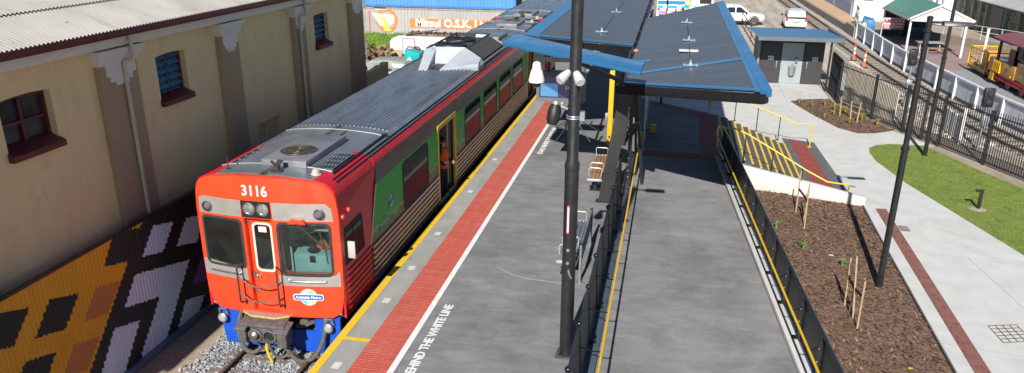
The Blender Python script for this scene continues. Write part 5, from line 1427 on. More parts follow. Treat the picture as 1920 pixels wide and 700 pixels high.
m = MB(); m.lathe((-2.22, 13.5, 0), [(.03, 5.70), (.07, 5.66), (.085, 5.55), (.10, 5.54), (.14, 5.38), (.135, 5.34)], 24); dm = m.build('dome_camera', M('camera_white', (.74, .73, .70), (.68, .67, .64), rough=.4), cp_)
m = MB(); m.ball((-2.22, 13.5, 5.34), .095); m.build('dome', M('dome_smoke', (.03, .03, .035), rough=.05), dm)
for x, y, dx, lbl in ((-1.49, 13.33, .10, 1), (-1.70, 13.42, -.13, 2)):
    m = MB(); p = Vector((x, y, 5.5)); d = Vector((dx, -.20, -.12)); m.tube([p-d*.3, p+d*.25, p+d*.6], [.06, .085, .09], 18); fo = m.build('flood_camera', M('camera_grey_white', (.55, .55, .54), (.48, .48, .47), rough=.4), cp_)
    m = MB(); m.tube([p+d*.61, p+d*.7], [.08, .07], 18); m.build('lens_cover', M('camera_grey', (.5, .51, .52), rough=.25), fo)
    m = MB(); m.tube([p-d*.3, (-1.55, 13.42, 5.55)], .03, 8); m.build('mount', galv, fo)
m = MB(); d = Vector((-.05, -.10, -.34)); p = Vector((-1.86, 13.42, 4.98)); m.tube([p, p+d*.3, p+d*.75, p+d], [.085, .12, .115, .075], 18); fo = m.build('loudspeaker', M('speaker_black', (.014, .014, .016), rough=.5), cp_)
m = MB(); m.tube([p-d*.12, p+d*.16], [.075, .098], 18); m.tube([p, (-1.66, 13.46, 4.90)], .03, 8); m.build('speaker_collar', galv, fo)
m = MB()
for z in (4.78, 4.74): m.tube([(-1.55+.12*cos(2*pi*k/20), 13.5+.12*sin(2*pi*k/20), z) for k in range(21)], .014, 6)
m.box(-1.44, -1.36, 13.44, 13.56, 4.7, 4.86); m.build('clamp_band', galv, cp_)
for k, (x, z, y) in enumerate(((-1.23, 4.38, 13.3), (-1.12, 4.5, 13.62), (-1.84, 4.34, 13.3), (-1.93, 4.42, 13.5), (-1.9, 4.5, 13.7))):
    a = Vector((-1.55, 13.5, 4.76)); b = Vector((x, y, z)); m = MB(); m.tube([a+(b-a)*.3, b], .008, 5); m.build('spike', M('spike_steel', (.04, .04, .042), rough=.6), cp_)
m = MB(); m.fill(rrect(-.022, .022, -.27, .27, .01), [], lambda u, v: (-1.575+u, 13.362, 2.88+v), (0, .01, 0)); st_ = m.build('sticker', M('sticker_red', (.6, .1, .12), rough=.5), cp_, smooth=False)
m = MB(); m.box(-1.588, -1.562, 13.359, 13.362, 2.64, 3.12); m.build('sticker_panel', white_paint, st_, smooth=False)
m = MB()
for z in (2.28, 2.02): m.cyl((-1.56, 13.375, z), (-1.56, 13.36, z), .03, n=14)
m.build('access_cover', galv, cp_)
m = MB(); m.tube([(-1.54, 13.36, 1.88), (-1.52, 13.35, 1.8), (-1.48, 13.36, 1.72)], .02, 6); m.build('padlock', stainless, cp_)

def lamp_post(loc, h, label, extra=False):
    t = thing('lamp_post', loc, label, 'lamp post', 'black lamp posts')
    x, y, z = loc
    m = MB(); m.lathe((x, y, z), [(.085, 0), (.082, h*.55)], 20); m.build('lower_shaft', black_steel, t)
    m = MB(); m.lathe((x, y, z), [(.10, h*.55-.05), (.10, h*.55+.03), (.068, h*.55+.06), (.064, h)], 20); m.build('upper_shaft', black_steel, t)
    m = MB(); m.lathe((x, y, z), [(.16, 0), (.16, .02), (.10, .03), (.095, .06)], 20); m.build('base', M('base_brown', (.05, .035, .03), rough=.7), t)
    m = MB(); m.box(x+.05, x+.32, y-.02, y+.02, z+h-.12, z+h-.07); m.build('arm', black_steel, t, smooth=False)
    m = MB(); m.hexa([(x+.30, y-.13, z+h-.17), (x+.95, y-.15, z+h-.14), (x+.95, y+.15, z+h-.14), (x+.30, y+.13, z+h-.17), (x+.30, y-.07, z+h-.06), (x+.95, y-.13, z+h-.085), (x+.95, y+.13, z+h-.085), (x+.30, y+.07, z+h-.06)]); lo = m.build('lamp_head', M('lamp_head_grey', (.045, .048, .055), rough=.4), t, bevel=.015)
    m = MB(); m.box(x+.45, x+.9, y-.1, y+.1, z+h-.165, z+h-.15); m.build('lens', M('lamp_diffuser', (.6, .6, .58), rough=.3), lo, smooth=False)
    m = MB(); m.lathe((x, y, z+h), [(.07, -.02), (.07, .03), (.03, .05)], 16); m.tube([(x+.09*cos(2*pi*k/16), y+.09*sin(2*pi*k/16), z+h-.3) for k in range(17)], .015, 5); m.build('cap', black_steel, t)
lamp_post((5.97, 20.68, G), 7.04, 'tall black lamp post standing in the mulch beside the concrete path')
lamp_post((10.77, 34.55, G), 7.4, 'tall black lamp post standing on the lawn by the black fence')
# low post on the lawn
m = MB(); m.box(10.66, 10.76, 27.86, 27.94, G, -.52); m.box(10.52, 10.76, 27.85, 27.95, -.56, -.48); o = m.build('bollard_light', black_steel, bevel=.01); tag(o, 'short black bollard light leaning in the lawn', 'bollard')
m = MB(); m.lathe((10.7, 27.9, G), [(.3, .02), (.26, .035), (.05, .05)], 14); m.build('bare_soil', sand, o)

# ---- platform seats and grab rail
timber = M('timber_slats', (.30, .165, .075), (.24, .125, .055), rough=.6, scale=3, stretch=(1, .2, 1))
def bench(loc, label, L=2.75, mt=None):
    t = thing('bench', loc, label, 'bench', 'platform benches')
    x, y, z = loc
    for k in range(4):
        m = MB(); m.box(x-.20+.105*k, x-.11+.105*k, y-L/2, y+L/2, z+.42, z+.45); m.build('slat', mt or timber, t, bevel=.006)
    m = MB(); m.box(x-.24, x+.24, y-L/2-.05, y-L/2+.06, z+.37, z+.455); m.box(x-.24, x+.24, y+L/2-.06, y+L/2+.05, z+.37, z+.455); m.build('end_frame', M('bench_silver', (.6, .61, .62), (.5, .51, .52), rough=.35, metal=.6), t, bevel=.025)
    for yy in (-L/2+.3, L/2-.3):
        m = MB(); m.box(x-.06, x+.06, y+yy-.05, y+yy+.05, z, z+.40); m.box(x-.16, x+.16, y+yy-.12, y+yy+.12, z, z+.03); m.build('leg', black_steel, t, smooth=False)
    for yy in (-L/2+.35, -L/6, L/2-.02):
        m = MB(); m.tube([(x-.2, y+yy, z+.44), (x-.22, y+yy, z+.66), (x-.17, y+yy, z+.70), (x+.14, y+yy, z+.70), (x+.19, y+yy, z+.66), (x+.17, y+yy, z+.44)], .016, 8); m.build('armrest', M('bench_pale', (.6, .54, .5), (.5, .45, .4), rough=.4, metal=.4), t)
bench((-1.98, 24.8, 0), 'timber slatted platform bench with pale hoop armrests beside the raking column')
bench((-2.02, 18.4, 0), 'grey blue slatted platform bench partly behind the camera pole', mt=M('bench_blue_slats', (.20, .26, .33), (.16, .21, .27), rough=.45, metal=.3))
gr_ = thing('grab_rail', (-1.67, 18, 0), 'galvanised steel leaning rail between the camera pole and black barrier', 'leaning rail')
for y in (16.85, 19.25):
    m = MB(); m.cyl((-1.67, y, 0), (-1.66, y, .95), .035); m.cyl((-1.67, y, 0), (-1.67, y, .015), .09); m.build('post', galv, gr_)
m = MB()
for z in (.92, .55, .75): m.tube([(-1.665, 16.85, z), (-1.665, 19.25, z)], .028, 8)
m.build('rail', galv, gr_)
m = MB(); m.cyl((-1.66, 16.85, .95), (-1.66, 16.85, .99), .037); m.cyl((-1.66, 19.25, .95), (-1.66, 19.25, .99), .037); m.build('cap', rubber, gr_)
# ================================================================== TOILET BLOCK
clad = M('dark_cladding', (.030, .029, .032), (.040, .038, .041), rough=.6, scale=3)
def vgroove(p_, amt=.5):
    def fn(nt, tc, c, b):
        wv = nd(nt, 'ShaderNodeTexWave'); wv.bands_direction = 'X'; wv.inputs['Scale'].default_value = p_
        nt.links.new(tc, wv.inputs['Vector'])
        f = ramp(nt, wv.outputs['Fac'], .0, .14)
        m1 = nd(nt, 'ShaderNodeMapRange'); nt.links.new(f, m1.inputs[0]); m1.inputs[3].default_value = 1-amt; m1.inputs[4].default_value = 1
        vm = nd(nt, 'ShaderNodeVectorMath', operation='SCALE'); nt.links.new(c, vm.inputs[0]); nt.links.new(m1.outputs[0], vm.inputs['Scale'])
        return vm.outputs[0]
    return fn
clad_b = M('boarded_cladding', (.034, .032, .035), (.044, .041, .043), rough=.6, scale=3, extra=vgroove(2.6))
grey_panel = M('pale_grey_boarding', (.31, .36, .385), (.28, .325, .35), rough=.5, scale=3, extra=vgroove(3.2, .25))
tb = thing('toilet_block', (7.1, 50.5, G), 'small dark clad toilet block with sky-tinted roof and pale middle panel', 'toilet block')
m = MB(); m.box(5.2, 6.5, 49.5, 52.4, G, 1.62); m.box(7.8, 8.92, 49.5, 52.4, G, 1.62); m.box(6.5, 7.8, 49.56, 52.4, G, 1.62); m.build('wall', clad, tb, smooth=False)
m = MB(); m.box(6.55, 7.76, 49.50, 49.56, G+.03, 1.2); m.build('centre_panel', grey_panel, tb, smooth=False)
for x0, x1, hx in ((5.38, 6.40, 6.30), (7.92, 8.86, 8.02)):
    m = MB(); m.box(x0, x1, 49.47, 49.498, G+.05, 1.15); do = m.build('door', clad_b, tb, smooth=False)
    m = MB(); m.box(hx-.03, hx+.03, 49.42, 49.47, -.25, .12); m.build('handle', stainless, do, bevel=.008)
    m = MB(); sx = (x0+x1)/2 + (.05 if x0 < 6 else .05); m.box(sx-.15, sx+.15, 49.455, 49.47, .18, .42); so = m.build('door_sign', M('sign_white', (.68, .70, .72), rough=.5), do, smooth=False)
    m = MB(); m.box(sx-.11, sx-.03, 49.45, 49.455, .23, .37); m.box(sx+.03, sx+.1, 49.45, 49.455, .23, .37); m.build('pictogram', M('sign_blue', (.12, .2, .35), rough=.5), so, smooth=False)
m = MB(); m.lathe((7.2, 49.42, 0), [(.05, -.72), (.17, -.66), (.21, -.50), (.215, -.18), (.23, -.14), (.19, -.13), (.15, -.3)], 20); bo = m.build('hand_basin', stainless, tb)
m = MB(); m.tube([(7.2, 49.5, -.12), (7.2, 49.45, .0), (7.2, 49.36, -.02), (7.2, 49.36, -.08)], .02, 6); m.build('tap', galv, bo)
m = MB(); m.box(7.33, 7.48, 49.40, 49.5, .06, .36); m.build('soap_dispenser', M('dispenser', (.3, .3, .3), rough=.4, metal=.5), tb, bevel=.015)
m = MB(); m.prism([(4.9, 47.5, 1.74), (9.55, 47.45, 1.74), (9.25, 52.7, 1.60), (4.7, 52.7, 1.60)], (0, 0, .05)); m.build('roof', M('sky_tinted_roof', (.055, .20, .36), (.045, .165, .31), rough=.35, metal=.3, scale=1, c3=(.2, .32, .42), s3=2, lo3=.62, hi3=.8), tb, smooth=False)  # roof colour holds a bluish sky reflection over dark grey
m = MB(); m.box(4.9, 9.55, 47.42, 47.50, 1.58, 1.80); m.box(9.5, 9.58, 47.5, 52.7, 1.5, 1.78); m.build('roof_fascia', M('fascia_grey', (.14, .155, .175), (.11, .125, .14), rough=.5), tb, smooth=False)
m = MB(); m.box(5.15, 5.27, 49.3, 49.5, G, 1.62); m.build('corner_post', M('post_grey', (.2, .22, .25), rough=.5), tb, smooth=False)
m = MB(); m.box(8.86, 8.96, 47.55, 47.65, G, 1.6); m.build('roof_post', black_steel, tb, smooth=False)

# ================================================================== BLACK PICKET FENCE
pf = thing('picket_fence', (10.8, 38.5, G), 'long black steel picket fence running along the far side of the path', 'fence')
FL = [(9.02, 47.3), (8.98, 44.3), (9.98, 40.96), (10.83, 38.51), (11.33, 37.3), (11.75, 36.3), (12.71, 33.68), (14.15, 29.8), (15.6, 25.9), (17.05, 22.0)]
for i, (a, b) in enumerate(zip(FL, FL[1:])):
    L = math.hypot(b[0]-a[0], b[1]-a[1])
    m = MB()
    if i == 0:                                   # mesh infill beside the toilets
        n = int(L/.1)
        for k in range(n): m.box(a[0]-.012, a[0]+.012, a[1]+(b[1]-a[1])*k/n-.008, a[1]+(b[1]-a[1])*k/n+.008, G+.08, 1.1)
    else:
        n = int(L/.125)
        for k in range(1, n):
            t = k/n; x = a[0]+(b[0]-a[0])*t; y = a[1]+(b[1]-a[1])*t
            m.box(x-.014, x+.014, y-.014, y+.014, G+.08, 1.0)
            m.prism([(x-.012, y, 1.0), (x+.012, y, 1.0), (x, y, 1.06)], (0, .01, 0))
    for z in (G+.16, .82): m.bar((*a, z), (*b, z), .04, .045)
    if i == 0: m.bar((*a, 1.1), (*b, 1.1), .04, .045); m.bar((*a, 0), (*b, 0), .04, .03)
    m.build('picket_panel', black_steel, pf, smooth=False)
for (x, y) in FL:
    m = MB(); m.box(x-.045, x+.045, y-.045, y+.045, G, 1.0); m.box(x-.05, x+.05, y-.05, y+.05, 1.0, 1.02); m.build('post', black_steel, pf, smooth=False)
# gate posts stand a little taller, in pairs
# concrete pad and low walls behind the fence
m = MB(); m.prism([(9.25, 44.7, G+.012), (11.15, 40.2, G+.012), (11.55, 42.6, G+.012), (11.35, 47, G+.012), (11.1, 54.3, G+.012), (9.6, 50, G+.012)], (0, 0, .02)); struct(m.build('crossing_slab', M('worn_concrete', (.70, .68, .63), (.60, .57, .52), rough=.9, scale=.9), smooth=False))
m = MB(); m.prism([(9.4, 45.2, G), (11.0, 41.0, G), (11.05, 41.0, .2), (9.45, 45.2, .95)], (.12, .05, 0)); o = m.build('timber_screen', M('pale_slats', (.74, .65, .53), (.66, .57, .46), rough=.8, scale=4, extra=vgroove(3, .25)), smooth=False); tag(o, 'pale sloping slatted screen just behind the black picket fence', 'screen')

# ================================================================== RAILWAY BITS
def delineator(loc, label):
    t = thing('delineator_post', loc, label, 'traffic cone', 'orange delineator posts')
    x, y, z = loc
    orange = M('cone_orange', (.85, .16, .02), (.78, .13, .02), rough=.5)
    m = MB(); m.lathe((x, y, z), [(.26, 0), (.26, .05), (.13, .07)], 16); m.build('base', rubber, t)
    m = MB(); m.lathe((x, y, z), [(.10, .06), (.065, .5), (.052, 1.0), (.05, 1.06), (.02, 1.1)], 14); m.build('cone', orange, t)
    for h_ in (.46, .74):
        m = MB(); r0 = .072-.02*h_; m.lathe((x, y, z), [(r0+.006, h_), (r0+.004, h_+.17)], 14); m.build('reflective_band', line_white, t)
delineator((12.64, 59.17, G), 'orange and white delineator post beside the far track, the farther of two')
delineator((12.71, 56.18, G), 'orange and white delineator post beside the far track, the nearer of two')
def signal(loc, h, label, hooded):
    t = thing('crossing_signal', loc, label, 'signal', 'signals behind the picket fence')
    x, y, z = loc
    m = MB(); m.cyl((x, y, z), (x, y, z+h), .06); m.box(x-.14, x+.14, y-.14, y+.14, z, z+.03); m.build('post', galv, t)
    m = MB(); m.box(x-.2, x+.2, y-.1, y+.12, z+h-.75, z+h+.05); bo = m.build('signal_head', black_steel, t, bevel=.03)
    for k in (0, 1):
        zz = z+h-.17-.36*k
        m = MB(); m.lathe((x, y+.12, zz), [(.13, 0), (.14, .22), (.13, .22), (.12, .02)], 14, 'Y'); ho = m.build('hood', black_steel, bo)
        m = MB(); m.lathe((x, y-.1, zz), [(.12, 0), (.10, -.05), (.03, -.06)], 14, 'Y'); m.build('back_cap', M('cap_dark', (.04, .04, .045), rough=.35), bo)
    m = MB(); m.box(x-.14, x+.14, y-.2, y-.06, z+1.05, z+1.5); m.build('relay_box', galv, t, bevel=.02)
signal((12.26, 44.06, G), 2.95, 'black railway signal on a grey post behind the fence, the farther one', True)
signal((13.29, 36.13, G), 2.6, 'black railway signal on a grey post behind the fence, the nearer one', False)
m = MB()
gw = thing('white_gate', (12.8, 38.2, G), 'small white picket pedestrian gate standing by the curving track', 'gate')
m = MB()
for k in range(12):
    t = k/11; m.box(12.82-.03*t-.02, 12.82-.03*t+.02, 39.5-2.3*t-.045, 39.5-2.3*t+.045, G+.1, -.05)
m.bar((12.85, 39.5, G+.3), (12.82, 37.2, G+.3), .03, .07); m.bar((12.85, 39.5, G+.9), (12.82, 37.2, G+.9), .03, .07); m.build('pickets', white_paint, gw, smooth=False)
m = MB(); m.box(12.74, 12.84, 36.85, 36.95, G, .40); m.build('post', white_paint, gw, smooth=False)
# white boarded fence that follows the track
wf = thing('boarded_fence', (15.2, 55, G), 'long white boarded fence between the curving track and pink paving', 'fence')
WFL = [(15.12, 71.0), (15.1, 67.8), (15.06, 64.6), (15.0, 61.5), (14.98, 58.4), (15.1, 55.5), (15.25, 52.6), (15.4, 49.8), (15.55, 47.0), (15.75, 44.2), (16.0, 41.4), (16.4, 38.6), (17.1, 35.6), (18.2, 32.4), (19.6, 29.2)]
wfm = M('weathered_white_boards', (.62, .65, .70), (.54, .57, .62), rough=.6, scale=2, extra=vgroove(3.5, .2))
for i, (a, b) in enumerate(zip(WFL, WFL[1:])):
    d = (Vector((*b, 0))-Vector((*a, 0))).normalized(); n = Vector((-d.y, d.x, 0))
    m = MB(); L = math.hypot(b[0]-a[0], b[1]-a[1]); k_ = int(L/.16)
    for k in range(k_):
        p = Vector((*a, 0))+d*L*k/k_; q = Vector((*a, 0))+d*(L*(k+1)/k_-.012)
        m.bar((p.x, p.y, -.62), (q.x, q.y, -.62), .02, .84)
    m.build('board_panel', wfm, wf, smooth=False)
    m = MB(); m.bar((*a, .02), (*b, .02), .17, .06); m.bar((*a, -.14), (*b, -.14), .06, .12); m.build('capping_rail', M('cap_white', (.68, .70, .74), rough=.55), wf, smooth=False)
    m = MB(); m.bar((*a, G+.1), (*b, G+.1), .04, .2); m.build('dark_base_strip', M('base_strip_grey', (.09, .09, .1), rough=.8), wf, smooth=False)  # dark strip along the foot of the boards
for a in WFL:
    m = MB(); m.box(a[0]-.13, a[0]+.03, a[1]-.06, a[1]+.06, G, .0); m.build('post', wfm, wf, smooth=False)
struct(sheet('pink_forecourt', [(15.2, 71), (15.05, 58.4), (15.65, 47), (16.3, 42.5), (20, 48), (26, 62), (26, 70), (17, 77)], G+.004, pink_paving))
struct(sheet('loco_gravel', [(17.2, 52), (16.2, 44), (18.5, 33), (30, 33), (27, 52), (20.5, 57.2), (17.8, 56.5)], G+.008, ballast))

# ================================================================== PICNIC SHELTER WITH SIGN
pv = thing('picnic_shelter', (19, 68, G), 'white picnic shelter with green gabled roof by the boarded fence', 'shelter')
A, B, C_ = (17.35, 65.0, 1.12), (18.95, 63.4, 2.25), (20.75, 62.0, 1.36)
A2, B2, C2 = (17.35, 73.2, 1.12), (19.1, 73.6, 2.35), (21.3, 73.0, 1.3)
m = MB(); m.prism([A, B, B2, A2], (0, 0, .05)); m.prism([B, C_, C2, B2], (0, 0, .05)); m.build('roof', M('green_iron_roof', (.10, .25, .185), (.085, .22, .16), rough=.5, scale=1), pv, smooth=False)
m = MB(); m.prism([(A[0]+.05, A[1]-.06, A[2]-.16), (C_[0], C_[1]-.06, C_[2]-.16), (C_[0], C_[1]-.06, C_[2]), (B[0], B[1]-.06, B[2]), (A[0]+.05, A[1]-.06, A[2])], (0.02, .08, 0)); m.build('gable', white_paint, pv, smooth=False)
m = MB(); m.bar((A[0], A[1]-.12, A[2]+.03), (B[0], B[1]-.12, B[2]+.03), .06, .14); m.bar((B[0], B[1]-.12, B[2]+.03), (C_[0]+.1, C_[1]-.12, C_[2]), .06, .14); m.build('barge_board', M('cream_white', (.78, .75, .66), rough=.5), pv, smooth=False)
m = MB(); m.bar((A[0]-.06, A[1], A[2]-.04), (A2[0]-.06, A2[1], A2[2]-.04), .1, .12); m.bar((A2[0], A2[1], 1.05), (C2[0], C2[1], 1.2), .1, .12); m.build('eaves_beam', M('eaves_grey', (.42, .42, .43), rough=.5), pv, smooth=False)
for (x, y, z) in ((17.5, 65.1, 1.1), (17.45, 72.9, 1.1), (20.45, 62.3, 1.3), (21.1, 72.7, 1.3)):
    m = MB(); m.box(x-.07, x+.07, y-.07, y+.07, G, z); m.build('post', white_paint, pv, smooth=False)
sg = MB(); sg.box(16.72, 18.35, 70.0, 70.06, -.25, .62); so = sg.build('shop_sign', M('sign_cream', (.70, .68, .66), rough=.5), smooth=False); tag(so, 'red and white ice cream sign board standing under the picnic shelter', 'sign')
m = MB(); m.box(16.76, 18.31, 69.985, 70.0, -.22, .10); m.build('red_band', M('sign_red', (.42, .02, .04), rough=.5), so, smooth=False)
text('lettering', 'AMSCOL', .50, M('sign_red_text', (.45, .02, .04), rough=.5), so, frame((17.55, 69.985, .36), (1, 0, 0), (0, 0, 1)), bold=.014, ext=.004, xs=.82)
text('lettering', 'ICE', .26, line_white, so, frame((17.05, 69.975, -.06), (1, 0, 0), (0, 0, 1)), bold=.008, ext=.004)
text('lettering', 'CREAM', .26, line_white, so, frame((17.80, 69.975, -.06), (1, 0, 0), (0, 0, 1)), bold=.008, ext=.004)
m = MB(); m.box(16.78, 16.84, 70.06, 70.12, G, .5); m.box(18.22, 18.28, 70.06, 70.12, G, .5); m.build('leg', black_steel, so, smooth=False)
pt_ = thing('picnic_table', (18.9, 64.3, G), 'grey topped picnic table standing in front of the picnic shelter', 'table')
m = MB(); m.box(18.0, 19.75, 64.0, 64.9, -.50, -.44); m.build('table_top', M('table_grey', (.27, .31, .34), rough=.4), pt_, smooth=False)
for x in (18.2, 19.55):
    m = MB(); m.bar((x, 64.1, G), (x, 64.25, -.5), .06, .06); m.bar((x, 64.8, G), (x, 64.65, -.5), .06, .06); m.build('leg', galv, pt_, smooth=False)
bn = thing('picnic_bench', (19, 63.5, G), 'low timber picnic bench in front of the grey topped table', 'bench')
m = MB(); m.box(18.4, 19.8, 63.3, 63.65, -.78, -.72); m.build('seat', timber, bn, smooth=False)
for x in (18.55, 19.65):
    m = MB(); m.box(x-.03, x+.03, 63.35, 63.6, G, -.78); m.build('leg', galv, bn, smooth=False)
kq = MB(); kq.box(17.6, 21.5, 73.6, 73.8, G, 1.2); o = kq.build('shelter_screen', M('screen_dark', (.04, .045, .05), (.06, .065, .07), rough=.8), smooth=False); tag(o, 'dark wall closing the back of the picnic shelter', 'wall')
kq = MB(); kq.box(19.6, 21.0, 72.2, 73.2, G, -.3); o = kq.build('servery_counter', M('counter_blue', (.05, .09, .15), (.04, .07, .12), rough=.6), bevel=.03); tag(o, 'dark blue counter at the back of the picnic shelter', 'counter')

# covered stack by the white wall
m = MB(); m.hexa([(15.9, 73.2, G), (17.0, 73.0, G), (17.1, 74.2, G), (15.9, 74.3, G), (15.95, 73.3, .1), (16.85, 73.1, .05), (16.9, 74.0, .15), (16.1, 74.1, .35)]); o = m.build('tarpaulin_heap', M('blue_tarpaulin', (.02, .10, .32), (.03, .2, .38), rough=.5, scale=3), bevel=.06); tag(o, 'blue tarpaulin covered heap beside the picnic shelter', 'heap')
m = MB(); m.box(15.75, 16.15, 72.6, 73.0, G, -.35); m.ball((15.95, 72.8, -.3), .22); o = m.build('gas_bottle', M('bottle_cream', (.6, .55, .35), rough=.4), bevel=.04); tag(o, 'cream gas bottle standing in front of the blue tarpaulin', 'bottle')
# chain mesh fence by the white building
cf = thing('mesh_fence', (16.4, 76, G), 'sagging grey wire mesh fence in front of the white building', 'fence')
fp = [(15.1, 71.3), (15.6, 75.0), (16.6, 78.5), (17.0, 81.5)]
for (x, y) in fp:
    m = MB(); m.cyl((x, y, G), (x, y, .55), .035, n=8); m.build('post', galv, cf)
m = MB()
for (a, b) in zip(fp, fp[1:]):
    for z in (.5, -.3, -1.0): m.tube([(*a, z), (*b, z)], .012, 4)
    for k in range(24):
        t = k/24; x = a[0]+(b[0]-a[0])*t; y = a[1]+(b[1]-a[1])*t
        m.bar((x, y, G), (x+(b[0]-a[0])*.08, y+(b[1]-a[1])*.08, .5), .008, .008); m.bar((x, y, .5), (x+(b[0]-a[0])*.08, y+(b[1]-a[1])*.08, G), .008, .008)
m.build('wire_mesh', galv, cf, smooth=False)

# ================================================================== LOCOMOTIVE AND GUARD WAGON
lc = thing('locomotive', (20.3, 50.5, G), 'small ochre locomotive with maroon cab, red frames and rods', 'locomotive')
ochre = M('ochre_paint', (.52, .27, .065), (.46, .235, .055), rough=.4, scale=2, coat=.2)
loco_red = M('loco_red', (.42, .025, .025), (.36, .02, .02), rough=.45)
loco_maroon = M('loco_maroon', (.17, .035, .045), (.14, .03, .038), rough=.5)
m = MB(); m.box(19.2, 21.2, 49.4, 53.4, -.50, .27); m.box(19.25, 21.15, 44.6, 49.4, -.45, .55); m.box(19.35, 21.05, 44.6, 49.4, .55, .68); m.build('body', ochre, lc, bevel=.05)
m = MB(); m.box(19.3, 21.1, 44.6, 53.6, -.85, -.5); m.box(19.25, 21.15, 53.4, 53.7, -.75, -.35); m.build('frame', loco_red, lc, bevel=.02)
for yy in (52.3, 50.2, 48.2, 46.2):
    m = MB(); m.lathe((19.35, yy, G+.5), [(.05, -.05), (.40, -.05), (.42, .0), (.38, .04), (.05, .05)], 22, 'X'); wo = m.build('wheel', M('wheel_red', (.33, .03, .03), (.1, .02, .02), rough=.5), lc)
    m = MB(); m.lathe((19.35, yy, G+.5), [(.46, .0), (.46, .1), (.42, .1), (.42, .0)], 22, 'X'); m.build('tyre', M('tyre_steel', (.06, .06, .06), rough=.4, metal=.6), wo)
m = MB(); m.bar((19.22, 46.2, G+.45), (19.22, 52.3, G+.45), .05, .1); m.build('coupling_rod', loco_red, lc, smooth=False)
m = MB()
for yy in (52.35, 49.75):
    for x in (19.28, 21.12): m.box(x-.06, x+.06, yy-.09, yy+.09, .27, 1.48)
m.box(19.22, 19.3, 49.65, 50.7, .27, 1.1); m.box(21.1, 21.18, 49.65, 52.4, .27, 1.1); m.box(19.22, 21.18, 49.65, 49.73, .27, 1.48); m.box(19.22, 21.18, 49.66, 52.44, 1.40, 1.48); m.build('cab', loco_maroon, lc, smooth=False)
m = MB(); m.box(19.21, 19.22, 48.8, 49.4, .75, 1.2); m.build('cab_window', dim_pane, lc, smooth=False)
m = MB(); m.box(19.26, 21.14, 48.3, 49.66, .68, 1.45); m.build('cab_front', loco_maroon, lc, bevel=.03)
m = MB(); n = 10; pts = []
for k in range(n+1):
    x = 19.0+2.4*k/n; t = (x-20.2)/1.2; pts.append((x, 48.1, 1.75-.25*t*t))
m.prism(pts+[(x, y, z-.06) for x, y, z in pts[::-1]], (0, 4.9, 0)); m.build('cab_roof', M('roof_maroon', (.24, .075, .085), (.2, .06, .07), rough=.5), lc)
m = MB()
for yy in (51.4, 51.65, 51.9, 52.15, 52.4): m.box(19.10, 19.2, yy-.045, yy+.045, -.42, .25)
m.box(19.12, 19.18, 51.3, 52.5, .10, .16); m.box(19.12, 19.18, 51.3, 52.5, -.3, -.24); m.build('yellow_grille', yellow_paint, lc, smooth=False)
m = MB(); m.fill(disc(50.55, -.12, .14, 16), [], lambda y, z: (19.19, y, z), (.02, 0, 0)); m.build('round_plate', M('plate_pink', (.45, .15, .2), rough=.4), lc, smooth=False)
m = MB(); m.prism([(19.1, 52.0, -.5), (19.1, 52.6, -.5), (19.1, 52.7, -.95), (19.1, 52.1, -.95)], (.1, 0, 0)); m.box(19.2, 19.5, 51.9, 52.6, -.98, -.93); m.build('step', yellow_paint, lc, smooth=False)
m = MB(); m.cyl((19.1, 49.8, -.38), (19.3, 49.8, -.38), .1); m.cyl((19.12, 47.5, -.25), (19.3, 47.5, -.25), .12); m.build('pipe_end', M('brass', (.5, .32, .1), rough=.35, metal=.8), lc)
m = MB(); m.cyl((20.0, 51.0, .27), (20.0, 51.0, 1.0), .3); m.box(19.6, 20.8, 50.9, 51.1, .27, .95); m.build('boiler_back', black_steel, lc)
gw2 = thing('guard_wagon', (20.3, 55.6, G), 'yellow railed flat wagon coupled behind the ochre locomotive', 'wagon')
m = MB(); m.box(19.3, 20.9, 53.95, 57.2, -.95, -.72); m.build('deck', M('deck_timber', (.34, .25, .15), (.26, .19, .11), rough=.8), gw2, smooth=False)
m = MB()
for (x, y) in ((19.3, 54.0), (19.3, 57.15), (20.9, 54.0), (20.9, 57.15)): m.box(x-.05, x+.05, y-.05, y+.05, -.9, .38)
for z in (.36, -.75):
    m.bar((19.3, 54, z), (19.3, 57.15, z), .08, .08); m.bar((20.9, 54, z), (20.9, 57.15, z), .06, .06); m.bar((19.3, 57.15, z), (20.9, 57.15, z), .06, .06); m.bar((19.3, 54, z), (20.9, 54, z), .06, .06)
m.build('rail_frame', yellow_paint, gw2, smooth=False)
m = MB()
for k in range(6): m.bar((19.3, 54, -.6+.17*k), (19.3, 57.15, -.6+.17*k), .007, .007); m.bar((19.3, 57.15, -.6+.17*k), (20.9, 57.15, -.6+.17*k), .008, .008)
for k in range(16): m.bar((19.3, 54+.2*k, -.7), (19.3, 54+.2*k, .35), .007, .007)
for k in range(8): m.bar((19.4+.19*k, 57.15, -.7), (19.4+.19*k, 57.15, .35), .012, .012)
m.build('mesh_side', yellow_paint, gw2, smooth=False)
m = MB(); m.box(20.05, 20.8, 56.2, 57.0, -.72, .2); m.build('load', M('orange_load', (.60, .25, .03), (.5, .2, .03), rough=.6, scale=5), gw2, bevel=.03)
for yy in (54.6, 56.5):
    m = MB(); m.lathe((19.55, yy, G+.33), [(.05, -.05), (.30, -.05), (.33, .05), (.05, .05)], 18, 'X'); m.build('wheel', M('wagon_wheel', (.07, .05, .04), rough=.6, metal=.4), gw2)
m = MB(); m.cyl((21.2, 60.2, G), (21.2, 60.2, 1.05), .09); m.cyl((21.2, 60.2, 1.05), (21.2, 60.2, 1.12), .12); o = m.build('white_post', white_paint); tag(o, 'white post standing on the paving behind the yellow wagon', 'post')

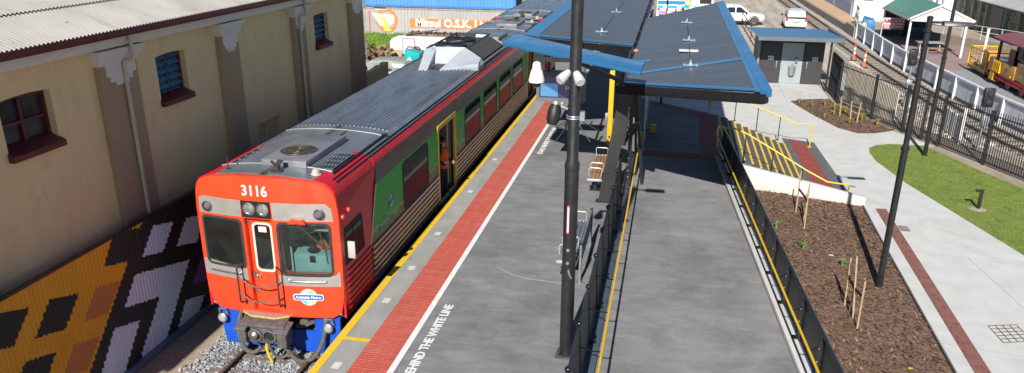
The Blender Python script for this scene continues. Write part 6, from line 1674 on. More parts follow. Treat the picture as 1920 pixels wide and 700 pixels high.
# ================================================================== FAR BUILDINGS ON THE RIGHT
wb = thing('white_building', (19, 94, G), 'tall white building with side wall coloured in blue grey shade beyond the track', 'building')
m = MB(); m.box(17.2, 34, 84.0, 108, G, 5.5); m.build('wall', M('white_wall', (.76, .77, .78), (.68, .70, .73), rough=.7, scale=.8, c3=(.6, .57, .54), s3=1.2, lo3=.62, hi3=.8), wb, smooth=False)
m = MB(); m.box(17.13, 17.197, 84.8, 93.5, G, .30); m.box(17.13, 17.197, 94.0, 100, G, .40); m.build('wall_shade', M('shade_blue_grey', (.34, .38, .50), (.29, .33, .45), rough=.7), wb, smooth=False)  # shade of the side wall put into these panels' colour
m = MB(); m.box(17.14, 17.197, 85.6, 91.5, .55, 2.0); m.box(17.14, 17.197, 94.8, 98.5, .6, 2.0); m.build('window', dim_pane, wb, smooth=False)
m = MB(); m.box(18.0, 18.9, 83.94, 83.997, .72, 2.4); m.build('window', M('blue_pane', (.08, .14, .22), rough=.15), wb, smooth=False)
m = MB(); m.box(17.5, 17.6, 83.9, 83.99, G, 2.5); m.box(19.0, 19.06, 83.92, 83.99, -.2, 2.4); m.build('downpipe', M('pipe_grey2', (.5, .5, .5), rough=.5), wb, smooth=False)
kw = MB()
for a, b in (((14.75, 104), (14.8, 93)), ((14.8, 93), (15.08, 75.2))): kw.bar((*a, G+.28), (*b, G+.28), .3, .62)
kw.box(14.9, 15.4, 71.3, 75.0, G, G+.85)
o = kw.build('retaining_wall', M('brown_concrete', (.30, .25, .20), (.24, .20, .155), rough=.9, scale=1.5), smooth=False); tag(o, 'low brown retaining wall running beside the far track', 'wall')
struct(sheet('sandy_bank', [(15.0, 75.5), (14.95, 93), (15, 108), (17.2, 108), (17.2, 82)], G+.45, M('orange_sand', (.52, .36, .22), (.46, .32, .2), rough=.95)))
sb = thing('stone_building', (30, 75, G), 'old stone building with green posts and pale iron roof at far right', 'building')
def stonew(nt, tc, c, b):
    vo = nd(nt, 'ShaderNodeTexVoronoi'); vo.inputs['Scale'].default_value = 1.9; vo.feature = 'DISTANCE_TO_EDGE'
    v2 = nd(nt, 'ShaderNodeTexVoronoi'); v2.inputs['Scale'].default_value = 1.9
    t_ = mp(nt, tc, (1, 1, 1.5)); nt.links.new(t_, vo.inputs['Vector']); nt.links.new(t_, v2.inputs['Vector'])
    s = nd(nt, 'ShaderNodeSeparateColor'); nt.links.new(v2.outputs['Color'], s.inputs[0])
    c = mixrgb(nt, s.outputs[0], c, (.30, .275, .22))
    return mixrgb(nt, ramp(nt, vo.outputs['Distance'], .08, .03), c, (.06, .065, .05))
stone = M('rubble_stone', (.15, .135, .105), (.21, .19, .15), rough=.95, scale=2, extra=stonew)
m = MB(); m.box(26.7, 38, 60, 86, G, 1.5); m.build('wall', stone, sb, smooth=False)
green_trim = M('pale_green_trim', (.20, .34, .25), (.17, .3, .22), rough=.6)
for yy in (82.2, 80.0, 78.1, 76.6, 72.4, 69.5, 66.4):
    m = MB(); m.box(26.45, 26.6, yy-.09, yy+.09, G, 1.45); m.build('post', green_trim, sb, smooth=False)
m = MB(); m.box(26.42, 26.6, 60, 84, 1.35, 1.5); m.build('verandah_beam', green_trim, sb, smooth=False)
m = MB(); m.box(26.62, 26.68, 73.2, 75.9, G, 1.22); m.build('door', M('purple_brown_door', (.10, .075, .085), (.075, .055, .065), rough=.6, extra=None), sb, smooth=False)
m = MB()
for k in range(80):
    y = 58+k*.36; m.prism([(26.1, y, 1.52), (26.1, y+.18, 1.55), (26.1, y+.36, 1.52), (26.1, y+.36, 1.48), (26.1, y, 1.48)], (8, 0, 2.4))
m.build('roof', M('pale_iron_roof', (.52, .50, .50), (.44, .42, .42), rough=.5, metal=.3, scale=1.2, stretch=(.3, 2, 1)), sb, smooth=False)
# low walls of the ramp before the stone building
m = MB(); m.bar((20.5, 71.5, G+.35), (25.6, 62.0, G+.35), .2, .7); o = m.build('ramp_wall', M('tan_wall', (.27, .23, .18), (.21, .18, .14), rough=.9), smooth=False); tag(o, 'tan ramp wall topped by a grey rail before the stone building', 'wall')
m = MB()
for k in range(7):
    t = k/6; x = 20.5+5.1*t; y = 71.5-9.5*t; m.cyl((x, y, G+.7), (x, y, .5), .03, n=6)
for z in (.5, .1): m.tube([(20.5, 71.5, z), (25.6, 62, z)], .03, 6)
m.build('rail', M('rail_pale', (.55, .54, .52), rough=.5), o)
m = MB()
for k in range(9):
    x = 20.6+k*.55; m.cyl((x, 82+.2*k, .3), (x+.12, 82+.2*k, 2.6), .07, n=8)
m.box(20.3, 25.4, 82.2, 82.8, G, .4); o = m.build('pipe_rack', M('rack_blue', (.45, .5, .6), (.25, .28, .35), rough=.6)); tag(o, 'stack of pale poles and racking between the white and stone buildings', 'rack')

# ================================================================== PARKED CARS
car_white = M('car_white', (.74, .75, .76), (.72, .73, .74), rough=.2, coat=.6)
car_glass = M('car_glass', (.012, .016, .022), (.018, .022, .03), rough=.06, spec=.8)
tyre = M('tyre_rubber', (.025, .025, .026), (.04, .038, .036), rough=.85)
rimm = M('alloy_rim', (.3, .3, .31), (.2, .2, .21), rough=.35, metal=.8)
def wheel(root, x, y, r, side):
    m = MB(); m.lathe((x, y, r), [(r*.55, -.11), (r*.94, -.11), (r, -.07), (r, .07), (r*.94, .11), (r*.55, .11)], 22, 'X')
    w_ = m.build('wheel', tyre, root, local=True)
    m = MB(); s = side; m.lathe((x+s*.09, y, r), [(r*.6, 0), (r*.55, s*.03), (r*.15, s*.015), (r*.1, s*.035)], 18, 'X'); m.build('rim', rimm, w_, local=True)
def body_loft(m, secs):
    """secs: list of (y, half width low, half width high, z low, z shoulder, z top)"""
    rings = []
    for (y, w0, w1, z0, zs, zt) in secs:
        ring = [(-w0*.92, z0), (-w0, z0+.15), (-w0*1.0, (z0+zs)*.5), (-w0*.97, zs), (-w1, zt), (w1, zt), (w0*.97, zs), (w0, (z0+zs)*.5), (w0, z0+.15), (w0*.92, z0)]
        rings.append([m.bm.verts.new((x, y, z)) for x, z in ring])
    for a, b in zip(rings, rings[1:]):
        for k in range(10): m._f([a[k], a[(k+1) % 10], b[(k+1) % 10], b[k]])
    m._f(rings[0][::-1]); m._f(rings[-1])
suv = thing('parked_car', (10.8, 76.6, G), 'white four wheel drive wagon parked nose away behind the toilet block', 'car', 'cars parked on the dirt')
m = MB()
body_loft(m, [(-2.3, .86, .80, .45, .9, 1.02), (-2.2, .92, .86, .35, .95, 1.06), (2.0, .92, .84, .35, .95, 1.05), (2.35, .84, .76, .4, .85, .92)])
m.build('body', car_white, suv, local=True, bevel=.04)
m = MB(); body_loft(m, [(-2.25, .84, .66, 1.0, 1.06, 1.62), (-1.9, .86, .70, 1.0, 1.06, 1.72), (.4, .86, .70, 1.0, 1.06, 1.70), (1.3, .82, .70, 1.0, 1.05, 1.10)])
m.build('cabin', car_white, suv, local=True, bevel=.03)
m = MB(); m.prism([(-.68, -2.27, 1.10), (.68, -2.27, 1.10), (.60, -2.11, 1.55), (-.60, -2.11, 1.55)], (0, -.02, 0)); m.build('rear_window', car_glass, suv, local=True, smooth=False)
for s in (-1, 1):
    m = MB(); m.prism([(s*.845, -1.9, 1.12), (s*.845, .9, 1.12), (s*.735, .3, 1.58), (s*.735, -1.7, 1.58)], (s*.01, 0, 0)); m.build('side_window', car_glass, suv, local=True, smooth=False)
    m = MB(); m.prism([(s*.70, -2.30, .86), (s*.86, -2.28, .86), (s*.83, -2.22, 1.30), (s*.70, -2.26, 1.24)], (0, -.04, 0)); m.build('tail_light', M('tail_red', (.5, .015, .02), rough=.15), suv, local=True)
    m = MB(); m.prism([(s*.93, .75, 1.02), (s*1.12, .72, 1.02), (s*1.1, .72, 1.2), (s*.93, .75, 1.18)], (0, .12, 0)); m.build('wing_mirror', black_steel, suv, local=True)
    for yy in (-1.35, 1.5): wheel(suv, s*.8, yy, .37, s)
m = MB(); m.box(-.25, .25, -2.335, -2.31, .72, .84); m.build('number_plate', M('plate_grey', (.25, .28, .33), rough=.4), suv, local=True, smooth=False)
m = MB(); m.box(-.85, .85, -2.38, -2.26, .42, .62); m.build('bumper', M('bumper_white', (.66, .67, .68), rough=.3), suv, local=True, bevel=.03)
m = MB()
for s in (-.62, .62): m.bar((s, -1.8, 1.75), (s, .3, 1.75), .04, .05)
m.build('roof_rail', galv, suv, local=True)
suv.rotation_euler = (0, 0, R(-3))
ute = thing('parked_ute', (5.7, 78.2, G), 'white dual cab utility parked side on behind the right hand canopy roof', 'ute', 'cars parked on the dirt', rz=R(-87))
m = MB()
body_loft(m, [(-2.6, .88, .86, .5, 1.0, 1.05), (-1.0, .92, .88, .38, 1.0, 1.08), (1.6, .92, .84, .38, 1.0, 1.08), (2.45, .86, .74, .42, .92, 1.0), (2.6, .78, .7, .5, .8, .88)])
m.build('body', car_white, ute, local=True, bevel=.04)
m = MB(); body_loft(m, [(-1.05, .84, .68, 1.0, 1.07, 1.70), (-.8, .86, .70, 1.0, 1.07, 1.80), (.4, .86, .70, 1.0, 1.07, 1.78), (1.35, .82, .68, 1.0, 1.06, 1.12)])
m.build('cabin', car_white, ute, local=True, bevel=.03)
for s in (-1, 1):
    for a, b, c_, d in ((-.88, -.08, -.12, -.75), (.0, 1.0, .42, .0)):
        m = MB(); m.prism([(s*.85, a, 1.14), (s*.85, b, 1.14), (s*.735, c_, 1.62), (s*.735, d, 1.62)], (s*.012, 0, 0)); m.build('side_window', car_glass, ute, local=True, smooth=False)
    m = MB(); m.box(min(s*.93, s*1.14), max(s*.93, s*1.14), .86, 1.0, 1.08, 1.26); m.build('wing_mirror', black_steel, ute, local=True, bevel=.03)
    m = MB(); m.box(min(s*.86, s*.94), max(s*.86, s*.94), -.9, 1.2, .32, .40); m.build('side_step', black_steel, ute, local=True, smooth=False)
    m = MB(); m.prism([(s*.6, 2.57, .72), (s*.82, 2.5, .72), (s*.82, 2.4, .92), (s*.6, 2.48, .9)], (0, .03, 0)); m.build('headlight', M('ute_lamp', (.6, .62, .64), rough=.1), ute, local=True)
    for yy in (-1.6, 1.65): wheel(ute, s*.82, yy, .40, s)
    m = MB(); m.tube([(s*.925, 1.65+.47*cos(pi*k/10), .40+.47*sin(pi*k/10)) for k in range(11)], .035, 6); m.build('wheel_arch', black_steel, ute, local=True)
m = MB(); m.prism([(-.66, 1.33, 1.14), (.66, 1.33, 1.14), (.6, .46, 1.72), (-.6, .46, 1.72)], (0, .02, .01)); m.build('windscreen', car_glass, ute, local=True, smooth=False)

# ================================================================== PAINTED HALL AT THE TOP
pm = thing('painted_hall', (1.2, 67, G), 'hall wall painted with blue, teal and violet bars and white discs', 'building')
m = MB(); m.box(-1.25, 3.1, 66, 74, G, 4); m.build('wall', M('hall_white', (.74, .74, .73), (.68, .68, .67), rough=.6), pm, smooth=False)
def pb(nm, rects, c):
    m = MB()
    for i, (x0, x1, z0, z1) in enumerate(rects): m.box(x0, x1, 65.96, 65.998, z0, z1)
    m.build(nm, M(nm+'_paint', c, rough=.5), pm, smooth=False)
pb('blue_bar', [(-1.2, .95, 1.66, 1.9), (-1.2, 2.0, 2.15, 2.6)], (.01, .22, .60))
pb('teal_bar', [(-1.15, 1.3, 1.36, 1.54), (1.4, 2.1, 1.36, 1.54)], (.02, .42, .52))
pb('violet_bar', [(-1.12, .35, .92, 1.14)], (.50, .22, .62))
pb('black_bar', [(-1.2, -1.0, 1.2, 1.3), (-1.05, -.6, .55, .85), (-.5, -.38, .4, 2.6), (.95, 1.1, 1.55, 2.0), (2.05, 2.95, 1.75, 2.5), (.2, .3, 1.0, 1.3), (.7, .9, 1.2, 1.34)], (.015, .016, .02))
pb('yellow_bar', [(1.18, 1.38, 1.52, 2.6)], (.70, .42, .01))
m = MB()
for x, z in ((-.62, 1.46), (.52, 1.44), (1.1, 1.78), (1.45, 1.42), (-.25, 1.0), (.55, 1.04)): m.fill(disc(x, z, .19, 20), [], lambda u, v: (u, 65.94, v), (0, .02, 0))
m.build('white_disc', white_paint, pm, smooth=False)
m = MB()
for x, z in ((-.62, 1.46), (.52, 1.44), (1.1, 1.78), (1.45, 1.42), (-.25, 1.0), (.55, 1.04)): m.tube([(x+.19*cos(2*pi*k/20), 65.945, z+.19*sin(2*pi*k/20)) for k in range(21)], .016, 4)
m.build('disc_outline', M('outline_orange', (.35, .16, .08), rough=.5), pm)
# railing and posts by the dirt road
m = MB()
for k in range(5): m.box(6.28, 6.34, 55+6*k-.03, 55+6*k+.03, G, .0)
for z in (-.05, -.6): m.bar((6.31, 55, z), (6.31, 79, z), .05, .06)
o = m.build('dark_railing', M('railing_brown', (.05, .035, .035), rough=.6), smooth=False); tag(o, 'dark railing running beside the dirt road behind the toilet block', 'railing')

m = MB(); r5_ = random.Random(31)
for i in range(420):
    t = r5_.random(); y = 36+t*19; x = 11.7+max(0, (42-y))*.22+r5_.uniform(-.1, 1.5); k = r5_.uniform(.03, .13)
    if x < 9.98+(40.96-y)*.375+.3: continue
    m.mi = r5_.choice((0, 0, 1)); a = r5_.uniform(0, 6)
    p = Vector((x, y, G+.012+k*.25)); d = Vector((cos(a), sin(a), r5_.uniform(-.2, .2)))*k
    m.bar(p-d, p+d, k*r5_.uniform(.6, 1.3), k*r5_.uniform(.3, .7))
o = m.build('concrete_rubble', [M('rubble_pale', (.66, .64, .60), (.5, .48, .44), rough=.9), M('rubble_grey', (.32, .31, .30), rough=.9)], smooth=False)
tag(o, 'pale broken concrete scattered between the black fence and the track', 'rubble', kind='stuff')
# ================================================================== CONTAINERS AND SCRAP YARD
def container(x0, y0, z0, mat, label, dark):
    t = thing('shipping_container', (x0+6.1, y0+1.2, z0), label, 'container', 'stacked shipping containers')
    m = MB(); L, W_, Hh = 12.19, 2.44, 2.6
    per = .278
    xs = []
    x = x0+.15
    while x < x0+L-.15:
        xs += [(x, 0), (x+.10, 0), (x+.135, .036), (x+.24, .036)]; x += per
    prev = None
    for xx, d in xs:
        a = m.bm.verts.new((xx, y0+d, z0+.16)); b = m.bm.verts.new((xx, y0+d, z0+Hh-.1))
        if prev: m._f([prev[0], a, b, prev[1]])
        prev = (a, b)
    m.box(x0+.02, x0+L-.02, y0+.06, y0+W_, z0+.1, z0+Hh-.02)
    so = m.build('side_panel', mat, t, smooth=False)
    m = MB()
    m.box(x0, x0+L, y0-.02, y0+.1, z0, z0+.16); m.box(x0, x0+L, y0-.02, y0+.1, z0+Hh-.11, z0+Hh)
    for xx in (x0, x0+L-.16): m.box(xx, xx+.16, y0-.025, y0+.14, z0+.005, z0+Hh-.005)
    m.box(x0+L-.02, x0+L, y0+.1, y0+W_, z0, z0+Hh)
    m.build('rails', dark, t, smooth=False)
    m = MB()
    for xx in (x0-.005, x0+L-.18):
        for zz in (z0-.003, z0+Hh-.125): m.box(xx, xx+.185, y0-.03, y0+.15, zz, zz+.13)
    m.build('corner_casting', M('casting', (.25, .17, .13), (.15, .08, .05), rough=.7, scale=9), t, smooth=False)
    return t
cgrey = M('container_grey', (.44, .43, .42), (.36, .35, .34), rough=.6, scale=.8, c3=(.30, .22, .17), s3=1.8, lo3=.62, hi3=.8, stretch=(1, 1, .35))
cblue = M('container_blue', (.10, .30, .62), (.08, .25, .54), rough=.55, scale=.8, c3=(.28, .42, .6), s3=1.5, lo3=.6, hi3=.85, stretch=(1, 1, .4))
CX, CY = -23.8, 60.5
c1 = container(CX, CY, G, cgrey, 'grey shipping container with orange lettering at the bottom of the stack', M('container_rail_grey', (.36, .33, .31), (.3, .2, .15), rough=.7, scale=3))
c2 = container(CX, CY+.02, G+2.64, cblue, 'blue shipping container stacked on top of the grey one', M('container_rail_blue', (.05, .20, .48), (.04, .15, .4), rough=.6))
or_ = M('container_orange', (.80, .22, .06), (.72, .2, .06), rough=.6, scale=2, c3=(.6, .4, .3), s3=4, lo3=.6, hi3=.8)
m = MB(); m.fill(rrect(-20.05, -12.4, -.06, .62, .02, 1), [], lambda x, z: (x, CY-.012, z), (0, .01, 0)); lo = m.build('name_panel', or_, c1, smooth=False)
text('lettering', 'Mitsui O.S.K. Lines', .80, line_white, lo, frame((-19.6, CY-.02, .28), (1, 0, 0), (0, 0, 1)), bold=.03, ext=.004, align='LEFT', xs=1.06)
m = MB(); m.fill(disc(-21.95, .42, .92, 32), [disc(-21.95, .42, .68, 32)[::-1]], lambda x, z: (x, CY-.012, z), (0, .01, 0)); m.build('ring_emblem', or_, c1, smooth=False)
m = MB(); m.fill([(-23.1, .95), (-21.3, .80), (-21.3, .3), (-21.8, -.1), (-22.5, .0), (-22.9, .6)], [], lambda x, z: (x, CY-.022, z), (0, .008, 0)); eo = m.build('emblem_wing', line_white, c1, smooth=False)
m = MB(); m.fill([(-22.8, .62), (-22.1, .70), (-21.85, .3), (-21.7, -.2), (-21.5, -.42), (-22.2, -.42), (-22.1, .1), (-22.3, .42)], [], lambda x, z: (x, CY-.03, z), (0, .006, 0)); m.build('emblem_swoosh', M('emblem_yellow', (.55, .58, .10), rough=.5), eo, smooth=False)
m = MB()
for k in range(11): m.box(-23.42, -23.3, CY-.015, CY-.005, .95-.2*k*.9, 1.08-.2*k*.9)
m.build('red_marks', M('marks_red', (.55, .08, .08), rough=.6), c1, smooth=False)
m = MB(); m.box(-22.95, -21.95, CY-.02, CY-.005, 1.2, 1.38); m.build('pale_label', M('label_buff', (.62, .56, .45), rough=.6), c1, smooth=False)

gm = M('tall_grass_base', (.09, .17, .02), (.14, .22, .03), rough=.9, scale=2)
m = MB(); rr = random.Random(21)
nx, ny = 40, 24
gv = [[m.bm.verts.new((-26+14*i/nx, 50.5+9.8*j/ny, G+.02+.55*(j/ny)+.12*sin(i*1.1+j*.7)+rr.uniform(0, .1))) for j in range(ny+1)] for i in range(nx+1)]
for i in range(nx):
    for j in range(ny): m._f([gv[i][j], gv[i+1][j], gv[i+1][j+1], gv[i][j+1]])
for i in range(9000):
    x = rr.uniform(-26, -12.2); y = rr.uniform(50.5, 60.2); z = G+.02+.55*((y-50.5)/9.8)
    m.mi = rr.choice((1, 1, 2)); a = rr.uniform(0, 6.3); h_ = rr.uniform(.15, .42)
    m.face([(x-.03*cos(a), y-.03*sin(a), z), (x+.03*cos(a), y+.03*sin(a), z), (x+rr.uniform(-.12, .12), y+rr.uniform(-.12, .12), z+h_)])
o = m.build('tall_grass', [gm, M('tall_blade_a', (.14, .28, .02), rough=.7), M('tall_blade_b', (.20, .34, .04), rough=.7)], smooth=False)
tag(o, 'bright green unmown grass growing in front of the grey container', 'grass', kind='stuff')

# caravan
cv = thing('caravan', (-14.8, 48.9, G), 'white and tan caravan parked in front of the shipping containers', 'caravan')
cw = M('caravan_white', (.76, .75, .71), (.68, .66, .62), rough=.45, scale=1.5)
prof = [(-17.0, -.75), (-17.25, .25), (-17.25, .72), (-17.0, .95), (-16.5, 1.02), (-11.6, 1.04), (-11.3, .8), (-11.3, -.75)]
m = MB(); m.prism([(x, 47.9, z) for x, z in prof], (0, 2.2, 0)); m.build('body', cw, cv, bevel=.05)
m = MB(); m.box(-17.18, -11.35, 47.885, 47.897, -.45, .22); m.build('tan_band', M('caravan_tan', (.47, .34, .19), (.42, .3, .17), rough=.5), cv, smooth=False)
m = MB(); m.box(-16.36, -15.62, 47.86, 47.89, -.72, .90); do = m.build('door', M('caravan_door', (.66, .66, .66), rough=.5), cv, bevel=.01)
m = MB(); m.fill(rrect(-16.42, -15.56, -.76, .96, .03, 1), [rrect(-16.35, -15.63, -.72, .89, .03, 1)], lambda x, z: (x, 47.855, z), (0, .03, 0)); m.build('door_frame', M('frame_grey', (.3, .31, .33), rough=.5), do, smooth=False)
m = MB(); m.lathe((-14.6, 47.88, .55), [(.17, 0), (.15, -.05), (.05, -.06)], 18, 'Y'); m.build('round_vent', M('vent_grey', (.42, .44, .46), rough=.4), cv)
m = MB(); m.box(-14.75, -13.6, 47.87, 47.89, -.45, .08); m.build('window', dim_pane, cv, smooth=False)
m = MB(); m.box(-16.3, -11.6, 48.3, 49.7, 1.04, 1.12)
for k in range(40): m.box(-16.2+k*.115, -16.12+k*.115, 48.25+.3*rr.random(), 48.9+.8*rr.random(), 1.1, 1.16+.09*rr.random())
m.build('roof_clutter', M('clutter_brown', (.10, .07, .05), (.25, .17, .12), rough=.85, scale=3), cv, smooth=False)
m = MB(); m.bar((-16.6, 48.0, 1.12), (-14.2, 48.6, 1.42), .1, .06); m.build('awning_pole', M('pole_brown', (.12, .08, .06), rough=.7), cv, smooth=False)
for x in (-15.2, -12.8):
    m = MB(); m.lathe((x, 47.95, G+.32), [(.1, -.08), (.32, -.08), (.34, 0), (.32, .1), (.1, .1)], 18, 'Y'); m.build('wheel', tyre, cv)
# wrecked truck body
tr = thing('wrecked_truck', (-17, 44.5, G), 'grey green wrecked truck cab with open wheel arch in the scrap', 'truck wreck')
gg = M('faded_green', (.23, .28, .25), (.30, .31, .28), rough=.7, scale=3, c3=(.25, .12, .06), s3=5, lo3=.55, hi3=.7)
m = MB()
arch = [(-16.55+.5*cos(a), -.62+.55*sin(a)) for a in [pi-pi*k/10 for k in range(11)]]
m.prism([(x, 43.9, z) for x, z in [(-17.6, -.65), (-17.45, .0), (-17.0, .18), (-15.9, .22), (-15.0, .12), (-14.75, -.2), (-14.8, -.65), (-16.05, -.65)]+arch[::-1][1:-1]+[(-17.05, -.65)]], (0, 1.5, 0)); m.build('body', gg, tr, bevel=.03)
m = MB(); m.lathe((-16.55, 44.0, -.72), [(.15, -.12), (.40, -.14), (.46, -.08), (.46, .1), (.2, .12)], 22, 'Y'); wo = m.build('wheel', tyre, tr)
m = MB(); m.lathe((-16.55, 43.86, -.72), [(.2, 0), (.18, -.03), (.05, -.04)], 16, 'Y'); m.build('hub', rust, wo)
m = MB(); m.prism([(-15.75, 43.85, .05), (-15.0, 43.85, .02), (-15.1, 43.85, -.2), (-15.6, 43.85, -.18)], (0, .04, 0)); m.build('loose_panel', white_paint, tr, smooth=False)
# rusty heap behind it
def heap(name, box, n, mats, label, seed, top):
    r2 = random.Random(seed); m = MB()
    x0, x1, y0, y1, z0, z1 = box
    for i in range(n):
        x = r2.uniform(x0, x1); y = r2.uniform(y0, y1); zt = z0+(z1-z0)*top((x-x0)/(x1-x0)); z = r2.uniform(z0, zt)
        m.mi = r2.randrange(len(mats)); k = r2.random()
        d = Vector((r2.uniform(-1, 1), r2.uniform(-.6, .6), r2.uniform(-.5, .5))).normalized(); L = r2.uniform(.15, .7); p = Vector((x, y, z))
        if k < .5: m.bar(p-d*L/2, p+d*L/2, r2.uniform(.05, .3), r2.uniform(.03, .16))
        elif k < .85: m.cyl(p-d*L*.4, p+d*L*.4, r2.uniform(.04, .18), n=9)
        else: m.tube([p+Vector((.25*cos(a), .06*sin(a*2), .25*sin(a))) for a in [2*pi*q/12 for q in range(13)]], .05, 6)
    o = m.build(name, mats, smooth=False); return o
browns = [rust, M('rust_dark', (.07, .035, .025), rough=.9), M('rust_tan', (.33, .19, .11), (.25, .13, .08), rough=.9), M('metal_dull', (.25, .24, .23), rough=.6), rust]
o = heap('scrap_heap', (-18.2, -14.6, 45.6, 47.4, G, .75), 260, browns, '', 3, lambda t: .72+.2*sin(t*9)); tag(o, 'heap of rusty machine parts behind the wrecked truck', 'scrap heap')
o = heap('scrap_heap', (-19.2, -17.4, 42.5, 47.5, G, 1.2), 200, browns, '', 8, lambda t: 1-.5*t); tag(o, 'tall brown scrap heap tight behind the warehouse corner', 'scrap heap')
pale = [M('pale_scrap', (.6, .56, .5), (.5, .45, .4), rough=.8), M('pale_scrap_pink', (.55, .42, .35), rough=.8), M('scrap_grey', (.3, .3, .3), rough=.7), M('scrap_white', (.7, .68, .64), rough=.7)]
o = heap('rubble_heap', (-17.9, -14.0, 41.2, 43.4, G, -.2), 190, pale, '', 12, lambda t: .6+.4*abs(sin(t*7))); tag(o, 'pale heap of broken panels in front of the wrecked truck', 'rubble heap')
m = MB(); m.hexa([(-15.35, 44.9, .12), (-14.35, 44.7, .02), (-14.30, 45.5, .02), (-15.25, 45.6, .12), (-15.25, 44.75, .72), (-14.25, 44.6, .58), (-14.2, 45.4, .58), (-15.15, 45.5, .72)])
o = m.build('teal_crate', M('teal_plastic', (.02, .42, .42), (.02, .36, .37), rough=.4), bevel=.06, loc=(-14.8, 45.1, 0.02)); tag(o, 'bright teal plastic crate tipped on the scrap beside the caravan', 'crate')
m = MB(); m.prism([(-15.1, 44.72, .16), (-14.75, 44.65, .12), (-14.9, 44.68, .35)], (0, -.02, 0)); m.build('white_patch', white_paint, o, smooth=False)
m = MB(); m.hexa([(-15.5, 44.6, G), (-14.1, 44.4, G), (-14.1, 45.8, G), (-15.5, 45.9, G), (-15.4, 44.7, .1), (-14.2, 44.5, .0), (-14.2, 45.7, .0), (-15.4, 45.8, .1)]); o = m.build('scrap_bin', M('bin_grey', (.3, .28, .27), (.22, .2, .19), rough=.7, scale=4), bevel=.03); tag(o, 'dented grey scrap bin under the teal crate', 'bin')
m = MB(); m.tube([(-18.3, 45.2, -.1), (-18.35, 45.15, .9), (-18.0, 45.1, 1.15), (-17.7, 45.1, .9), (-17.75, 45.2, -.1)], .05, 8); m.box(-18.3, -17.75, 45.1, 45.2, .3, .4); o = m.build('metal_hoop', galv); tag(o, 'bent pale pipe frame standing by the warehouse corner', 'hoop')
m = MB(); m.cyl((-24.6, 58, G), (-24.6, 58, 5), .1, n=10); m.bar((-25.2, 58, 4.2), (-24.1, 58, 4.2), .08, .1); o = m.build('timber_pole', M('pole_grey_brown', (.12, .10, .09), rough=.9), smooth=False); tag(o, 'weathered timber pole standing left of the container stack', 'pole')
m = MB(); m.box(-14.4, -10.2, 39.3, 40.2, G, .0); m.box(-14.2, -10.4, 39.28, 39.3, -.6, -.15); o = m.build('brown_tub', M('tub_brown', (.30, .14, .09), (.22, .10, .07), rough=.8), bevel=.03); tag(o, 'low reddish brown skip between the yard wall and the railcar', 'skip')

# ================================================================== PLANTS AND STAKES
def plant(loc, h, label, seed, n=26, col_=('#7f8f3a', '#5d7a2c'), w_=.012, name='tussock', group='young plants in the beds'):
    r2 = random.Random(seed); m = MB()
    x, y, z = loc
    for i in range(n):
        a = r2.uniform(0, 2*pi); L = h*r2.uniform(.6, 1.15); sp = r2.uniform(.12, .75)
        m.mi = r2.randrange(2); px, py = -sin(a)*w_, cos(a)*w_
        p1 = (x+cos(a)*L*sp*.4, y+sin(a)*L*sp*.4, z+L*.65); p2 = (x+cos(a)*L*sp, y+sin(a)*L*sp, z+L*(1-.3*sp))
        bx_, by_ = x+cos(a)*.02, y+sin(a)*.02
        m.face([(bx_-px, by_-py, z), (bx_+px, by_+py, z), (p1[0]+px, p1[1]+py, p1[2]), (p1[0]-px, p1[1]-py, p1[2])])
        m.face([(p1[0]-px, p1[1]-py, p1[2]), (p1[0]+px, p1[1]+py, p1[2]), p2])
    o = m.build(name, [M('leaf_a', H(col_[0]), rough=.7), M('leaf_b', H(col_[1]), rough=.7)], smooth=False, loc=loc)
    return tag(o, label, 'plant', group)
MZ = G+.03
for i, (x, y, h_, lbl) in enumerate([(3.22, 27.2, .22, 'low green plant in the mulch just below the white garden wall'), (3.75, 24.6, .2, 'low green plant near the upper panels of the walkway barrier'), (4.35, 22.95, .2, 'spreading green plant in the open middle of the mulch bed'), (3.55, 22.9, .17, 'small yellow green plant close beside the walkway barrier'), (5.25, 21.9, .2, 'green plant below a scrap of white paper in the mulch'), (4.9, 26.9, .1, 'very small green plant right of the upper sapling stakes'), (4.55, 20.2, .08, 'faint green seedling left of the lower sapling stakes')]):
    plant((x, y, MZ), h_*1.15, lbl, 30+i, 70, ('#5f8a3a', '#7ca04c'), .013, 'seedling')
for i, (x, y, h_, lbl) in enumerate([(7.0, 43.9, .24, 'pale tussock at the far left tip of the small fenced bed'), (7.55, 43.2, .26, 'yellowish tussock near the toilet end of the small bed'), (8.25, 43.6, .3, 'green tussock against the mesh fence by the toilets'), (8.55, 42.5, .34, 'tall tussock beside the leftmost small stakes'), (8.95, 41.9, .34, 'tall tussock between the small stakes and fence'), (7.75, 40.6, .2, 'low tussock on the path side of the small bed'), (8.75, 39.7, .22, 'low tussock near the rounded front edge of the small bed'), (9.45, 40.4, .36, 'bushy yellow tussock right of the small stakes'), (9.95, 39.5, .3, 'bushy tussock near the right tip of the small bed'), (8.3, 41.3, .2, 'dry low tussock in the middle of the small bed')]):
    plant((x, y, PZ+.03), h_*1.2, lbl, 60+i, 75, ('#a5a04a', '#7d8c3b'), .014)
plant((9.55, 38.9, PZ+.03), .16, 'dry orange tussock at the near edge of the small bed', 77, 26, ('#a8613a', '#8a5a33'), .016)
stakem = M('stake_timber', (.44, .30, .18), (.34, .23, .135), rough=.8, scale=5)
def stake(p0, p1, label, r_=.019, grp='sapling stakes in the mulch bed'):
    m = MB(); m.bar(p0, p1, r_*2, r_*2); m.bar(p1, (p1[0]*1.5-p0[0]*.5*1 if False else p1[0], p1[1], p1[2]+.02), r_*1.6, r_*1.6)
    o = m.build('wooden_stake', stakem, smooth=False, loc=p0); return tag(o, label, 'stake', grp)
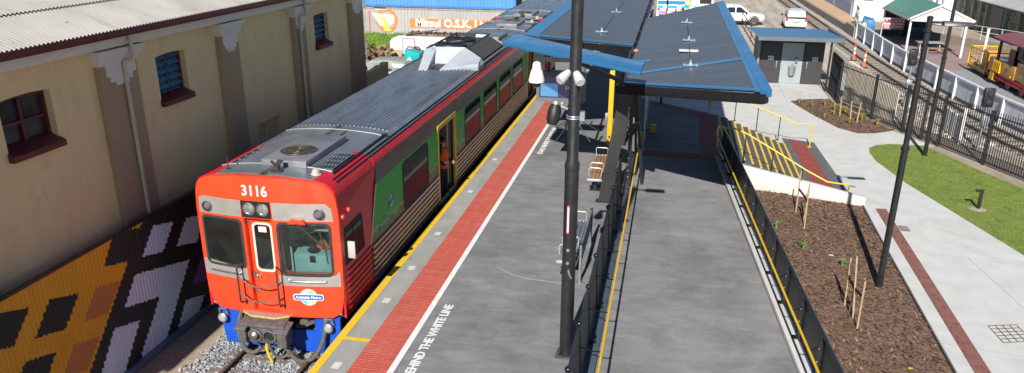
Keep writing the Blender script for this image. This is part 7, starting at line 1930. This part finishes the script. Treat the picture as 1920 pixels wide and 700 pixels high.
S1 = [((4.56, 26.26, MZ), (4.56, 26.3, .25), 'left stake of the upper sapling group below the garden wall'), ((4.62, 24.76, MZ), (4.60, 24.76, .20), 'front stake of the upper sapling group below the garden wall'), ((4.72, 25.6, MZ), (4.76, 25.6, .05), 'back right stake of the upper sapling group below the garden wall')]
S2 = [((4.86, 19.34, MZ), (4.82, 19.34, .12), 'left stake of the lower sapling group nearest the lamp post'), ((4.91, 18.06, MZ), (4.90, 18.06, .09), 'thick front stake of the lower sapling group'), ((4.92, 18.6, MZ), (4.80, 18.75, .42), 'tall back stake of the lower sapling group')]
S3 = [((8.55, 41.1, PZ), (8.5, 41.0, -.15), 'left stake by the black fence in the small bed'), ((8.98, 40.7, PZ), (8.93, 40.7, -.3), 'middle stake by the black fence in the small bed'), ((9.15, 40.0, PZ), (9.2, 40.0, -.2), 'right stake by the black fence in the small bed')]
for s in S1+S2: stake(*s)
for s in S3: stake(*s, r_=.028, grp='stakes in the small fenced bed')
def ties(name, pts, label):
    m = MB()
    for a, b in zip(pts, pts[1:]): m.bar(a, b, .02, .075)
    o = m.build(name, rubber, smooth=False); tag(o, label, 'tie')
ties('tree_tie', [(4.56, 26.27, -.35), (4.66, 25.5, -.38), (4.61, 24.76, -.3)], 'black rubber tie between the upper sapling stakes')
ties('tree_tie', [(4.84, 19.34, -.35), (4.86, 18.8, -.4), (4.905, 18.06, -.3)], 'black rubber tie between the lower sapling stakes')
ties('tree_tie', [(8.52, 41.05, -.3), (8.95, 40.7, -.42), (9.19, 40.0, -.35)], 'black rubber tie between the stakes of the small bed')
def sapling(loc, h, label, seed):
    r2 = random.Random(seed); t = thing('sapling', loc, label, 'sapling', 'staked saplings'); x, y, z = loc
    m = MB(); m.tube([(x, y, z), (x+.02, y, z+h*.5), (x, y+.02, z+h)], [.012, .010, .005], 6); m.build('stem', M('stem_brown', (.2, .13, .08), rough=.8), t)
    m = MB()
    for i in range(22):
        a = r2.uniform(0, 6.3); zz = z+h*r2.uniform(.3, 1.02); q = r2.uniform(.03, .13); p = Vector((x+cos(a)*q, y+sin(a)*q, zz)); d = Vector((cos(a), sin(a), .3))*.05; s = Vector((-sin(a), cos(a), 0))*.016
        m.face([p-d*.4, p+s, p+d, p-s])
    m.build('leaves', M('sapling_leaf', (.10, .14, .045), (.14, .17, .06), rough=.7), t, smooth=False)
sapling((4.66, 25.4, MZ), 1.0, 'thin bare sapling tied between the upper stakes', 1)
sapling((4.88, 18.9, MZ), 1.05, 'thin bare sapling tied between the lower stakes', 2)
m = MB(); m.fill([(0, 0), (.12, .02), (.15, .08), (.03, .09)], [], lambda u, v: (5.0+u, 22.5+v, MZ+.05), (0, 0, .004)); o = m.build('paper_scrap', white_paint, smooth=False); tag(o, 'scrap of white paper lying on the mulch', 'litter')
m = MB(); m.fill([(0, 0), (.10, .02), (.11, .09), (.02, .08)], [], lambda u, v: (5.62+u, 16.3+v, MZ+.05), (0, 0, .004)); o = m.build('yellow_tag', yellow_paint, smooth=False); tag(o, 'small yellow tag lying near the front of the mulch bed', 'litter')

# ================================================================== PEOPLE
def figure(name, loc, label, joints, edges, radii, mats, rz=0.):
    """one continuous skinned body; joints in metres from the ground, facing -y"""
    me = bpy.data.meshes.new(name)
    me.from_pydata(joints, edges, [])
    ob = bpy.data.objects.new('tmp', me); col.objects.link(ob)
    md = ob.modifiers.new('s', 'SKIN'); ob.modifiers.new('u', 'SUBSURF').levels = 1
    for i, r__ in enumerate(radii):
        v = me.skin_vertices[0].data[i]
        v.radius = r__ if isinstance(r__, tuple) else (r__, r__)
        v.use_root = (i == 0)
    md.use_smooth_shade = True
    dg = bpy.context.evaluated_depsgraph_get(); dg.update()
    me2 = bpy.data.meshes.new_from_object(ob.evaluated_get(dg))
    bpy.data.objects.remove(ob)
    return me2
def person(loc, label, rz, joints, edges, radii, colour, head, seated=False):
    root = thing('person', loc, label, 'person', None, rz)
    me = figure('body', loc, label, joints, edges, radii, None)
    for mt in (navy_cloth, skin_mat, vest_mat): me.materials.append(mt)
    for p in me.polygons: p.material_index = colour(p.center)
    o = bpy.data.objects.new('body', me); col.objects.link(o); o.parent = root
    return root, o
def hand(J, E_, Rr, wrist, d, side):
    """palm plus four unequal bent fingers and a thumb leaving the side of the palm"""
    d = Vector(d).normalized(); s = Vector(side).normalized(); n = d.cross(s)
    w = Vector(J[wrist]); k = len(J); J.append(tuple(w+d*.06)); Rr.append((.034, .022)); E_.append((wrist, k))
    for i, L in enumerate((.062, .072, .068, .052)):
        b = w+d*.085+s*(.022*(i-1.5)); a = len(J)
        J.append(tuple(b)); Rr.append(.0095); E_.append((k, a))
        J.append(tuple(b+d*L*.5+n*.006)); Rr.append(.009); E_.append((a, a+1))
        J.append(tuple(b+d*L*.85+n*.03)); Rr.append(.0075); E_.append((a+1, a+2))
    a = len(J); J.append(tuple(w+d*.035-s*.042)); Rr.append(.011); E_.append((k, a)); J.append(tuple(w+d*.075-s*.06+n*.018)); Rr.append(.0085); E_.append((a, a+1))
# guard standing in the doorway, looking along the platform
J = [(0, 0, .95), (0, .01, 1.15), (0, .01, 1.38), (0, 0, 1.50), (0, -.015, 1.58), (0, -.02, 1.70), (0, -.01, 1.77),
     (-.10, 0, .90), (-.11, -.02, .50), (-.115, .01, .10), (-.12, -.12, .04), (.10, 0, .90), (.11, -.02, .50), (.115, .01, .10), (.12, -.12, .04),
     (-.19, .0, 1.40), (-.25, .03, 1.12), (-.20, -.19, 1.00), (.19, .0, 1.40), (.25, .03, 1.12), (.16, -.20, 1.02)]
E_ = [(0, 1), (1, 2), (2, 3), (3, 4), (4, 5), (5, 6), (0, 7), (7, 8), (8, 9), (9, 10), (0, 11), (11, 12), (12, 13), (13, 14), (2, 15), (15, 16), (16, 17), (2, 18), (18, 19), (19, 20)]
Rr = [(.15, .11), (.16, .115), (.165, .12), (.06, .06), (.075, .085), (.085, .10), (.05, .06), .085, .062, .045, .038, .085, .062, .045, .038, .07, .05, .036, .07, .05, .036]
hand(J, E_, Rr, 17, (.5, -.8, .1), (0, -.2, 1)); hand(J, E_, Rr, 20, (-.5, -.8, .1), (0, .2, -1))
def colr(c):
    if c.z > 1.50: return 1
    if c.y < -.205: return 1
    return 0
g1, gb = person((-6.56, 22.50, -.05), 'person in an orange hi-vis vest and dark trousers standing in the railcar doorway', R(75), J, E_, Rr, colr, None)
def garment(parent, prof, mat, name):
    m = MB(); rings = []
    for z, rx, ry, yo in prof: rings.append([m.bm.verts.new((rx*cos(2*pi*k/20), yo+ry*sin(2*pi*k/20), z)) for k in range(20)])
    for a, b in zip(rings, rings[1:]):
        for k in range(20): m._f([a[k], a[(k+1) % 20], b[(k+1) % 20], b[k]])
    return m.build(name, mat, parent, local=True)
vst = garment(g1, [(.86, .20, .16, 0), (1.0, .195, .155, 0), (1.2, .20, .16, .01), (1.36, .215, .165, .01), (1.45, .16, .13, .005), (1.49, .09, .09, 0)], vest_mat, 'hi_vis_vest')
garment(vst, [(1.02, .204, .164, 0), (1.07, .205, .165, .003)], M('reflective_tape', (.6, .6, .58), rough=.3), 'tape')
m = MB(); m.ball((0, .02, 1.72), .115, 16, 10, (.95, 1.05, 1.0)); m.ball((0, .06, 1.62), .09, 12, 8, (1, .8, 1.2)); m.build('hair', hair_mat, g1, local=True)
m = MB()
for s in (-1, 1): m.ball((s*.035, -.118, 1.675), .013, 8, 6)
m.build('eyes', dark_void, g1, local=True)
m = MB(); m.hexa([(-.014, -.105, 1.62), (.014, -.105, 1.62), (.014, -.09, 1.62), (-.014, -.09, 1.62), (-.006, -.115, 1.67), (.006, -.115, 1.67), (.006, -.10, 1.67), (-.006, -.10, 1.67)]); m.ball((.105, .0, 1.66), .025, 8, 6, (.5, 1, 1.4)); m.ball((-.105, .0, 1.66), .025, 8, 6, (.5, 1, 1.4)); m.build('nose_and_ears', skin_mat, g1, local=True)
m = MB(); m.box(-.025, .025, -.112, -.10, 1.592, 1.60); m.build('mouth', M('lip', (.35, .12, .1), rough=.5), g1, local=True, smooth=False)
# driver seated at the console
J = [(0, 0, .0), (0, .03, .22), (0, .02, .44), (0, -.01, .56), (0, -.03, .63), (0, -.04, .74), (0, -.03, .81),
     (-.1, -.06, -.02), (-.13, -.45, .02), (-.13, -.48, -.38), (-.13, -.60, -.44), (.1, -.06, -.02), (.13, -.45, .02), (.13, -.48, -.38), (.13, -.60, -.44),
     (-.19, .0, .46), (-.25, -.08, .20), (-.16, -.34, .18), (.19, .0, .46), (.25, -.08, .20), (.16, -.34, .18)]
E2 = [(0, 1), (1, 2), (2, 3), (3, 4), (4, 5), (5, 6), (0, 7), (7, 8), (8, 9), (9, 10), (0, 11), (11, 12), (12, 13), (13, 14), (2, 15), (15, 16), (16, 17), (2, 18), (18, 19), (19, 20)]
R2_ = [(.15, .11), (.16, .115), (.165, .12), (.06, .06), (.075, .085), (.085, .10), (.05, .06), .085, .062, .045, .038, .085, .062, .045, .038, .07, .05, .036, .07, .05, .036]
hand(J, E2, R2_, 17, (.3, -.9, 0), (0, -.1, 1)); hand(J, E2, R2_, 20, (-.3, -.9, 0), (0, .1, -1))
g2, gb2 = person((XC+.80, Y0F+1.60, .72+.02), 'person in an orange vest and red cap driving behind the right windscreen', R(-8), J, E2, R2_, lambda c: 1 if (c.z > .56 or c.y < -.36 and c.z > .1) else 0, None)
g2.location.z = .86+ZS; g2.location.y = Y0F+1.15
garment(g2, [(-.05, .20, .16, 0), (.1, .195, .155, 0), (.28, .20, .16, .02), (.42, .215, .165, .02), (.51, .15, .12, .01), (.55, .09, .09, 0)], vest_mat, 'hi_vis_vest')
m = MB(); m.ball((0, .0, .77), .112, 16, 10, (.95, 1.05, .9)); m.build('hair', hair_mat, g2, local=True)
m = MB(); m.ball((0, -.02, .80), .112, 16, 10, (1, 1.08, .72)); m.prism([(-.08, -.1, .79), (.08, -.1, .79), (.06, -.22, .77), (-.06, -.22, .77)], (0, 0, .015)); m.build('cap', M('cap_red', (.6, .04, .03), rough=.7), g2, local=True)
m = MB()
for s in (-1, 1): m.ball((s*.035, -.135, .70), .013, 8, 6)
m.build('eyes', dark_void, g2, local=True)
m = MB(); m.hexa([(-.014, -.13, .645), (.014, -.13, .645), (.014, -.11, .645), (-.014, -.11, .645), (-.006, -.14, .69), (.006, -.14, .69), (.006, -.12, .69), (-.006, -.12, .69)]); m.ball((.1, -.02, .69), .025, 8, 6, (.5, 1, 1.4)); m.ball((-.1, -.02, .69), .025, 8, 6, (.5, 1, 1.4)); m.build('nose_and_ears', skin_mat, g2, local=True)
